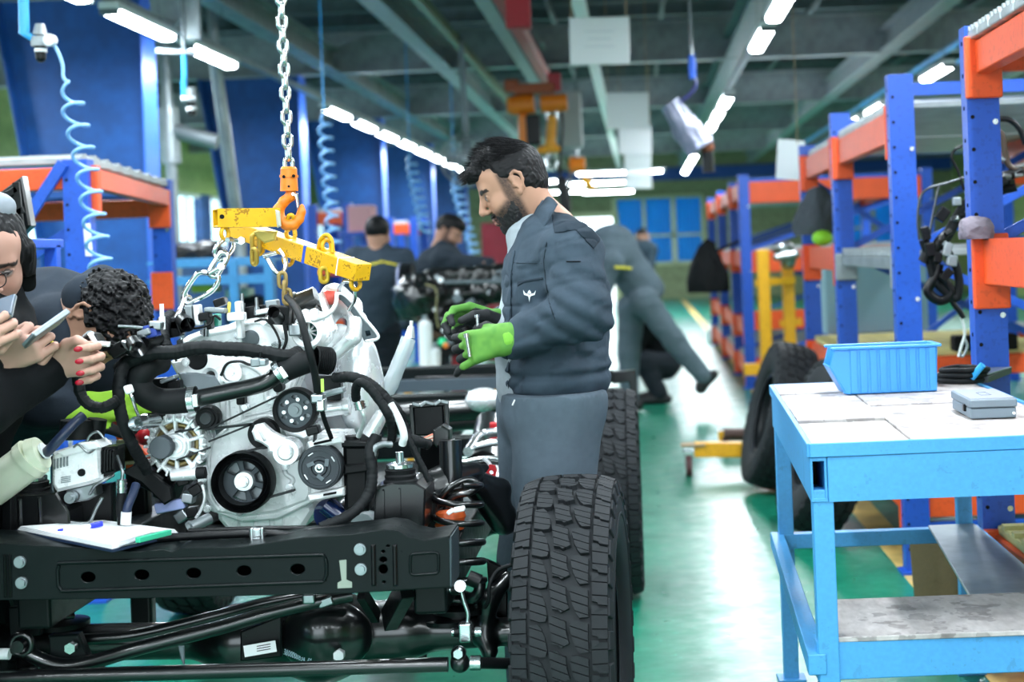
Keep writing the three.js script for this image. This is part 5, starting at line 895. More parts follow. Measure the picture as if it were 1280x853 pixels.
{
  const t = thing('strut', 'bright metal rod wrapped in clear plastic film, leaning behind the fuse box', 'rod'); const P = T;
  obj('rod', [rod(P(482, 495, 4.0), P(512, 422, 4.0), .013), rod(P(512, 422, 4.0), P(514, 408, 4.0), .014, .008), rod(P(514, 408, 4.0), P(514.6, 401, 4.0), .005)], M.aluBright, t);
  const g = new THREE.CylinderGeometry(.019, .021, .15, 18, 24, true), pa = g.attributes.position; for (let i = 0; i < pa.count; i++) { const k = .82 + .36 * fbm(pa.getX(i) * 60, pa.getY(i) * 40, pa.getZ(i) * 60, 3); pa.setX(i, pa.getX(i) * k); pa.setZ(i, pa.getZ(i) * k); } g.computeVertexNormals();
  g.applyQuaternion(new THREE.Quaternion().setFromUnitVectors(V(0, 1, 0), P(511, 425, 4).sub(P(484, 491, 4)).normalize())); const m = P(497.5, 457, 4.0); obj('plastic_wrap', g.translate(m.x, m.y, m.z), mat('#eef4f6', .18, 0, { transmission: .6, thickness: 0 }), t); settle(t);
}
{
  const t = thing('brake_unit', 'silver hydraulic control unit with barcode label, left of the alternator', 'control unit'); const P = T, d = 3.55;
  obj('housing', [plate([[64, 566], [84, 560], [100, 553], [124, 556], [128, 600], [112, 606], [70, 616], [64, 606]], d, .09, undefined, .008), plate([[70, 566], [98, 554], [118, 552], [126, 560], [80, 572]], d - .01, .08)], M.alu, t);
  obj('relief', [[66, 575], [70, 574], [74, 573], [78, 572], [82, 571]].map(([x, y]) => plate([[x, y], [x + 2.6, y - .6], [x + 2.6, y + 12], [x, y + 12.6]], d - .004, .01)), M.aluDark, t);
  obj('label_print', [...[0, 1, 2, 3].map((i) => plate([[76, 597 + i * 2.2], [88, 595 + i * 2.2], [88, 595.9 + i * 2.2], [76, 597.9 + i * 2.2]], d - .002, .003, undefined, 0))], M.steelGrey, t);
  obj('port', cylz(.0085, .006, P(102, 591, d - .002)), M.blackMat, t);
  for (let i = 0; i < 5; i++) obj('fin', plate([[126 + i * 3.6, 562 + i * .5], [128 + i * 3.6, 562 + i * .5], [128 + i * 3.6, 592 - i], [126 + i * 3.6, 594 - i]], d - .01, .07), M.plastic, t);
  obj('fin_block', plate([[126, 560], [146, 558], [146, 590], [128, 598]], d + .01, .06), M.blackSat, t);
  obj('mount_strap', [plate([[82, 614], [92, 610], [118, 604], [120, 620], [110, 626], [86, 630]], d + .01, .05), cylz(.013, .02, P(89, 622, d - .005)), cylz(.007, .026, P(89, 622, d - .012), 6)], M.steel, t);
  obj('brake_pipe', [tube([P(112, 618, d), P(120, 606, d - .02), P(132, 600, d - .02), P(142, 594, d)], .0035, 30, 8), tube([P(108, 556, d), P(112, 545, d), P(122, 540, d), P(130, 548, d)], .003, 24, 8), tube([P(90, 562, d), P(98, 556, d - .02), P(110, 566, d - .02), P(118, 562, d)], .003, 24, 8)], M.steel, t);
  obj('solenoid', [rod(P(98, 548, d + .04), P(98, 525, d + .04), .045, .04), rod(P(118, 548, d + .05), P(122, 524, d + .05), .022)], M.plastic, t);
  obj('loose_pipe', tube([P(84, 652, d), P(100, 654, d), P(112, 652, d), P(120, 636, d), P(128, 622, d)], .004, 40, 8), M.steel, t);
  obj('stand', plate([[66, 616], [140, 604], [142, 680], [66, 690]], d + .08, .03), M.blackSat, t); settle(t);
}
{
  const t = thing('fluid_reservoir', 'translucent white plastic fluid bottle lying at the left edge by the rubber mount', 'reservoir'); const P = T, d = 3.5, m = mat('#e9efd8', .35, 0, { transmission: .25, thickness: 0 });
  obj('bottle', [rod(P(-12, 612, d), P(34, 578, d), .043, .043, 28), rod(P(34, 578, d), P(42, 571, d), .047, .047, 28), rod(P(42, 571, d), P(52, 566, d), .043, .038, 28)], m, t); obj('cap', [rod(P(54, 565, d), P(57, 563, d), .02)], M.white, t);
  obj('return_hose', tube([P(56, 568, d), P(64, 560, d - .02), P(78, 545, d - .02), P(92, 530, d), P(104, 520, d + .02)], .0115, 40, 12), mat('#1d2a44', .4), t); obj('cradle', bar(P(15, 605, d + .05), P(15, 690, d + .05), .06, .02), M.blackSat, t); settle(t);
}
{
  const t = thing('cooling_hoses', 'pair of black hoses with white metal ends hanging left of the crank pulley', 'hose'); const P = T;
  obj('hose', tube([P(146, 570, 3.56), P(153, 590, 3.54), P(152, 602, 3.54)], .004, 20, 8), M.steel, t); obj('ferrule', [rod(P(152, 600, 3.54), P(152, 616, 3.54), .011), rod(P(152, 604, 3.54), P(152, 606, 3.54), .013), rod(P(152, 610, 3.54), P(152, 612, 3.54), .013)], M.zinc, t);
  obj('hose', tube([P(152, 616, 3.54), P(151, 634, 3.54), P(153, 655, 3.54), P(155, 690, 3.56)], .011, 24, 10), M.hose, t); obj('hose', tube([P(170, 606, 3.56), P(166, 618, 3.54), P(160, 632, 3.52), P(158, 642, 3.52)], .01, 24, 10), mat('#23304c', .45), t); obj('ferrule', rod(P(158, 640, 3.52), P(157, 656, 3.52), .012), M.white, t);
  obj('bracket', [plate([[150, 590], [176, 578], [214, 610], [216, 625], [205, 632], [176, 604]], 3.66, .03)], M.blackSat, t); settle(t);
}
{
  const t = thing('air_filter', 'orange edged pleated filter box behind the black harness loop, left of the alternator', 'filter'); const P = T, d = 4.25;
  obj('frame', [plate([[143, 545], [166, 546], [184, 570], [184, 592], [158, 590], [150, 560]], d, .1)], M.orange, t); obj('pleats', Array.from({ length: 7 }, (_, i) => bar(P(146 + i * 1.2, 555 + i * 3.6, d - .01), P(168 + i * 2, 553 + i * 3.8, d - .01), .012, .02)), mat('#b9b08a', .8), t);
  obj('red_cap', [rod(P(150, 520, d - .1), P(160, 534, d - .1), .03), sph(.025, P(181, 545, d - .2))], M.redPlastic, t); obj('stand', rbox(.06, .6, .05, .01, [P(165, 590, d).x, .62, P(165, 590, d).z - .05]), M.blackSat, t); settle(t);
}
// clipboard with papers and a pen on the crossmember
{
  const t = thing('clipboard', 'clipboard of white papers resting on the crossmember at the left', 'clipboard'); const d = 3.36;
  const y0 = T(120, 672, d).y, A = T(22, 660, 3.48), B = T(128, 652, 3.62), C = T(222, 664, 3.5), D = T(140, 684, 3.26);
  const sheet = (dy, sc, th) => { const c = A.clone().add(B).add(C).add(D).multiplyScalar(.25); const p = [A, B, C, D].map((v) => c.clone().lerp(v, sc)); const g = new THREE.BufferGeometry(); const N = 10, pos = [], idx = []; for (let j = 0; j <= N; j++) for (let i = 0; i <= N; i++) { const u = i / N, v = j / N; const a = p[0].clone().lerp(p[1], u), b = p[3].clone().lerp(p[2], u), q = a.lerp(b, v); q.y += dy + .006 * Math.sin(u * 3.1) * v; pos.push(q.x, q.y, q.z); } for (let j = 0; j < N; j++) for (let i = 0; i < N; i++) { const k = j * (N + 1) + i; idx.push(k, k + N + 1, k + 1, k + 1, k + N + 1, k + N + 2); } g.setAttribute('position', new THREE.Float32BufferAttribute(pos, 3)); g.setIndex(idx); g.computeVertexNormals(); const lo = g.clone().translate(0, -th, 0); const edge = []; return [prep(g), prep(lo), ...[[A, B], [B, C], [C, D], [D, A]].map(([a, b]) => { const aa = c.clone().lerp(a, sc), bb = c.clone().lerp(b, sc); return bar([aa.x, aa.y + dy - th / 2, aa.z], [bb.x, bb.y + dy - th / 2, bb.z], .001, th + .001, 0); })]; };
  obj('board', sheet(-.006, 1.03, .004), mat('#20304a', .5), t); for (let i = 0; i < 4; i++) obj('paper', sheet(-.0035 + i * .0022, 1 - .012 * i, .0006), M.paper, t);
  obj('green_strip', bar(T(172, 678, 3.28).setY(T(172, 678, 3.28).y + .004), T(212, 668, 3.4).setY(T(212, 668, 3.4).y + .004), .012, .012, .002), mat('#3fbf96', .4), t);
  settle(t);
  const p = thing('pen', 'white ballpoint pen with blue cap lying on the papers', 'pen'); obj('barrel', rod(T(74, 665, 3.43), T(118, 657, 3.47), .0042), M.white, p); obj('cap', [rod(T(113, 658, 3.465), T(128, 655, 3.48), .0062), rod(T(73, 665.4, 3.43), T(79, 664, 3.43), .006)], mat('#1d2fd0', .35), p); settle(p);
}
// ---------- hoist chain, hook, spreader beam, slings ----------
const linkG = (L, w, r) => { const p = [], a = w / 2 - r, b = L / 2 - r - a; for (let i = 0; i <= 10; i++) { const t = i / 10 * Math.PI; p.push(V(a * Math.cos(t), b + a * Math.sin(t), 0)); } for (let i = 0; i <= 10; i++) { const t = Math.PI + i / 10 * Math.PI; p.push(V(a * Math.cos(t), -b + a * Math.sin(t), 0)); } return new THREE.TubeGeometry(new THREE.CatmullRomCurve3(p, true), 36, r, 7, true); };
{
  const t = thing('hoist_chain', 'steel hoist chain with orange block and hook hanging over the engine', 'hoist'), d = 3.8, g = linkG(.044, .030, .0056);
  const a = T(361, 206, d), up = T(351, -2, d).sub(a), L = up.length(), n = Math.round(L / .0285), dir = V(0, 1, 0);
  for (let i = 0; i < n + 2; i++) { const m = obj('link', g, M.zinc, t); m.position.copy(a).addScaledVector(up, i / n); m.rotation.set(0, (i % 2) * Math.PI / 2 + .5, 0); }
  const top = a.clone().addScaledVector(up, (n + 2) / n), rest = []; for (let i = 0; top.y + i * .0285 < 3.98; i++) rest.push(g.clone().rotateY((i % 2) * Math.PI / 2 + .5).translate(top.x, top.y + i * .0285, top.z)); obj('upper_chain', rest, M.zinc, t).userData.kind = 'stuff';
  const P = (x, y, dd = d) => T(x, y, dd);
  obj('hook_block', [rod(P(361.5, 239, d), P(361, 211, d), .0215, .0195, 24), rod(P(361, 212, d), P(361, 208.5, d), .0205, .0165, 24), rod(P(361.2, 222, d), P(361.2, 219, d), .0225, .0225, 24)], M.orangeHook, t);
  obj('block_bolt', [cylz(.004, .004, P(355, 221, d - .02), 10), cylz(.004, .004, P(367, 220, d - .02), 10), cylz(.0028, .004, P(361, 233, d - .021), 8)], M.blackMat, t);
  obj('hook', sdfMesh([cap(P(363, 238), P(364, 246), .011, .011, .01), ...chain([P(364, 244), P(355, 252), P(348, 262), P(350, 274), P(358, 281), P(367, 281), P(374, 274), P(377, 265), P(377.5, 258)], [.011, .0115, .012, .0125, .0125, .012, .0105, .009, .006], .008)], .0035), M.orangeHook, t);
  obj('latch', [plate([[366, 242], [372, 241], [374, 258], [371, 262], [369, 250]], d - .012, .006), cylz(.004, .03, P(368, 243, d), 10)], M.zinc, t);
  settle(t);
}
{
  const t = thing('spreader_beam', 'scuffed yellow lifting beam hanging from the orange hook', 'lifting beam'), P = T;
  // cross tube: hollow square, long face towards the viewer
  const a = P(269, 273, 3.72), b = P(348, 272, 3.80); const w = .045;
  obj('cross_tube', (() => { const L = b.clone().sub(a).length(), g = prism([[-w / 2, -w / 2], [w / 2, -w / 2], [w / 2, w / 2], [-w / 2, w / 2]], 0, L, .002, [[[-.018, -.018], [.018, -.018], [.018, .018], [-.018, .018]]]); const z = b.clone().sub(a).normalize(), x = V(0, 1, 0).cross(z).normalize(), y = z.clone().cross(x); return g.applyMatrix4(new THREE.Matrix4().makeBasis(x, y, z).setPosition(a)); })(), M.yellow, t);
  obj('tube_hole', cylz(.0055, .003, P(277.5, 271, 3.69), 16), M.blackMat, t);
  obj('end_scuff', plate([[343.5, 262], [349, 264], [351, 283], [346, 285]], 3.745, .01), mat('#b9b5a6', .6), t);
  const c0 = P(296, 285, 4.0), c1 = P(454, 341, 3.72); obj('main_bar', [bar(c0, c1, .05, .043, .003)], M.yellow, t);
  const on = (k, dy) => c0.clone().lerp(c1, k).add(V(0, dy, 0));
  obj('blue_mark', bar(on(.6, 0), on(.62, 0), .0512, .0442, 0), mat('#1f4fc0', .5), t); obj('white_mark', [bar(on(.86, .0), on(.867, .0), .0512, .0442, 0).scale(1, 1, 1)], M.white, t);
  for (const [k, s] of [[.18, -1], [.42, -1], [.7, -1], [.94, -1], [.73, 1], [.45, 1]]) { const p = on(k, s * .03); obj('lug', [new THREE.TorusGeometry(.014, .0052, 8, 20).rotateY(.9).translate(p.x, p.y + s * .004, p.z)], M.yellow, t); }
  const lg = P(281, 292, 3.72); obj('lug', new THREE.TorusGeometry(.014, .005, 8, 20).rotateY(1.2).translate(lg.x, lg.y, lg.z), M.yellow, t);
  obj('lug', tube([P(360, 290, 3.8), P(359, 280, 3.8), P(361, 270, 3.79), P(366, 270, 3.79), P(367, 280, 3.8), P(369, 296, 3.8)], .0052, 40, 8), M.yellow, t);
  obj('chain_loop', [linkG(.06, .03, .006).rotateY(.5).translate(...P(320, 305, 3.9).toArray()), linkG(.05, .03, .006).rotateY(-.7).translate(...P(318, 321, 3.88).toArray())], mat('#a8903a', .5, .5), t);
  obj('chain_loop', [linkG(.045, .028, .0055).rotateY(.4).translate(...P(405, 344, 3.76).toArray())], mat('#b89a2a', .5, .4), t); obj('chain_loop', tube([P(398, 312, 3.8), P(401, 300, 3.79), P(408, 294, 3.78), P(414, 300, 3.78), P(416, 316, 3.78)], .0055, 40, 8), M.yellow, t);
  obj('gusset', [plate([[316, 290], [322, 287], [345, 290], [343, 300], [330, 304], [322, 298]], 3.80, .02)], mat('#c0ac58', .55, .2), t);
  settle(t);
}
function bow(P, pts, r, m, name, t) { return obj(name, tube(pts.map((p) => P(p[0], p[1], p[2])), r, pts.length * 8, 10), m, t); }
{
  const t = thing('chain_sling', 'chain sling of bright shackles at the left end of the yellow beam', 'chain sling'), P = T;
  bow(P, [[280, 300, 3.72], [271, 308, 3.70], [268, 318, 3.7], [273, 325, 3.7], [283, 322, 3.71], [291, 312, 3.73], [292, 303, 3.74]], .0052, M.chrome, 'shackle', t); obj('shackle_pin', [rod(P(284, 300, 3.7), P(304, 302, 3.78), .006), cylz(.01, .012, P(302, 301, 3.75), 6)], M.zinc, t);
  obj('link', linkG(.075, .034, .0065).rotateZ(-.55).rotateY(.3).translate(...P(273, 331, 3.7).toArray()), M.chrome, t);
  bow(P, [[262, 342, 3.7], [250, 341, 3.7], [242, 348, 3.7], [230, 368, 3.7], [232, 378, 3.7], [240, 377, 3.7], [262, 366, 3.7], [272, 354, 3.7], [272, 344, 3.7], [264, 337, 3.7]], .0062, M.chrome, 'snap_link', t); obj('snap_gate', [rod(P(262, 342, 3.69), P(276, 334, 3.69), .006), cylz(.009, .014, P(277, 333, 3.68), 8)], M.zinc, t);
  obj('link', linkG(.07, .032, .006).rotateZ(-.5).rotateY(1.1).translate(...P(231, 385, 3.7).toArray()), M.chrome, t); obj('link', linkG(.06, .03, .006).rotateZ(-.5).rotateY(.2).translate(...P(225, 397, 3.7).toArray()), M.chrome, t); settle(t);
}
{
  const t = thing('chain_sling', 'short rusty chain and taped black sling below the middle of the yellow beam', 'chain sling'), P = T;
  bow(P, [[350, 313, 3.86], [356, 322, 3.84], [357, 334, 3.83], [350, 343, 3.82], [343, 338, 3.83], [337, 328, 3.85], [332, 320, 3.87]], .0055, M.chrome, 'shackle', t); obj('shackle_pin', rod(P(329, 320, 3.86), P(346, 316, 3.86), .0055), M.zinc, t);
  for (const [x, y, a] of [[353, 350, .3], [356, 361, 1.6], [359, 371, .4]]) obj('link', linkG(.045, .026, .005).rotateY(a).translate(...P(x, y, 3.74).toArray()), mat('#9a8452', .5, .6), t);
  obj('black_sling', tube([P(359, 372, 3.7), P(370, 385, 3.6), P(377, 402, 3.54), P(383, 425, 3.52), P(388, 445, 3.52), P(393, 465, 3.54), P(397, 490, 3.56)], .0085, 60, 10), M.hose, t); settle(t);
}
{ const t = thing('shackle', 'bright shackle hanging from the right end of the yellow beam', 'shackle'), P = T; bow(P, [[430, 352, 3.76], [438, 353, 3.76], [443, 362, 3.76], [443, 376, 3.77], [436, 388, 3.78]], .0048, M.chrome, 'bow', t); bow(P, [[430, 352, 3.76], [424, 362, 3.78], [426, 374, 3.8]], .0045, M.chrome, 'bow', t); settle(t); }
// ---------- people ----------
const skinV = new THREE.MeshPhysicalMaterial({ color: '#ffffff', vertexColors: true, roughness: .5, specularIntensity: .5 });
const hairM = mat('#0a0a0d', .55, 0, { specularIntensity: .45 }), SK = [.40, .215, .15], SKL = [.46, .265, .205];
const gloveM = new THREE.MeshStandardMaterial({ color: '#ffffff', vertexColors: true, roughness: .75, bumpMap: tWeave, bumpScale: .0004 }); gloveM.userData.tex = true;
const clothM = (c) => mat(c, .88, 0, { specularIntensity: .3, tint: tFab, bump: tWeave, bs: .0005 });
const jacketM = clothM('#3c4955'), yokeM = clothM('#27323c'), shirtM = clothM('#a9b3bb'), trouserM = clothM('#56636e'), darkM = clothM('#1f262d'), navyM = clothM('#2a323c'), blackM = clothM('#121417'), greyM = clothM('#5d6a73');
const yellowTape = mat('#d8c936', .6), shoeM = mat('#17191b', .6);
// signed distance to a polygon in the xy plane (negative inside)
function polyClip(pts) {
  return (x, y) => { let d = 1e9, ins = false; for (let i = 0, j = pts.length - 1; i < pts.length; j = i++) { const [ax, ay] = pts[i], [bx, by] = pts[j]; const ex = bx - ax, ey = by - ay, wx = x - ax, wy = y - ay; let t = (wx * ex + wy * ey) / (ex * ex + ey * ey || 1e-9); t = t < 0 ? 0 : t > 1 ? 1 : t; d = Math.min(d, Math.hypot(wx - ex * t, wy - ey * t)); if ((ay > y) !== (by > y) && x < (bx - ax) * (y - ay) / (by - ay) + ax) ins = !ins; } return ins ? -d : d; };
}
const pxPoly = (pts, d) => pts.map(([x, y]) => { const p = T(x, y, d); return [p.x, p.y]; });
function headPrims(o = {}) {
  const k = .018, L = [ell([0, .034, -.012], [.077, .087, .099], .02), ell([0, -.02, .028], [.063, .082, .066], .03), ell([0, -.075, .03], [.05, .04, .052], .03), ell([0, -.1, .066], [.023, .019, .02], .025), ell([0, .05, .04], [.06, .05, .05], .03),
    cap([-.036, .02, .079], [.036, .02, .079], .0125, .0125, .02), ell([0, -.03, -.02], [.066, .06, .07], .03)];
  for (const s of [-1, 1]) L.push(ell([s * .037, -.035, .055], [.027, .03, .028], .02), cut(ell([s * .032, .001, .101], [.019, .0125, .016], .012)), ell([s * .031, -.001, .081], [.0135, .0125, .0125], .003), cap([s * .044, .002, .085], [s * .02, -.002, .092], .0035, .003, .004),
    ell([s * .0125, -.036, .102], [.0085, .0075, .010], .006));
  L.push(cap([0, .014, .094], [0, -.03, .117], .0075, .0115, .012), ell([0, -.063, .094], [.023, .0065, .009], .008), ell([0, -.075, .092], [.019, .008, .0095], .008), cut(cap([-.021, -.069, .103], [.021, -.069, .103], .002, .002, .003)));
  for (const s of [-1, 1]) { const E = [[.002, .000], [.017, .004], [.029, -.004], [.031, -.018], [.018, -.031], [.0, -.030], [-.016, -.021], [-.028, -.010]].map(([y, z]) => [s * (.076 + Math.max(0, -z) * .38), y, z]); L.push(ell([s * .077, .0, -.014], [.006, .028, .015], .004, [.2, s * .3, 0]), ...chain(E, [.004, .0045, .0048, .005, .005, .0046, .0046, .005], .003), ell([s * .079, -.029, -.008], [.005, .009, .007], .004), cap([s * .078, -.008, .001], [s * .081, -.002, .0], .004, .004, .004)); L.push(cut(ell([s * .086, .003, -.012], [.006, .015, .009], .004))); }
  if (o.neck !== false) L.push(cap([0, -.06, -.024], o.neck || [0, -.2, -.055], .056, .06, .03));
  return L;
}
const smooth01 = (a, b, x) => { const t = Math.min(1, Math.max(0, (x - a) / (b - a))); return t * t * (3 - 2 * t); };
const mix3 = (a, b, t) => a.map((v, i) => v + (b[i] - v) * t);
function beardMask(x, y, z) {                              // where the beard grows, in head coordinates
  const lowerEdge = smooth01(-.135, -.118, y), jawLine = -.030 + (z > .04 ? -.45 * (z - .04) : 0), top = smooth01(jawLine + .012, jawLine - .012, y);
  const side = smooth01(-.012, .01, z), burn = smooth01(.024, .008, Math.abs(z - .022)) * smooth01(.06, .04, y) * (Math.abs(x) > .045 ? 1 : 0);
  const lip = (Math.abs(x) < .018 && y > -.080 && y < -.060) ? .25 : 1, must = (Math.abs(x) < .03 && y > -.062 && y < -.046 && z > .07) ? 1 : 0;
  return Math.max(top * side * lip, burn * .9, must);
}
function headColor(o) { const s = o.skin || SK; return (x, y, z) => {
  let c = mix3(s, [s[0] * .93, s[1] * .80, s[2] * .76], smooth01(.03, .0, Math.hypot(Math.abs(x) - .036, y + .035, z - .082)) * .6);
  if (z > .08 && Math.abs(x) < .026 && y < -.056 && y > -.083) c = mix3(c, [.45, .17, .15], .6);
  for (const q of [-1, 1]) { const ex = Math.hypot((x - q * .031) / 1.3, y + .001); if (z > .085 && ex < .0085) c = Math.hypot(x - q * .031, y + .001) < .005 ? [.03, .02, .02] : [.30, .25, .24]; if (z > .075 && ex > .006 && ex < .0105 && y > 0) c = [.06, .04, .035];
    const by = .020 - .15 * Math.abs(Math.abs(x) - .032); if (z > .06 && Math.abs(x) > .012 && Math.abs(x) < .055 && Math.abs(y - by - .002) < .0058) c = [.03, .022, .02]; }
  if (o.beard) { const m = beardMask(x, y, z) * o.beard * (.75 + .4 * vnoise(x * 500, y * 500, z * 500)); c = mix3(c, [.022, .018, .019], Math.min(.97, m)); }
  if (o.scalp) { const m = o.scalp(x, y, z); c = mix3(c, [.02, .017, .018], m); }
  return c; }; }
const strand = (p, dir, L, r) => { const g = new THREE.ConeGeometry(r, L, 4, 2, true); const pa = g.attributes.position; for (let i = 0; i < pa.count; i++) { const t = (pa.getY(i) + L / 2) / L; pa.setX(i, pa.getX(i) + L * .18 * t * t); } g.translate(0, L / 2, 0); g.applyQuaternion(new THREE.Quaternion().setFromUnitVectors(V(0, 1, 0), dir.clone().normalize())); g.rotateY(0); return g.translate(p.x, p.y, p.z); };
const M4 = (p, e) => new THREE.Matrix4().compose(toP(p), new THREE.Quaternion().setFromEuler(new THREE.Euler(...e)), V(1, 1, 1));
// orientation from the direction the face looks and the direction of its crown
function faceM(p, fwd, up, s = 1, dz = 1) { const z = fwd.clone().normalize(), x = up.clone().cross(z).normalize(), y = z.clone().cross(x); return new THREE.Matrix4().makeBasis(x.multiplyScalar(s), y.multiplyScalar(s), z.multiplyScalar(s * dz)).setPosition(toP(p)); }
function hairGeo(o) {                                       // o.line(x,y,z): > 0 where hair grows
  const P = [ell([0, .038, -.014], o.size || [.085, .095, .107], .02), ...(o.extra || [])];
  return sdfMesh(P, o.cell || .004, { pad: .03, clip: (x, y, z) => -o.line(x, y, z), disp: o.disp || ((x, y, z) => .006 * (vnoise(x * 90, y * 40, z * 60) - .5) + .004 * (vnoise(x * 260, y * 90, z * 160) - .5)) });
}
// hand: wrist at the origin, fingers along +y, thumb to +x, back of the hand to +z; curl per finger in radians
function handPrims(curl = [.5, .55, .6, .65], thumb = [.6, .4], spread = .1, s = 1) {
  const X = [.030, .0105, -.0095, -.028], Y0 = [.088, .093, .089, .079], Ln = [[.043, .026, .021], [.047, .030, .022], [.044, .028, .021], [.035, .021, .019]], L = [];
  const q = (v) => v.multiplyScalar(s); L.tips = [];
  L.push(cap(q(V(.012, -.03, -.001)), q(V(.014, .01, 0)), .024 * s, .024 * s, .02), cap(q(V(-.012, -.03, -.001)), q(V(-.014, .01, 0)), .022 * s, .022 * s, .02));
  X.forEach((x, i) => { L.push(cap(q(V(x * .6, .012, 0)), q(V(x, Y0[i], 0)), .0145 * s, .0115 * s, .014)); let p = V(x, Y0[i], 0), a = 0, sp = (1.2 - i) * spread * .12; Ln[i].forEach((l, j) => { a += curl[i] * (j ? 1 : .8); const n = p.clone().add(V(Math.sin(sp) * l, Math.cos(a) * l, -Math.sin(a) * l)); L.push(cap(q(p.clone()), q(n.clone()), (.0098 - j * .0007) * s, (.0092 - j * .0008) * s, .003)); if (j === 2) L.tips.push({ p: n.clone().multiplyScalar(s), a }); p = n; }); });
  let t = [V(.022, .02, -.008), V(.042, .045, -.018), V(.05, .075, -.024 - thumb[1] * .02), V(.045 - thumb[0] * .02, .1, -.034 - thumb[1] * .03)];
  for (let i = 0; i < 3; i++) L.push(cap(q(t[i].clone()), q(t[i + 1].clone()), (.0150 - i * .002) * s, (.013 - i * .002) * s, i ? .004 : .012));
  return L;
}
function frameM(p, fing, back, s = 1, mirror = 1) { const y = fing.clone().normalize(), x = y.clone().cross(back).normalize(), z = x.clone().cross(y); return new THREE.Matrix4().makeBasis(x.multiplyScalar(s * mirror), y.multiplyScalar(s), z.multiplyScalar(s)).setPosition(toP(p)); }
function flipIf(g, mirror) { if (mirror < 0 && g.index) { const a = g.index.array; for (let i = 0; i < a.length; i += 3) { const t = a[i]; a[i] = a[i + 1]; a[i + 1] = t; } } return g; }
const vcol = (g, c) => { const n = g.attributes.position.count, a = new Float32Array(n * 3); for (let i = 0; i < n; i++) { a[3 * i] = c[0]; a[3 * i + 1] = c[1]; a[3 * i + 2] = c[2]; } g.setAttribute('color', new THREE.BufferAttribute(a, 3)); return g; };
const folds = (amp, fx, fy, fz, ph = 0) => (x, y, z) => { const a = vnoise(x * fx + ph, y * fy, z * fz), b = vnoise(x * fx * 2.3 + ph, y * fy * 2.1 + 5, z * fz * 2.2); return amp * (1 - Math.abs(2 * a - 1) * 1.6) + amp * .45 * (b - .5); };
// a plain inner body under the clothes
function innerBody(j, r = .05) { return [cap(j.neck, j.chest, r, .09, .04), cap(j.chest, j.hip, .09, .09, .05), ...(j.armL ? chain(j.armL, [.04, .034, .026], .02) : []), ...(j.armR ? chain(j.armR, [.04, .034, .026], .02) : []), ...(j.legL ? chain(j.legL, [.065, .048, .036], .03) : []), ...(j.legR ? chain(j.legR, [.065, .048, .036], .03) : [])]; }
const shoe = (ankle, dir, len = .26) => { const a = toP(ankle), d = dir.clone().setY(0).normalize(), f = (k, y) => a.clone().setY(0).addScaledVector(d, k).setY(y); return [cap(f(-.07, .045), f(.02, .05), .042, .045, .03), cap(f(.02, .05), f(len - .11, .034), .045, .036, .03), cap(a.clone().setY(.13), f(-.02, .06), .05, .045, .03)]; };

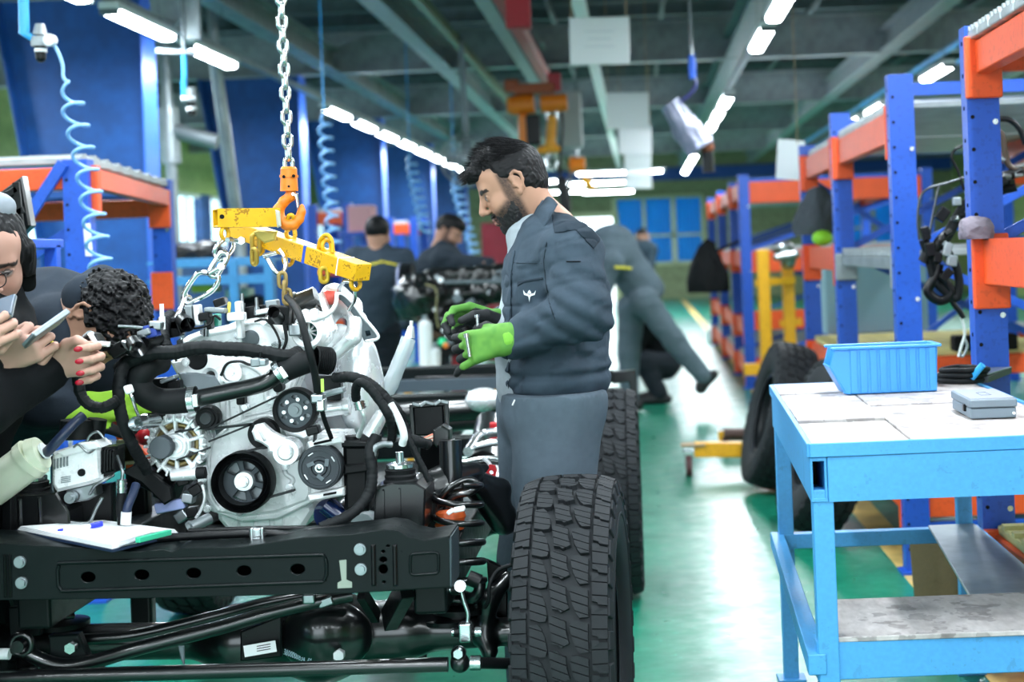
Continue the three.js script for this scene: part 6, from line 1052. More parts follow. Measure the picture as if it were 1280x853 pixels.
// --- the bearded man beside the chassis ---
{
  const t = thing('person', 'bearded man in a grey work jacket and green gloves standing by the chassis, looking down', 'person');
  const P = T;
  const shN = P(713, 320, 3.9), elN = P(728, 392, 3.82), wrN = P(640, 427, 3.9), shF = P(684, 304, 4.28), elF = P(684, 390, 4.34), wrF = P(626, 408, 4.14);
  const neck = P(672, 268, 4.09), chest = P(692, 335, 4.09), waist = P(694, 430, 4.09), hip = P(690, 492, 4.09);
  const legN = [P(696, 505, 4.0), P(690, 700, 3.98), P(694, 915, 4.02)], legF = [P(676, 505, 4.2), P(668, 700, 4.22), P(672, 905, 4.26)];
  const j = { neck, chest, hip, armL: [shN, elN, wrN], armR: [shF, elF, wrF], legL: legN, legR: legF };
  const HM = faceM(P(641, 233, 4.085), V(-.90, -.42, .12), V(-.40, .91, .0), .915, .95);
  const hd = sdfMesh(headPrims({ neck: [0, -.165, -.062] }), .0034, { color: headColor({ skin: [.43, .235, .16], beard: .92, scalp: (x, y, z) => smooth01(.0, .03, y + .9 * (-z) * .55 - .03) * .8 * (z < .075 ? 1 : 0) }) }).applyMatrix4(HM);
  const body = sdfMesh(innerBody(j), .014); vcol(body, SK);
  obj('body', [body, hd], skinV, t);
  // hair: swept forward quiff over the brow, short at the nape
  const line = (x, y, z) => Math.min(.02, y - (z > .05 ? .045 + (z - .05) * .25 : z > .0 ? .018 + z * .5 : -.014 - (-z) * .62), .115 - z + .3 * (y - .06));
  const hg = hairGeo({ cell: .0032, line, size: [.0815, .0925, .1035], disp: (x, y, z) => .0035 * (vnoise(x * 230, y * 70, z * 28) - .5) + .003 * (vnoise(x * 460, y * 150, z * 60) - .5), extra: [ell([0, -.012, -.032], [.0705, .066, .0755], .02), cap([.02, .092, .03], [.015, .080, .092], .036, .022, .03), cap([-.02, .092, .03], [-.015, .080, .092], .036, .022, .03), cap([0, .105, -.02], [0, .108, .03], .034, .032, .03), cap([.02, .078, .095], [.01, .064, .112], .016, .008, .012), cap([-.02, .078, .095], [-.012, .066, .110], .016, .008, .012)] });
  const st = []; seed = 77; for (let i = 0; i < 1500; i++) { const a = rr(0, 6.283), b = rr(.15, 1.15); const n = V(Math.sin(b) * Math.cos(a), Math.cos(b), Math.sin(b) * Math.sin(a)); const p = V(n.x * .082, .04 + n.y * .094, -.012 + n.z * .104); if (line(p.x, p.y, p.z) < .004) continue; st.push(strand(p, V(n.x * .35 + rr(-.1, .1), .3 * n.y + .16, 1 - .55 * Math.max(0, n.z)).add(n.clone().multiplyScalar(.25)), rr(.026, .05), .0011)); }
  for (let i = 0; i < 160; i++) { const p = V(rr(-.05, .05), rr(.07, .098), rr(.095, .118)); st.push(strand(p, V(rr(-.3, .3), rr(-.5, .25), 1), rr(.015, .032), .0018)); }
  obj('hair', [hg.clone().applyMatrix4(HM), ...st.map((g) => g.applyMatrix4(HM))], hairM, t);
  const bd = sdfMesh([ell([0, -.075, .03], [.0535, .0435, .0555], .03), ell([0, -.102, .066], [.028, .024, .024], .025), ell([0, -.035, .03], [.0655, .06, .060], .03), cap([-.026, -.053, .095], [.026, -.053, .095], .0065, .0065, .006)], .003, { clip: (x, y, z) => .62 - beardMask(x, y, z), disp: (x, y, z) => .004 * (vnoise(x * 300, y * 160, z * 300) - .45) });
  obj('beard', bd.applyMatrix4(HM), mat('#141215', .7), t);
  // jacket
  const sl = (a, b, c, q) => [cap(a, b, .074, .064, .03), cap(b, c, .064, .046, .03)];
  const JP = [ell(P(692, 346, 4.09), [.128, .16, .2], .05), cap(P(686, 308, 4.0), P(686, 308, 4.2), .072, .072, .05), ell(P(697, 400, 4.09), [.135, .16, .19], .06), ell(P(695, 466, 4.09), [.142, .105, .195], .05), cap(P(680, 290, 4.08), P(690, 308, 4.08), .042, .07, .03), cap(P(710, 314, 3.93), P(722, 318, 3.94), .062, .062, .04), ...sl(shN, elN, wrN), ...sl(shF, elF, wrF)];
  const ft = P(0, 507, 4.05).y;
  const jd = (x, y, z) => { const w = folds(.0065, 6, 14, 6)(x, y, z) + folds(.0035, 14, 30, 14, 4)(x, y, z), e = Math.exp(-(((x - elN.x) ** 2 + (y - elN.y) ** 2 + (z - elN.z) ** 2) / .012)); const hem = -.010 * Math.exp(-(((y - (ft + .028)) / .010) ** 2)), band = -.004 * Math.exp(-(((y - (ft + .035)) / .006) ** 2)); const crz = (fx, fy, fz, ph) => Math.pow(1 - Math.abs(2 * vnoise(x * fx + y * 4 + ph, y * fy - x * 5, z * fz) - 1), 7); return w - .0045 * crz(5, 15, 5, 2) - .004 * crz(11, 24, 9, 9) + e * .007 * Math.sin((x * .6 + y) * 115) + hem + band; };
  const hemY = (x) => T(694, 505, 4.09).y;
  const inFront = polyClip(pxPoly([[560, 296], [646, 318], [638, 360], [640, 410], [634, 440], [626, 497], [560, 497]], 4.0));
  const jclip = (x, y, z) => Math.max(hemY(x) - y - .0, z < -4.02 ? -1 : -1);
  const jac = obj('jacket', sdfMesh(JP, .0085, { disp: jd, clip: jclip }), jacketM, t);
  const panel = (name, pts, off, m, d = 3.95, cell = .004, zlo = -4.05) => { const pc = polyClip(pxPoly(pts, d)), q = pxPoly(pts, d), xs = q.map((v) => v[0]), ys = q.map((v) => v[1]); return obj(name, sdfMesh(JP, cell, { disp: jd, offset: off, clip: (x, y, z) => Math.max(pc(x, y), zlo - z), lo: [Math.min(...xs) - .01, Math.min(...ys) - .01, zlo - .01], hi: [Math.max(...xs) + .01, Math.max(...ys) + .01, -3.74] }), m, jac); };
  panel('yoke', [[682, 252], [690, 272], [696, 293], [722, 289], [744, 312], [752, 300], [735, 278], [700, 250]], .0028, yokeM, 3.97, .004);
  panel('pocket_flap', [[646, 352], [680, 346], [681, 349], [656, 353], [647, 358]], .003, yokeM, 3.93, .002); panel('sleeve_pocket', [[709, 326], [728, 326], [728, 327.4], [709, 327.4]], .003, blackM, 3.88, .002);
  panel('seam', [[636, 328], [680, 329], [680, 330], [636, 329.2]], .0012, yokeM, 3.93, .002);
  panel('armhole_seam', [[684, 302], [680, 325], [682, 350], [688, 376], [697, 398], [698.6, 397], [690, 375.5], [684, 350], [682, 325], [686, 302]], .0012, yokeM, 3.9, .003); panel('placket', [[630, 318], [646, 312], [641, 345], [640, 420], [634, 500], [624, 500], [630, 420], [632, 350]], .0025, jacketM, 4.0, .0035); panel('placket_seam', [[641, 340], [642.2, 340], [641.2, 420], [635.2, 500], [634, 500], [640, 420]], .0034, yokeM, 4.0, .003);
  for (const q of [[[654.5, 361.5], [657.5, 366.5], [661, 367], [662.8, 368.6], [664.6, 367], [668.4, 366.5], [671.5, 362], [669.8, 368.6], [665.2, 369.8], [664, 371], [662.9, 378.5], [661.8, 371], [660.6, 369.8], [656, 368.6]], [[662.9, 362], [665.6, 366], [662.9, 367.4], [660.2, 366]]]) panel('emblem', q, .0022, M.white, 3.93, .0013);
  obj('zip_pull', [rod(P(640.5, 507, 3.9), P(643.5, 500, 3.9), .002)], M.white, t);
  {
    const inn = [[657, 293, 3.99], [664, 280, 3.99], [672, 263, 4.005], [679, 250, 4.05], [681, 246, 4.09], [679, 250, 4.13], [672, 263, 4.155], [664, 280, 4.16], [657, 293, 4.15]], out = [[670, 300, 3.94], [679, 286, 3.925], [688, 270, 3.935], [694, 259, 3.99], [696, 256, 4.09], [694, 259, 4.17], [688, 270, 4.215], [679, 286, 4.225], [670, 300, 4.205]];
    const ci = new THREE.CatmullRomCurve3(inn.map((p) => P(...p))), co = new THREE.CatmullRomCurve3(out.map((p) => P(...p))), N = 48, W = 6, pos = [], idx = [];
    for (let i = 0; i <= N; i++) { const a = ci.getPoint(i / N), b = co.getPoint(i / N); for (let q = 0; q <= W; q++) { const v = a.clone().lerp(b, q / W); v.y += .010 * Math.sin(q / W * 2.6) + .002 * Math.sin(i * .7); pos.push(v.x, v.y, v.z); } }
    for (let i = 0; i < N; i++) for (let q = 0; q < W; q++) { const k = i * (W + 1) + q; idx.push(k, k + 1, k + W + 1, k + 1, k + W + 2, k + W + 1); }
    const g = new THREE.BufferGeometry(); g.setAttribute('position', new THREE.Float32BufferAttribute(pos, 3)); g.setIndex(idx); g.computeVertexNormals();
    const lo = g.clone().translate(0, -.004, 0);
    obj('collar', [g, lo, tube(co.getPoints(24).map((v) => v.clone().add(V(0, .001, 0))), .0032, 60, 6), tube(ci.getPoints(24), .003, 60, 6), rod(P(657, 293, 4.03), P(670, 300, 3.975), .0032), cyl(.001, .001, .001)].slice(0, 5), jacketM, t);
    obj('collar_stand', tube([[659, 290, 4.035], [667, 276, 4.03], [675, 260, 4.035], [682, 252, 4.09], [675, 260, 4.145], [667, 276, 4.15], [659, 290, 4.145]].map((p) => P(...p)), .008, 50, 8), jacketM, t);
  }
  obj('shirt', sdfMesh([cap(P(668, 300, 4.08), P(678, 345, 4.07), .062, .09, .04), cap(P(678, 345, 4.07), P(667, 420, 4.07), .09, .096, .04), cap(P(667, 420, 4.07), P(670, 482, 4.07), .096, .1, .04), cap(P(663, 292, 4.08), P(670, 276, 4.09), .06, .056, .02)], .009, { disp: (x, y, z) => folds(.004, 6, 26, 6)(x, y, z) }), shirtM, t);
  // trousers
  const tp = [cap(P(692, 492, 4.01), P(690, 500, 4.17), .115, .115, .06), ...chain(legN, [.118, .088, .075], .05), ...chain(legF, [.114, .086, .075], .05), ell(P(690, 510, 4.09), [.125, .1, .17], .05)];
  obj('trousers', sdfMesh(tp, .011, { disp: (x, y, z) => folds(.006, 9, 6, 8, 3)(x, y, z), clip: (x, y, z) => y - T(694, 486, 4.09).y }), trouserM, t);
  obj('shoe', sdfMesh(shoe(legN[2], V(-1, 0, .2)), .012), shoeM, t); obj('shoe', sdfMesh(shoe(legF[2], V(-1, 0, 0)), .012), shoeM, t);
  // gloves: knitted green backs, black rubber palms
  const gcol = (x, y, z) => z < -.006 ? [.012, .014, .016] : mix3([.07, .23, .03], [.12, .31, .04], vnoise(x * 90, y * 90, z * 90));
  const glN = sdfMesh(handPrims([.75, .85, .85, .35], [.5, 1.6], 1, 1.1), .003, { color: gcol }).applyMatrix4(frameM(P(634, 424, 3.87), V(-.94, -.2, -.12), V(-.1, .2, .97)));
  obj('glove', glN, gloveM, t); obj('glove_cuff', lathe([[.029, -.012], [.031, -.004], [.030, .008], [.028, .012]], [0, 0, 0], 'y', 20).applyMatrix4(frameM(P(637, 424, 3.87), V(-.94, -.2, 0), V(0, .2, 1))), mat('#76b53c', .8), t);
  const glF = flipIf(sdfMesh(handPrims([.75, .8, .85, .9], [.3, .6], .8, 1.08), .0032, { color: (x, y, z) => z < -.004 - Math.max(0, y - .08) * .8 ? [.012, .014, .016] : [.075, .24, .03] }).applyMatrix4(frameM(P(628, 404, 4.06), V(-.93, .3, .15), V(-.25, .8, -.5), 1, -1)), -1);
  obj('glove', glF, gloveM, t);
  settle(t);
  const bA = thing('bolt', 'upper of two bolts held between the gloved hands', 'bolt'); obj('shank', rod(P(597.5, 408, 3.93), P(596.5, 396, 3.93), .0042), M.zinc, bA); obj('head', rod(P(596.6, 397, 3.93), P(596.3, 393.5, 3.93), .0075, .0075, 6), M.zinc, bA); settle(bA);
  const bB = thing('bolt', 'lower, longer bolt held between the gloved hands', 'bolt'); obj('shank', rod(P(587.5, 446, 3.86), P(583.5, 421, 3.86), .0045), M.zinc, bB); obj('head', rod(P(583.6, 422, 3.86), P(582.9, 417, 3.86), .008, .008, 6), M.zinc, bB); settle(bB);
}
// --- generic worker for the others ---
function worker(label, s) {                                // s: joints in scene coordinates, cloth materials, face direction
  const t = thing('person', label, 'person'), cell = s.cell || .016, k = s.scale || 1;
  const HM = faceM(s.head, s.face, s.up || V(0, 1, 0), k);
  const hd = sdfMesh(headPrims({ neck: s.neckLocal || [0, -.16, -.02] }), s.hcell || .006, { color: headColor({ skin: s.skin || SK, beard: s.beard || 0 }) }).applyMatrix4(HM);
  const bodyG = [vcol(sdfMesh(innerBody(s.j), cell), s.skin || SK), hd];
  for (const h of s.hands || []) bodyG.push(vcol(flipIf(sdfMesh(handPrims(h.curl, h.thumb, h.spread, 1), h.cell || .005).applyMatrix4(frameM(h.p, h.f, h.b, 1, h.m || 1)), h.m || 1), h.skin || s.skin || SK));
  obj('body', bodyG, skinV, t);
  if (s.hair) obj('hair', hairGeo({ cell: s.hairCell || .006, line: s.hair, size: s.hairSize, disp: s.hairDisp, extra: s.hairExtra }).applyMatrix4(HM), s.hairMat || hairM, t);
  const j = s.j, r = s.girth || 1;
  const up = [ell(j.chest, [.19 * r, .2, .15 * r], .09, s.torsoRot), cap(j.chest, j.hip, .155 * r, .15 * r, .09), ...(j.armL ? [cap(j.armL[0], j.chest, .085, .12, .1)] : []), ...(j.armR ? [cap(j.armR[0], j.chest, .085, .12, .1)] : []), cap(toP(j.neck).clone().lerp(toP(j.chest), -.12), j.chest, .068, .13, .05), ...[j.armL, j.armR].filter(Boolean).map((a) => cap(toP(j.neck).clone().lerp(toP(j.chest), .3), a[0], .055, .07, .05))];
  for (const a of [j.armL, j.armR]) if (a) up.push(...chain(a, [.078, .062, .046], .03));
  const disp = folds(.008, 7, 14, 7, label.length), jk = obj('jacket', sdfMesh(up, cell, { disp, clip: s.jclip }), s.jacket || darkM, t);
  if (j.legL) obj('trousers', sdfMesh([...chain(j.legL, [.115, .085, .068], .04), ...chain(j.legR, [.115, .085, .068], .04), cap(j.legL[0], j.legR[0], .11, .11, .05)], cell, { disp }), s.trousers || darkM, t);
  if (j.legL && !s.noShoes) for (const l of [j.legL, j.legR]) obj('shoe', sdfMesh(shoe(l[2], s.shoeDir || s.face), cell), shoeM, t);
  if (s.more) s.more(t, up, disp, jk);
  return settle(t);
}
const capLine = (f, b) => (x, y, z) => Math.min(.02, y - (z > 0 ? f * smooth01(0, .09, z) + (1 - smooth01(0, .09, z)) * .0 : b * smooth01(0, .09, -z)));
// bent man with curly hair leaning over the engine bay
worker('man in dark jacket with curly black hair bent low over the engine bay', {
  cell: .012, hcell: .005, head: T(124, 402, 3.9), scale: 1, face: V(.14, -.97, .22), up: V(.95, .12, .22), neckLocal: [0, -.13, -.03], jacket: navyM, trousers: blackM, skin: [.38, .21, .145],
  hair: (x, y, z) => Math.min(.02, y - (z > .03 ? .035 : z > -.02 ? .012 : -.055)), hairCell: .0045, hairSize: [.087, .097, .108],
  hairDisp: (x, y, z) => .02 * (vnoise(x * 62, y * 62, z * 62) - .4) + .008 * Math.sin(x * 260 + 5 * vnoise(x * 50, y * 50, z * 50)) * Math.sin(y * 240) * Math.sin(z * 250 + 2),
  j: { neck: T(106, 404, 4.0), chest: T(66, 434, 4.1), hip: T(-10, 530, 4.3), armL: [T(72, 416, 3.92), T(50, 500, 3.82), T(100, 512, 3.86)], armR: [T(84, 424, 4.28), T(110, 490, 4.3), T(140, 480, 4.2)], legL: [T(-15, 540, 4.25), T(0, 720, 4.4), V(-1.72, .1, -4.5)], legR: [T(-20, 540, 4.45), T(-15, 720, 4.6), V(-1.75, .1, -4.75)] },
  hands: [], shoeDir: V(1, 0, 0),
  more: (t, up, disp, jk) => {
    const P = T; obj('hood_collar', sdfMesh([cap(P(108, 372, 3.9), P(126, 356, 4.0), .05, .045, .03), cap(P(126, 356, 4.0), P(128, 365, 4.12), .045, .04, .03), cap(P(108, 372, 3.9), P(104, 412, 3.88), .045, .026, .03), cap(P(88, 378, 4.02), P(120, 366, 4.02), .05, .045, .04)], .008, { disp: folds(.006, 12, 6, 9) }), navyM, t);
    const pc = polyClip(pxPoly([[71, 421], [73, 418], [91, 429], [90, 433]], 3.9)); obj('yellow_stripe', sdfMesh(up, .005, { disp, offset: .004, clip: (x, y, z) => Math.max(pc(x, y), -4.05 - z), lo: [-1.6, .9, -4.05], hi: [-1.3, 1.25, -3.6] }), yellowTape, jk);
    obj('glove', sdfMesh(handPrims([.35, .4, .4, .45], [.4, .4], .6, 1.15), .004, { color: (x, y, z) => z < -.01 ? [.02, .02, .02] : [.32, .62, .04] }).applyMatrix4(frameM(P(104, 510, 3.84), V(.95, .02, -.2), V(.05, .6, .8))), gloveM, t);
    obj('dark_band', lathe([[.03, -.004], [.034, 0], [.03, .004]], [0, 0, 0], 'y', 16).applyMatrix4(frameM(P(100, 511, 3.84), V(.95, .02, -.2), V(0, .6, .8))), mat('#b9825f', .6), t);
  } });
// woman at the left edge, holding a phone
worker('woman with dark hair and grey headscarf at the left edge, filming with a phone', {
  cell: .014, hcell: .004, head: T(-14, 322, 3.62), face: V(.42, -.42, .8), up: V(.12, .93, .3), jacket: blackM, trousers: blackM, skin: [.44, .25, .195],
  hair: (x, y, z) => Math.min(.02, y - (z > .02 ? .02 + (Math.abs(x) > .05 ? -.06 : .032) : -.12)), hairCell: .005, hairExtra: [cap([.075, .03, .03], [.082, -.07, .01], .025, .02, .02), cap([-.075, .03, .03], [-.082, -.07, .01], .025, .02, .02)], hairDisp: (x, y, z) => .007 * (vnoise(x * 160, y * 18, z * 160) - .5),
  j: { neck: T(-22, 372, 3.66), chest: T(-60, 440, 3.66), hip: T(-80, 600, 3.7), armL: [T(-40, 410, 3.5), T(-80, 530, 3.4), T(-14, 459, 3.34)], armR: [T(-70, 410, 3.8), T(-80, 520, 3.7), T(-30, 470, 3.5)], legL: [T(-90, 620, 3.65), V(-2.0, .5, -3.7), V(-2.05, .1, -3.7)], legR: [T(-100, 620, 3.8), V(-2.05, .5, -3.85), V(-2.1, .1, -3.85)] },
  hands: [{ p: T(-8, 456, 3.33), f: V(.86, .42, .0), b: V(.12, -.25, .95), curl: [1.0, 1.15, 1.2, 1.2], thumb: [.2, .2], spread: .5, cell: .0035, skin: SKL, m: 1 }], shoeDir: V(1, 0, 0),
  more: (t) => { const P = T; obj('headscarf', sdfMesh([cap(P(-14, 282, 3.66), P(-2, 262, 3.6), .05, .035, .03), cap(P(-30, 270, 3.7), P(-60, 340, 3.72), .07, .06, .03)], .008, { disp: folds(.006, 14, 9, 9) }), mat('#8b939d', .7, 0, { tint: tFab }), t); obj('glasses', [tube([P(-4, 346, 3.5), P(2, 343, 3.49), P(8, 341, 3.5), P(14, 340, 3.54)], .0014, 16, 6), new THREE.TorusGeometry(.018, .0014, 6, 24).rotateY(.3).translate(...P(-3, 350, 3.5).toArray())], M.blackSat, t); } });
{
  const P = T, t = thing('phone', 'silver phone held up in a hand, its edge to the camera', 'phone'); const a = P(36, 427, 3.29), b = P(80, 396, 3.36), c = a.clone().lerp(b, .5); obj('case', bar(a, b, .072, .010, .003, V(-.6, .75, .12)), M.aluDark, t); obj('screen', bar(a.clone().add(V(-.002, .003, .001)), b.clone().add(V(-.003, .003, .001)), .067, .008, .002, V(-.6, .75, .12)), mat('#a9b6c6', .12), t); obj('side_button', [bar(a.clone().lerp(b, .45).add(V(.003, -.002, .034)), a.clone().lerp(b, .55).add(V(.003, -.002, .034)), .004, .003, 0)], M.blackSat, t); settle(t);
  const q = thing('phone', 'phone at the very left edge of the picture, its glass top to the camera', 'phone'); obj('case', bar(P(-30, 398, 3.25), P(18, 382, 3.25), .075, .009, .003, V(.1, .8, .55)), M.aluDark, q); obj('screen', bar(P(-29, 396, 3.245), P(17, 380.5, 3.245), .068, .008, .002, V(.1, .8, .55)), mat('#5d6a78', .08), q); settle(q);
}
worker('person in black sleeves at the left edge, red nails and bracelet, holding a camera', {
  cell: .014, hcell: .008, head: T(-120, 300, 3.3), face: V(.9, -.4, 0), jacket: blackM, trousers: blackM, skin: SKL, hair: (x, y, z) => Math.min(.02, y - (z > .03 ? .05 : -.08)),
  j: { neck: T(-125, 360, 3.3), chest: T(-130, 450, 3.3), hip: T(-130, 620, 3.3), armL: [T(-90, 440, 3.2), T(-30, 510, 3.3), T(60, 460, 3.42)], armR: [T(-140, 440, 3.15), T(-80, 510, 3.1), T(-68, 434, 3.2)], legL: [T(-130, 640, 3.2), V(-1.62, .5, -3.2), V(-1.65, .1, -3.2)], legR: [T(-130, 640, 3.35), V(-1.68, .5, -3.35), V(-1.7, .1, -3.4)] },
  hands: [{ p: T(68, 454, 3.42), f: V(.98, .06, .1), b: V(.15, .15, -.95), curl: [1.0, 1.05, 1.05, 1.05], thumb: [.2, .3], spread: .6, cell: .003, skin: SKL, m: 1 }, { p: T(-62, 432, 3.2), f: V(.9, .3, .1), b: V(.1, -.2, .9), curl: [1, 1.1, 1.1, 1.1], thumb: [.3, .3], spread: .5, cell: .004, skin: SKL }], shoeDir: V(1, 0, 0),
  more: (t) => { const P = T; const br = obj('bracelet', Array.from({ length: 12 }, (_, i) => { const a = i / 12 * 6.283; return sph(.0058, [.031 * Math.cos(a), 0, .026 * Math.sin(a)], [1, 1, 1], 8); }).map((g) => g.applyMatrix4(frameM(P(67, 456, 3.42), V(.9, .2, .08), V(0, .2, .96)))), M.black, t);
    const hm = frameM(P(68, 454, 3.42), V(.98, .06, .1), V(.15, .15, -.95)), nm = mat('#a5122a', .2); for (const q of handPrims([1.0, 1.05, 1.05, 1.05], [.2, .3], .6).tips) { const a = q.a, d = V(0, Math.cos(a), -Math.sin(a)), n = V(0, Math.sin(a), Math.cos(a)); const g = new THREE.SphereGeometry(1, 12, 8).scale(.0062, .0095, .0028).applyMatrix4(new THREE.Matrix4().makeBasis(V(1, 0, 0), d, n).setPosition(q.p.clone().addScaledVector(n, .0072).addScaledVector(d, .001))); obj('nail', g.applyMatrix4(hm), nm, t); } } });
{ const P = T, t = thing('camera', 'small black camera with white trim held in the hand with red nails', 'camera'), d = 3.42; obj('body', [plate([[88, 434], [110, 416], [118, 418], [126, 430], [134, 432], [128, 440], [100, 444]], d, .05, undefined, .006)], M.blackSat, t); obj('white_trim', [plate([[108, 418], [113, 415], [120, 427], [135, 428], [134, 434], [117, 432]], d - .006, .02, undefined, .003)], M.white, t); obj('grey_edge', [plate([[88, 433], [109, 414], [111, 417], [91, 436]], d - .004, .03)], M.aluDark, t); settle(t); }
// workers further back
worker('man seen from behind in dark jacket with a thin yellow stripe across his back', {
  cell: .018, hcell: .008, head: T(473, 293, 11), face: V(.25, -.1, -1), jacket: clothM('#36424e'), trousers: clothM('#1d242b'), girth: 1.05,
  hair: (x, y, z) => Math.min(.02, y - (z > .02 ? .04 : -.045)), hairCell: .008,
  j: { neck: T(474, 312, 11), chest: T(474, 350, 11), hip: T(470, 400, 11), armL: [T(503, 326, 11), T(509, 375, 10.9), T(508, 405, 10.7)], armR: [T(444, 326, 11), T(438, 375, 11), T(440, 412, 11)], legL: [T(480, 415, 11), T(482, 480, 11), V(T(482, 500, 11).x, .1, -11)], legR: [T(462, 415, 11), T(460, 480, 11), V(T(460, 500, 11).x, .1, -11)] }, shoeDir: V(0, 0, -1),
  more: (t, up, disp, jk) => { const pc = polyClip(pxPoly([[452, 332], [478, 326], [510, 333], [512, 336], [478, 329], [452, 335.5]], 10.85)); obj('yellow_stripe', sdfMesh(up, .01, { disp, offset: .006, clip: (x, y, z) => Math.max(pc(x, y), -11.02 - z) }), yellowTape, jk); } });
worker('dark haired bearded man in dark jacket reaching over the black gearbox', {
  cell: .018, hcell: .007, head: T(561, 290, 11.6), face: V(.86, -.45, .25), up: V(.3, .95, 0), beard: .8, jacket: clothM('#2b343d'), trousers: darkM,
  hair: (x, y, z) => Math.min(.02, y - (z > .03 ? .045 : z > -.02 ? .02 : -.03)), hairCell: .007, hairExtra: [ell([0, .075, .02], [.075, .06, .09], .02)],
  j: { neck: T(556, 312, 11.6), chest: T(552, 340, 11.6), hip: T(545, 400, 11.6), armL: [T(556, 325, 11.4), T(588, 330, 11.3), T(612, 330, 11.2)], armR: [T(562, 328, 11.85), T(590, 345, 11.9), T(606, 340, 11.8)], legL: [T(545, 410, 11.5), T(545, 470, 11.5), V(T(545, 500, 11.5).x, .1, -11.5)], legR: [T(548, 410, 11.75), T(548, 470, 11.75), V(T(548, 500, 11.7).x, .1, -11.75)] },
  hands: [{ p: T(612, 330, 11.2), f: V(.9, -.3, .1), b: V(.2, .9, .2), curl: [.4, .4, .4, .4], thumb: [.3, .3], spread: .5, cell: .007 }] });
worker('man in grey clothes bending down in the aisle, one leg stretched behind him', {
  cell: .018, hcell: .01, head: T(735, 318, 12.8), face: V(-.8, -.6, 0), up: V(-.6, .8, 0), jacket: clothM('#56646d'), trousers: clothM('#5b6972'), girth: 1.05,
  hair: (x, y, z) => Math.min(.02, y - .0), hairCell: .01,
  j: { neck: T(745, 312, 12.8), chest: T(765, 312, 12.8), hip: T(806, 362, 12.8), armL: [T(765, 330, 12.55), T(748, 380, 12.5), T(742, 400, 12.5)], armR: [T(765, 320, 13), T(740, 380, 13), T(735, 400, 13)], legL: [T(806, 376, 12.7), T(842, 425, 12.7), T(880, 472, 12.7)], legR: [T(790, 386, 12.9), T(786, 440, 12.9), V(T(786, 470, 12.9).x, .1, -12.9)] }, noShoes: true,
  more: (t, up, disp, jk) => { const P = T; const pc = polyClip(pxPoly([[768, 332], [790, 334], [790, 338], [768, 336]], 12.6)); obj('yellow_stripe', sdfMesh(up, .01, { disp, offset: .008, clip: (x, y, z) => Math.max(pc(x, y), -12.75 - z) }), yellowTape, jk); obj('shoe', sdfMesh([cap(P(876, 484, 12.7), P(892, 468, 12.7), .05, .04, .03), cap(P(879, 474, 12.7), P(876, 486, 12.7), .055, .04, .03)], .014), shoeM, t); obj('shoe', sdfMesh(shoe(V(T(786, 470, 12.9).x, .1, -12.9), V(-1, 0, 0)), .016), shoeM, t); } });
worker('person in black crouching on the aisle floor behind the bending man', {
  cell: .02, hcell: .012, head: T(800, 372, 13.6), face: V(-.9, -.3, 0), jacket: blackM, trousers: clothM('#23292f'), hair: (x, y, z) => Math.min(.02, y + .02), hairCell: .012,
  j: { neck: T(803, 388, 13.6), chest: T(812, 412, 13.6), hip: T(832, 452, 13.6), armL: [T(808, 405, 13.4), T(795, 440, 13.4), T(782, 455, 13.4)], armR: [T(808, 405, 13.8), T(795, 440, 13.8), T(782, 450, 13.8)], legL: [T(832, 456, 13.5), T(806, 452, 13.4), V(T(824, 485, 13.4).x, .1, -13.4)], legR: [T(832, 456, 13.75), T(806, 456, 13.8), V(T(820, 485, 13.8).x, .1, -13.8)] } });
worker('far worker in dark blue at the end of the aisle before the blue curtains', {
  cell: .025, hcell: .014, head: T(803, 296, 24), face: V(-.6, -.5, .5), jacket: clothM('#33424c'), trousers: darkM, hair: (x, y, z) => Math.min(.02, y - .03), hairCell: .014,
  j: { neck: T(803, 305, 24), chest: T(805, 316, 24), hip: T(806, 345, 24), armL: [T(814, 312, 23.9), T(814, 330, 23.8), T(803, 336, 23.6)], armR: [T(795, 312, 24), T(792, 328, 23.8), T(795, 336, 23.6)], legL: [T(810, 350, 24), V(T(810, 370, 24).x, .5, -24), V(T(810, 370, 24).x, .1, -24)], legR: [T(801, 350, 24), V(T(800, 370, 24).x, .5, -24), V(T(800, 370, 24).x, .1, -24)] } });
// ---------- hung from the ceiling ----------
const signD = [[711, 23, 788, 79, 10.6, 'largest white notice, hung nearest on two cords'], [757, 117, 812, 160, 15, 'second white notice hung in the row of notices'], [773, 158, 815, 192, 19, 'third white notice, pale lilac, below the second'], [780, 192, 815, 235, 23, 'lowest and farthest white notice of the hanging row']];
for (const [x0, y0, x1, y1, d, lb] of signD) {
  const t = thing('hanging_notice', lb, 'notice', [0, 0, 0], 0, 'white notices hung along the aisle'), a = T(x0, y0, d), b = T(x1, y1, d), c = a.clone().add(b).multiplyScalar(.5), w = Math.abs(b.x - a.x), h = Math.abs(a.y - b.y);
  obj('sheet', rbox(w, h, .012, .003, c.toArray(), [0, 0, -.02]), M.sign, t);
  for (const s of [-1, 1]) obj('cord', rod([c.x + s * w * .46, c.y + h / 2, c.z], [c.x + s * w * .46 + .02, 4.26, c.z], .004), M.wood, t);
  if (d < 12) obj('print_line', [0, 1, 2].map((i) => box(w * (.5 - .1 * (i % 2)), .006, .002, [c.x, c.y + h * (.2 - i * .16), c.z + .007], [0, 0, -.02])), mat('#c9ced4', .8), t);
  settle(t);
}
{ const t = thing('hanging_notice', 'white card hung at the end post of the mid aisle rack', 'notice'), p = T(988, 200, 10.2); obj('sheet', rbox(.19, .26, .01, .002, p.toArray(), [0, .3, -.1]), M.sign, t); obj('cord', rod([p.x + .05, p.y + .1, p.z], [p.x + .05, 4.26, p.z], .003), M.wood, t); settle(t); }
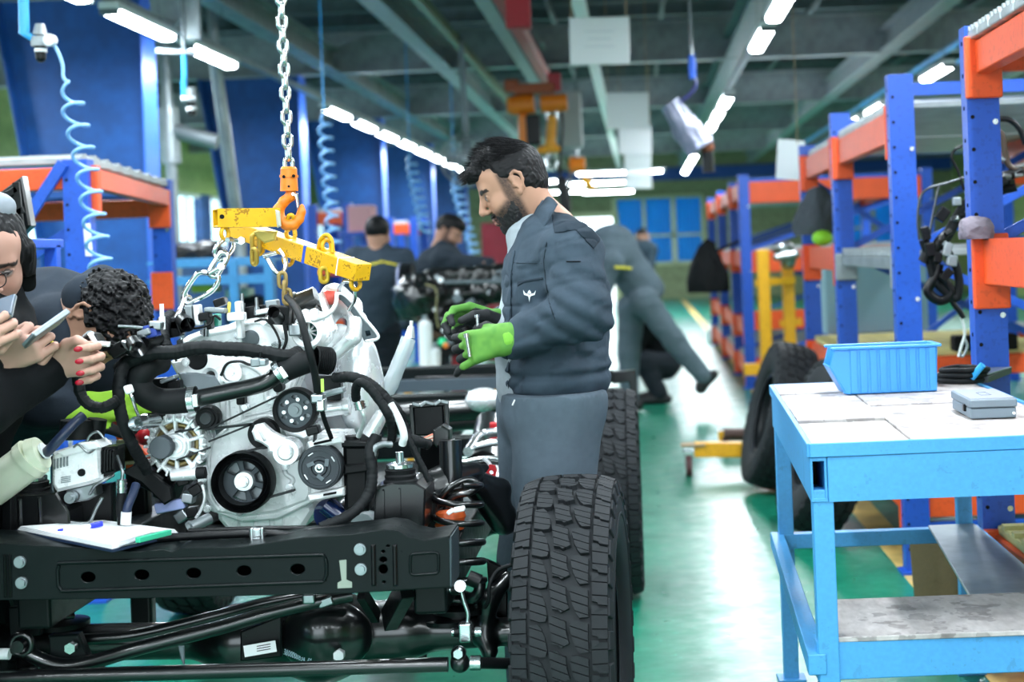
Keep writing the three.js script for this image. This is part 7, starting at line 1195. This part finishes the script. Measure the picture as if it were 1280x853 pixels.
// crane rail, trolley and hoist
{
  const t = thing('crane_rail', 'grey crane rail with red conductor running away under the ceiling', 'rail');
  obj('beam', ibeam(17, .24, .13).translate(-1.16, 3.46, -10.6), M.beamGrey, t); obj('conductor', rbox(.10, .16, 16.6, .01, [-1.03, 3.41, -10.6]), M.red, t); obj('conductor_edge', box(.03, .05, 16.6, [-.97, 3.38, -10.6]), mat('#e29aa0', .4), t);
  for (let i = 0; i < 9; i++) obj('hanger', bar([-1.16, 3.55, -3 - i * 1.9], [-1.16, 4.0, -3 - i * 1.9], .05, .02), M.steelGrey, t);
}
{
  const t = thing('junction_box', 'red junction box high on the crane rail', 'box'); const p = T(648, 16, 12.2); obj('box', rbox(.19, .26, .16, .012, p.toArray()), M.red, t); obj('bracket', bar([p.x, p.y, p.z], [-1.05, 3.5, p.z], .05, .05), M.red, t); obj('lid', rbox(.17, .24, .02, .005, [p.x, p.y, p.z + .085]), M.red, t);
}
{
  const t = thing('electric_hoist', 'orange electric hoist trolley with hook hanging from the crane rail', 'hoist'), d = 15.5, P = (x, y, k = 0) => T(x, y, d + k);
  obj('motor', [rod(P(640, 132), P(668, 130), .095, .095, 24), rod(P(634, 132.4), P(641, 132), .07, .095, 24)], M.orangeHook, t); obj('motor', [rod(P(676, 130), P(709, 128), .085, .085, 24)], M.orangeHook, t); obj('trolley', [rbox(.4, .1, .3, .02, P(668, 112).toArray()), rbox(.14, .12, .2, .02, P(640, 108).toArray())], mat('#a34a20', .5), t);
  for (const s of [-1, 1]) for (const z of [-.1, .1]) obj('trolley_wheel', cyl(.05, .05, .03, [P(668, 104).x + s * .1, 3.42, -d + z], [0, 0, Math.PI / 2], 20), M.steel, t);
  obj('chain_bag', rbox(.14, .3, .12, .02, P(667, 163, -.05).toArray()), M.blackSat, t); obj('gear_case', rbox(.1, .34, .16, .02, P(655, 165).toArray()), M.orangeHook, t); obj('control_box', [rbox(.22, .58, .16, .02, P(714, 150, .4).toArray())], mat('#aab3b6', .5), t); obj('red_box', rbox(.13, .18, .14, .01, P(693, 103).toArray()), M.red, t);
  obj('hook_block', sdfMesh([cap(P(690, 150), P(688, 182), .05, .055, .03), cap(P(676, 188), P(696, 186), .04, .04, .03)], .014), mat('#e89a1c', .5), t);
  obj('hook', tube([P(688, 188), P(682, 202), P(686, 212), P(694, 210), P(697, 202)], .022, 30, 8), M.chrome, t); obj('chain', [rod(P(684, 150), P(684, 120), .014), rod(P(696, 150), P(696, 120), .014)], M.zinc, t); obj('pendant_cable', tube([P(700, 120), P(703, 160), P(700, 210), P(704, 260)], .014, 30, 8), M.hose, t); obj('pendant', rbox(.1, .36, .08, .02, P(705, 245).toArray(), [0, 0, .1]), M.blackSat, t);
  settle(t);
}
{
  const t = thing('electric_hoist', 'smaller farther hoist with orange box and yellow grip, right of the bearded man', 'hoist'), d = 21, P = (x, y) => T(x, y, d);
  obj('motor', rod(P(712, 206), P(731, 206), .1, .1, 20), M.orangeHook, t); obj('cable', [rod(P(722, 206), P(722, 150), .015)], M.steel, t); obj('strap', bar(P(712, 215), P(712, 275), .06, .03), M.blackSat, t); obj('grip', rod(P(729, 222), P(742, 238), .045), M.yellowPlain, t); obj('hanger', rod(P(722, 150), V(P(722, 150).x, 4.27, -d), .015), M.steel, t); settle(t);
}
{
  const t = thing('air_tool', 'tool wrapped in crinkled plastic film, hung slanting from a blue bracket under the ceiling', 'tool'), d = 13, P = (x, y) => T(x, y, d);
  const g = new THREE.CylinderGeometry(.08, .13, .46, 40, 40, false), pa = g.attributes.position; for (let i = 0; i < pa.count; i++) { const a = Math.atan2(pa.getZ(i), pa.getX(i)), k = .75 + .5 * fbm(Math.cos(a) * 3 + 9, pa.getY(i) * 9, Math.sin(a) * 3, 3) * (1 + .2 * Math.sin(a * 9 + pa.getY(i) * 12)); pa.setX(i, pa.getX(i) * k); pa.setZ(i, pa.getZ(i) * k); } g.computeVertexNormals();
  g.applyQuaternion(new THREE.Quaternion().setFromUnitVectors(V(0, 1, 0), P(835, 128).sub(P(872, 182)).normalize())); const m = P(856, 158); obj('plastic_wrap', g.translate(m.x, m.y, m.z), mat('#9da0b8', .3, 0, { transmission: .4, thickness: 0 }), t); obj('core', rod(P(842, 138), P(868, 176), .07, .09), mat('#50547c', .5), t);
  obj('end_cap', sph(.06, P(884, 184), [1, 1, 1]), mat('#6e3a20', .6), t); obj('bracket', [rbox(.06, .2, .06, .01, P(865, 84).toArray())], M.rackBlue, t); obj('spring_cable', tube([P(866, 92), P(870, 106), P(862, 118), P(850, 128), P(840, 134)], .014, 30, 8), mat('#32356a', .4), t); obj('hanger', rod(P(865, 80), V(P(865, 80).x, 3.6, -d), .012), M.steel, t); obj('tail_pipe', rod(P(884, 190), P(886, 215), .05), M.blackSat, t); settle(t);
}
{
  const t = thing('drum_fan', 'round grey caged fan high at the columns, behind the bearded man', 'fan'), d = 15, p = T(584, 200, d); const g = sub('cage', t);
  obj('ring', [0, 1, 2, 3, 4].map((i) => new THREE.TorusGeometry(.24 - i * .05, .008, 6, 32).translate(p.x, p.y, p.z + .05 + i * .012)), M.galv, g); for (let i = 0; i < 16; i++) { const a = i * .3927; obj('wire', rod([p.x, p.y, p.z + .11], [p.x + .24 * Math.cos(a), p.y + .24 * Math.sin(a), p.z + .05], .005), M.galv, g); }
  obj('drum', xf(new THREE.CylinderGeometry(.25, .25, .24, 32, 1, true).rotateX(Math.PI / 2), p), M.galv, t); for (let i = 0; i < 4; i++) obj('blade', rbox(.2, .09, .008, .003, [p.x + .11 * Math.cos(i * 1.571), p.y + .11 * Math.sin(i * 1.571), p.z], [.5, 0, i * 1.571]), M.steelGrey, t); obj('motor', cylz(.07, .2, [p.x, p.y, p.z - .05]), M.steelGrey, t); obj('bracket', bar(p, [p.x - .02, 3.45, p.z], .05, .05), M.steelGrey, t); settle(t);
}
// coiled air hoses with their drop pipes and regulators
function coilHose(label, d, axis, r, turns, wire, reg) {
  const t = thing('air_hose', label, 'air hose'), N = Math.round(turns * 14), a = axis.map(([x, y]) => T(x, y, d)), c = new THREE.CatmullRomCurve3(a), pts = [];
  if (reg) for (const [x, y] of reg.lead) pts.push(T(x, y, d));
  for (let i = 0; i <= N; i++) { const u = i / N, q = c.getPointAt(u), f = turns * 6.2832 * u, k = Math.min(1, u * 12); pts.push(V(q.x + r * k * Math.cos(f), q.y + r * .35 * Math.sin(f), q.z + r * k * Math.sin(f))); }
  obj('coil', tube(pts, wire, pts.length * 3, 8), M.airHose, t);
  if (reg) {
    const [x, y] = reg.at; obj('drop_pipe', tube([V(T(reg.pipe, -20, d).x, 3.9, -d), T(reg.pipe, y - 60, d), T(reg.pipe + .5, y - 14, d), T(reg.pipe + 4, y - 5, d), T(x - 5, y - 3, d)], .03 * reg.k, 30, 10), M.pipeBlue, t);
    obj('regulator', [rod(T(x, y - 6, d), T(x, y + 6, d), .05 * reg.k), rod(T(x, y - 22, d), T(x, y - 8, d), .028 * reg.k, .045 * reg.k), rod(T(x - 10, y, d), T(x + 11, y, d), .022 * reg.k)], M.aluDark, t); obj('bowl', [rod(T(x, y + 6, d), T(x + 1, y + 20, d), .034 * reg.k, .03 * reg.k), sph(.03 * reg.k, T(x + 1, y + 20, d))], M.blackSat, t); obj('gauge', [cylz(.035 * reg.k, .03, T(x + 13, y - 2, d - .04))], M.white, t); obj('filter_band', rod(T(x + 1, y + 9, d), T(x + 1, y + 13, d), .036 * reg.k), M.white, t);
  }
  else { const q = a[0]; obj('drop_pipe', rod([q.x, q.y, q.z], [q.x, 4.27, q.z], .007), M.pipeBlue, t); }
  return settle(t);
}
coilHose('pale blue coiled air hose hanging from a regulator in front of the first column', 5.9, [[84, 102], [95, 150], [110, 220], [120, 290], [128, 352]], .041, 9, .0068, { lead: [[62, 52], [70, 60], [78, 80], [79, 96]], at: [50, 52], pipe: 29, k: .64 });
coilHose('white coiled air hose hanging before the third column', 12.5, [[405, 140], [409, 200], [414, 260], [420, 335]], .05, 12, .012, null);
coilHose('pale coiled air hose behind the dark haired worker, left of the two together', 16, [[512, 195], [522, 245], [532, 290]], .05, 9, .014, null);
coilHose('pale coiled air hose nearest the bearded man\'s face', 19, [[568, 225], [580, 270], [596, 325]], .06, 10, .016, null);
{ const t = thing('air_regulator', 'small air regulator on a blue drop hose beside the grey tube post', 'regulator'), d = 11, P = (x, y) => T(x, y, d); obj('drop_hose', tube([P(230, 62), P(231, 90), P(230, 112), P(233, 122), P(239, 124)], .02, 30, 8), M.pipeBlue, t); obj('body', [rod(P(239, 110), P(239, 126), .035), rod(P(228, 125), P(245, 124), .03)], M.aluDark, t); obj('bowl', rod(P(239, 128), P(240, 145), .036, .03), M.blackSat, t); obj('band', rod(P(239, 134), P(239.4, 138), .038), M.white, t); obj('hanger', rod(P(230, 62), V(P(230, 62).x, 3.9, -d), .012), M.steelGrey, t); settle(t); }
struct('ceiling_conduit', [bar(T(196, 64, 11), T(250, 66, 11), .05, .03)], M.steelGrey);

// ---------- behind on the left: racks, shelves, gearbox bench ----------
function smallRack(label, d, x0, x1, ys, top, dep = 1.0, mats = {}) {
  const t = thing('pallet_rack', label, 'rack'), a = T(x0, 300, d).x, b = T(x1, 300, d).x, H = T(x0, top, d).y, z0 = -d, z1 = -d - dep;
  for (const x of [a, b]) for (const z of [z0, z1]) upright(t, x, z, H);
  for (const y of ys) { const Y = T((x0 + x1) / 2, y, d).y; beamAcross(t, a + .05, b - .05, z0, Y, .13); beamAcross(t, a + .05, b - .05, z1, Y, .13); deckPanels(t, a, b, z0, z1, Y, deckM, 4); }
  braces(t, a, a + .01, z0, H, false); return t;
}
smallRack('orange rack with a pink carton, left of the man with the yellow back stripe', 17, 392, 436, [266, 330, 400], 256, 1.2);
smallRack('orange and blue rack between the two dark clad workers', 20, 488, 518, [280, 345], 272, 1);
tag(obj('carton', rbox(.26, .28, .3, .01, T(453, 274, 16.6).toArray()), mat('#e6a6ac', .7)), 'pink carton on the rack left of the worker with the back stripe', 'carton');
{ const t = thing('carton_stand', 'grey shelf arm under the pink carton', 'shelf'); const p = T(453, 289, 16.6); obj('shelf', rbox(.4, .04, .4, .005, [p.x, p.y - .03, p.z]), M.rackBlue, t); obj('post', rbox(.06, p.y - .05, .06, .005, [p.x, (p.y - .05) / 2, p.z - .1]), M.rackBlue, t); }
{ const t = thing('red_cabinet', 'dark red panel cabinet behind the bearded man\'s chest', 'cabinet'), p = T(634, 300, 20); obj('carcass', rbox(.62, 1.75, .4, .01, [p.x, .875, p.z]), mat('#7d1224', .45, 0, { tint: tScr }), t); obj('door', rbox(.58, 1.6, .02, .006, [p.x, .9, p.z + .21]), mat('#8b1528', .45, 0, { tint: tScr }), t); obj('handle', rbox(.02, .14, .03, .005, [p.x + .22, 1, p.z + .23]), M.steel, t); }
{ // blue steel shelf table with dark parts
  const t = thing('steel_shelf', 'light blue steel shelf table stacked with dark parts between the first two columns', 'shelf'), d = 10.5, P = (x, y, k = 0) => T(x, y, d + k);
  const a = P(205, 330), b = P(338, 325), m = mat('#3f8ec8', .45, 0, { tint: tScr });
  for (const [x, k] of [[207, 0], [292, 0], [336, 0], [215, .8], [338, .8]]) { const p = P(x, 325, k); obj('leg', rbox(.06, p.y, .06, .004, [p.x, p.y / 2, p.z]), m, t); }
  for (const y of [330, 352, 440]) { obj('rail', bar(P(205, y), P(338, y - 4), .05, .06), m, t); obj('shelf_board', (() => { const p = P(272, y - 3, .4); return rbox(.74, .02, .8, .004, p.toArray()); })(), m, t); }
  settle(t);
  for (const [x, y, r, lb, sc] of [[245, 322, .15, 'heap of dark plastic covers on the top of the light blue shelf', [1.4, .6, 1]], [262, 312, .07, 'dark round part at the top of the heap on the blue shelf', [1.2, .8, 1]], [315, 400, .17, 'black moulded part in the lower bay of the blue shelf', [1.1, .9, 1]]]) { const p = P(x, y, .35); tag(obj('plastic_part', crumple(r, [p.x, p.y - r * .2, p.z], sc, x), M.blackSat), lb, 'part'); }
  for (const [x, y, c, lb] of [[258, 360, '#b7c93a', 'yellow green box in the middle bay of the blue shelf'], [300, 366, '#8fb3a0', 'pale green box in the middle bay of the blue shelf']]) tag(obj('part_box', rbox(.16, .06, .2, .01, P(x, y, .3).toArray()), mat(c, .5)), lb, 'box');
}
{ // black ribbed plastic trims standing on the left rack
  const mk = (label, pts, d, ribs) => { const t = thing('plastic_trim', label, 'trim part'); obj('panel', plate(pts, d, .05, undefined, .006), M.black, t); obj('ribs', ribs.map(([a, b]) => bar(T(...a, d - .02), T(...b, d - .02), .012, .02)), M.blackSat, t); return settle(t); };
  mk('black ribbed plastic trim standing on the left rack above the headscarf', [[-30, 262], [27, 220], [38, 282], [20, 300], [-30, 306]], 4.6, [[[-20, 262], [22, 236]], [[-20, 285], [30, 262]], [[4, 240], [12, 290]], [[20, 228], [26, 284]]]);
  mk('second black plastic trim behind the stooping man\'s back at the left edge', [[-20, 370], [34, 330], [46, 350], [10, 400], [-20, 400]], 4.5, [[[-10, 372], [34, 340]], [[-10, 388], [30, 356]], [[8, 356], [20, 385]]]);
  const p = T(-10, 340, 4.75); const t = thing('tool_trolley', 'dark trolley behind the woman that holds the black trims', 'trolley'); obj('frame', [rbox(.5, .03, .4, .005, [p.x - .1, 1.42, p.z]), rbox(.5, .03, .4, .005, [p.x - .1, 1.16, p.z])], M.rackBlue, t); for (const s of [-1, 1]) obj('post', rbox(.04, 1.42, .04, .004, [p.x - .1 + s * .23, .71, p.z - .15]), M.rackBlue, t);
}
{ // gearbox on a red stand over a cart
  const d = 10.2, P = (x, y, k = 0) => T(x, y, d + k);
  const t = thing('gearbox', 'black gearbox assembly being worked on behind the bearded man\'s gloves', 'gearbox');
  obj('case', sdfMesh([cap(P(522, 372), P(522, 372, .5), .16, .15, .03), cap(P(535, 372, .2), P(640, 360, .2), .12, .09, .05), ell(P(560, 400, .2), [.2, .13, .2], .05), ell(P(600, 420, .2), [.2, .1, .18], .05), cap(P(540, 345, .2), P(630, 340, .2), .05, .05, .03)], .016, { disp: (x, y, z) => .03 * (vnoise(x * 22, y * 22, z * 22) - .5) }), M.black, t);
  const bell = xf(new THREE.CylinderGeometry(.19, .19, .1, 36).rotateZ(Math.PI / 2), P(508, 365, .2)); obj('bell_flange', bell, M.blackSat, t); obj('flange_face', [xf(new THREE.TorusGeometry(.18, .012, 8, 40).rotateY(Math.PI / 2), P(502, 365, .2)), xf(new THREE.TorusGeometry(.09, .02, 8, 30).rotateY(Math.PI / 2), P(503, 365, .1))], mat('#8f97b8', .3, .6), t);
  seed = 5; for (let i = 0; i < 46; i++) { const x = rr(528, 640), y = rr(338, 440); obj(i % 3 ? 'boss' : 'bolt', i % 3 ? rbox(rr(.03, .09), rr(.02, .07), .08, .008, P(x, y, -.02 + rr(-.06, .02)).toArray(), [0, 0, rr(0, 3)]) : cylz(rr(.012, .022), .05, P(x, y, -.06), 10), i % 3 ? (i % 4 ? M.blackSat : M.steelGrey) : (i % 2 ? M.steel : M.aluBright), t); }
  obj('cross_tube', rod(P(555, 353, -.08), P(640, 352, -.08), .012), M.steelGrey, t); obj('subframe', [bar(P(525, 435), P(615, 430), .12, .12)], M.blackSat, t); obj('wire_loom', tube([P(528, 355, -.1), P(545, 362, -.12), P(545, 392, -.12), P(548, 410, -.1)], .006, 30, 8), mat('#8b8560', .5), t); settle(t);
  const s = thing('assembly_stand', 'red steel stand that carries the black gearbox', 'stand'); obj('post', [bar(P(574, 440, .1), P(574, 505, .1), .09, .09)], M.red, s); obj('arm', [bar(P(552, 430, .1), P(596, 428, .1), .1, .07)], M.red, s); obj('base', rbox(.4, .02, .3, .005, P(574, 464, .15).toArray()), M.red, s); settle(s);
  const c = thing('cart', 'yellow edged low cart under the red gearbox stand', 'cart'); const p = P(572, 466, .2); obj('top', rbox(.62, .03, .8, .005, p.toArray()), M.wood, c); obj('edge', rbox(.64, .045, .03, .004, [p.x, p.y - .01, p.z + .41]), M.yellowPlain, c); for (const q of [[-.28, .36], [.28, .36], [-.28, -.36], [.28, -.36]]) obj('leg', rbox(.05, p.y, .05, .004, [p.x + q[0], p.y / 2, p.z + q[1]]), M.yellowPlain, c); settle(c);
  for (const [x, y0, y1, r, lb] of [[531, 396, 468, .045, 'taller white cylinder standing left of the red gearbox stand'], [544, 430, 470, .04, 'shorter white cylinder standing by the red gearbox stand']]) { const q = thing('gas_cylinder', lb, 'cylinder'), a = P(x, y0, -.1), b = P(x - 1, 520, -.1); obj('shell', [rod([a.x, a.y - .06, a.z], [a.x, 0, a.z], r), sph(r, [a.x, a.y - .06, a.z])], M.white, q); obj('neck', rod([a.x, a.y - .04, a.z], [a.x, a.y + .01, a.z], r * .45), M.galv, q); settle(q); }
  const l = thing('indicator_lamp', 'small green and orange indicator lamp by the red stand', 'lamp'); obj('lens', [sph(.03, P(553, 428, -.2), [1, 1, 1], 12)], mat('#2fd08a', .3), l); obj('lens', sph(.02, P(557, 432, -.22), [1, 1, 1], 12), mat('#f08030', .3), l); obj('stem', rod(P(553, 432, -.2), P(553, 462, -.2), .012), M.blackSat, l); settle(l);
}
// ---------- right of the aisle ----------
{
  const t = thing('lifting_stand', 'yellow upright stand with two posts before the far rack', 'stand'), d = 13.2, P = (x, y, k = 0) => T(x, y, d + k), y = M.yellowPlain;
  const a = P(953, 312), b = P(984, 330, .3); obj('post', bar([a.x, 0, a.z], [a.x, a.y, a.z], .1, .1, .008, V(1, 0, 0)), y, t); obj('post', bar([b.x, 0, b.z], [b.x, b.y, b.z], .1, .1, .008, V(1, 0, 0)), y, t);
  obj('cross_bar', bar(P(946, 354), P(992, 350, .2), .06, .06), y, t); obj('cross_bar', bar(P(975, 405, .3), P(1002, 402, .3), .06, .06), y, t); obj('foot', bar([a.x - .14, .06, a.z], [a.x + .2, .06, a.z], .1, .1), y, t); obj('foot', bar([a.x, .06, a.z + .3], [a.x, .06, a.z - .5], .1, .1), y, t); obj('bracket', rbox(.14, .1, .1, .01, P(940, 462).toArray()), y, t);
  obj('clamp', sdfMesh([ell(P(978, 310, .1), [.1, .06, .1], .03), ell(P(985, 325, .1), [.07, .08, .08], .03), cap(P(970, 322), P(995, 318), .03, .04, .02)], .014), M.steel, t); settle(t);
}
{
  const t = thing('wheel_dolly', 'yellow low wheel dolly with casters on the green floor by the leaning tyre', 'dolly'), d = 9.1, P = (x, y, k = 0) => T(x, y, d + k);
  obj('bar', bar(P(868, 562), P(945, 562), .09, .085, .008), M.yellowPlain, t); obj('bar', bar(P(898, 545, 1.0), P(960, 545, 1.0), .08, .06, .008), M.yellowPlain, t); obj('tie', bar(P(940, 562), P(955, 545, 1.0), .06, .05), M.yellowPlain, t); obj('roller', rod(P(905, 543, .9), P(940, 543, .9), .04), mat('#4a2f28', .5), t); obj('top_plate', rbox(.14, .012, .13, .003, P(866, 556).toArray()), M.wood, t);
  for (const [x, y, k] of [[861, 574, 0], [906, 551, 1.0], [945, 574, 0]]) { const p = P(x, y, k); const r = .062; const c = obj('caster', [cyl(r, r, .035, [p.x, r, p.z], [0, 0, Math.PI / 2], 24)], mat('#4f2b2e', .5), t); obj('fork', [rbox(.006, .1, .05, .002, [p.x - .025, .1, p.z]), rbox(.006, .1, .05, .002, [p.x + .025, .1, p.z]), rbox(.07, .008, .07, .002, [p.x, .148, p.z])], M.zinc, c); } settle(t);
}
{ const t = thing('tyre', 'block-tread tyre leaning against the rack post, before the yellow stand', 'tyre', [T(984, 600, 8.45).x - .03, 0, -8.45]); wheel(t, [0, .405, 0], .08 + Math.PI, .2, .27); }
{ const t = thing('tyre', 'second tyre, lower and nearer, seen between the legs of the blue bench', 'tyre', [T(1036, 655, 7.1).x, 0, -7.1]); wheel(t, [0, .405, 0], .12, .1, -.3); }
{ const p = T(868, 366, 14.7); p.x = .93; tag(obj('hanging_jacket', [crumple(.26, [p.x - .3, p.y, p.z], [.75, 1.5, .7], 21), bar([p.x - .3, p.y + .35, p.z], [1.02, p.y + .5, p.z], .03, .03)], M.blackMat), 'black jacket hanging on the end of the far rack', 'jacket'); }
{ const p = T(893, 412, 22); tag(obj('paper_sack', crumple(.14, [p.x, .01, p.z], [.9, 1.4, .7], 33), M.paper), 'white sack standing on the floor at the end of the far rack', 'sack'); }
{ const t = thing('chest_box', 'pale blue machine cabinet behind the mid aisle rack', 'cabinet'), p = T(1090, 370, 10.8); obj('body', rbox(.7, .5, .4, .02, [p.x, p.y, p.z]), mat('#86aab4', .5), t); obj('frame', [rbox(.8, .06, .5, .01, [p.x, p.y - .33, p.z]), rbox(.06, p.y - .3, .06, .005, [p.x - .36, (p.y - .3) / 2, p.z]), rbox(.06, p.y - .3, .06, .005, [p.x + .36, (p.y - .3) / 2, p.z])], M.tableBlue, t); obj('red_rail', rbox(.9, .04, .1, .01, [p.x, p.y - .28, p.z + .26]), M.red, t); settle(t); }
// end
renderer.render(scene, camera);
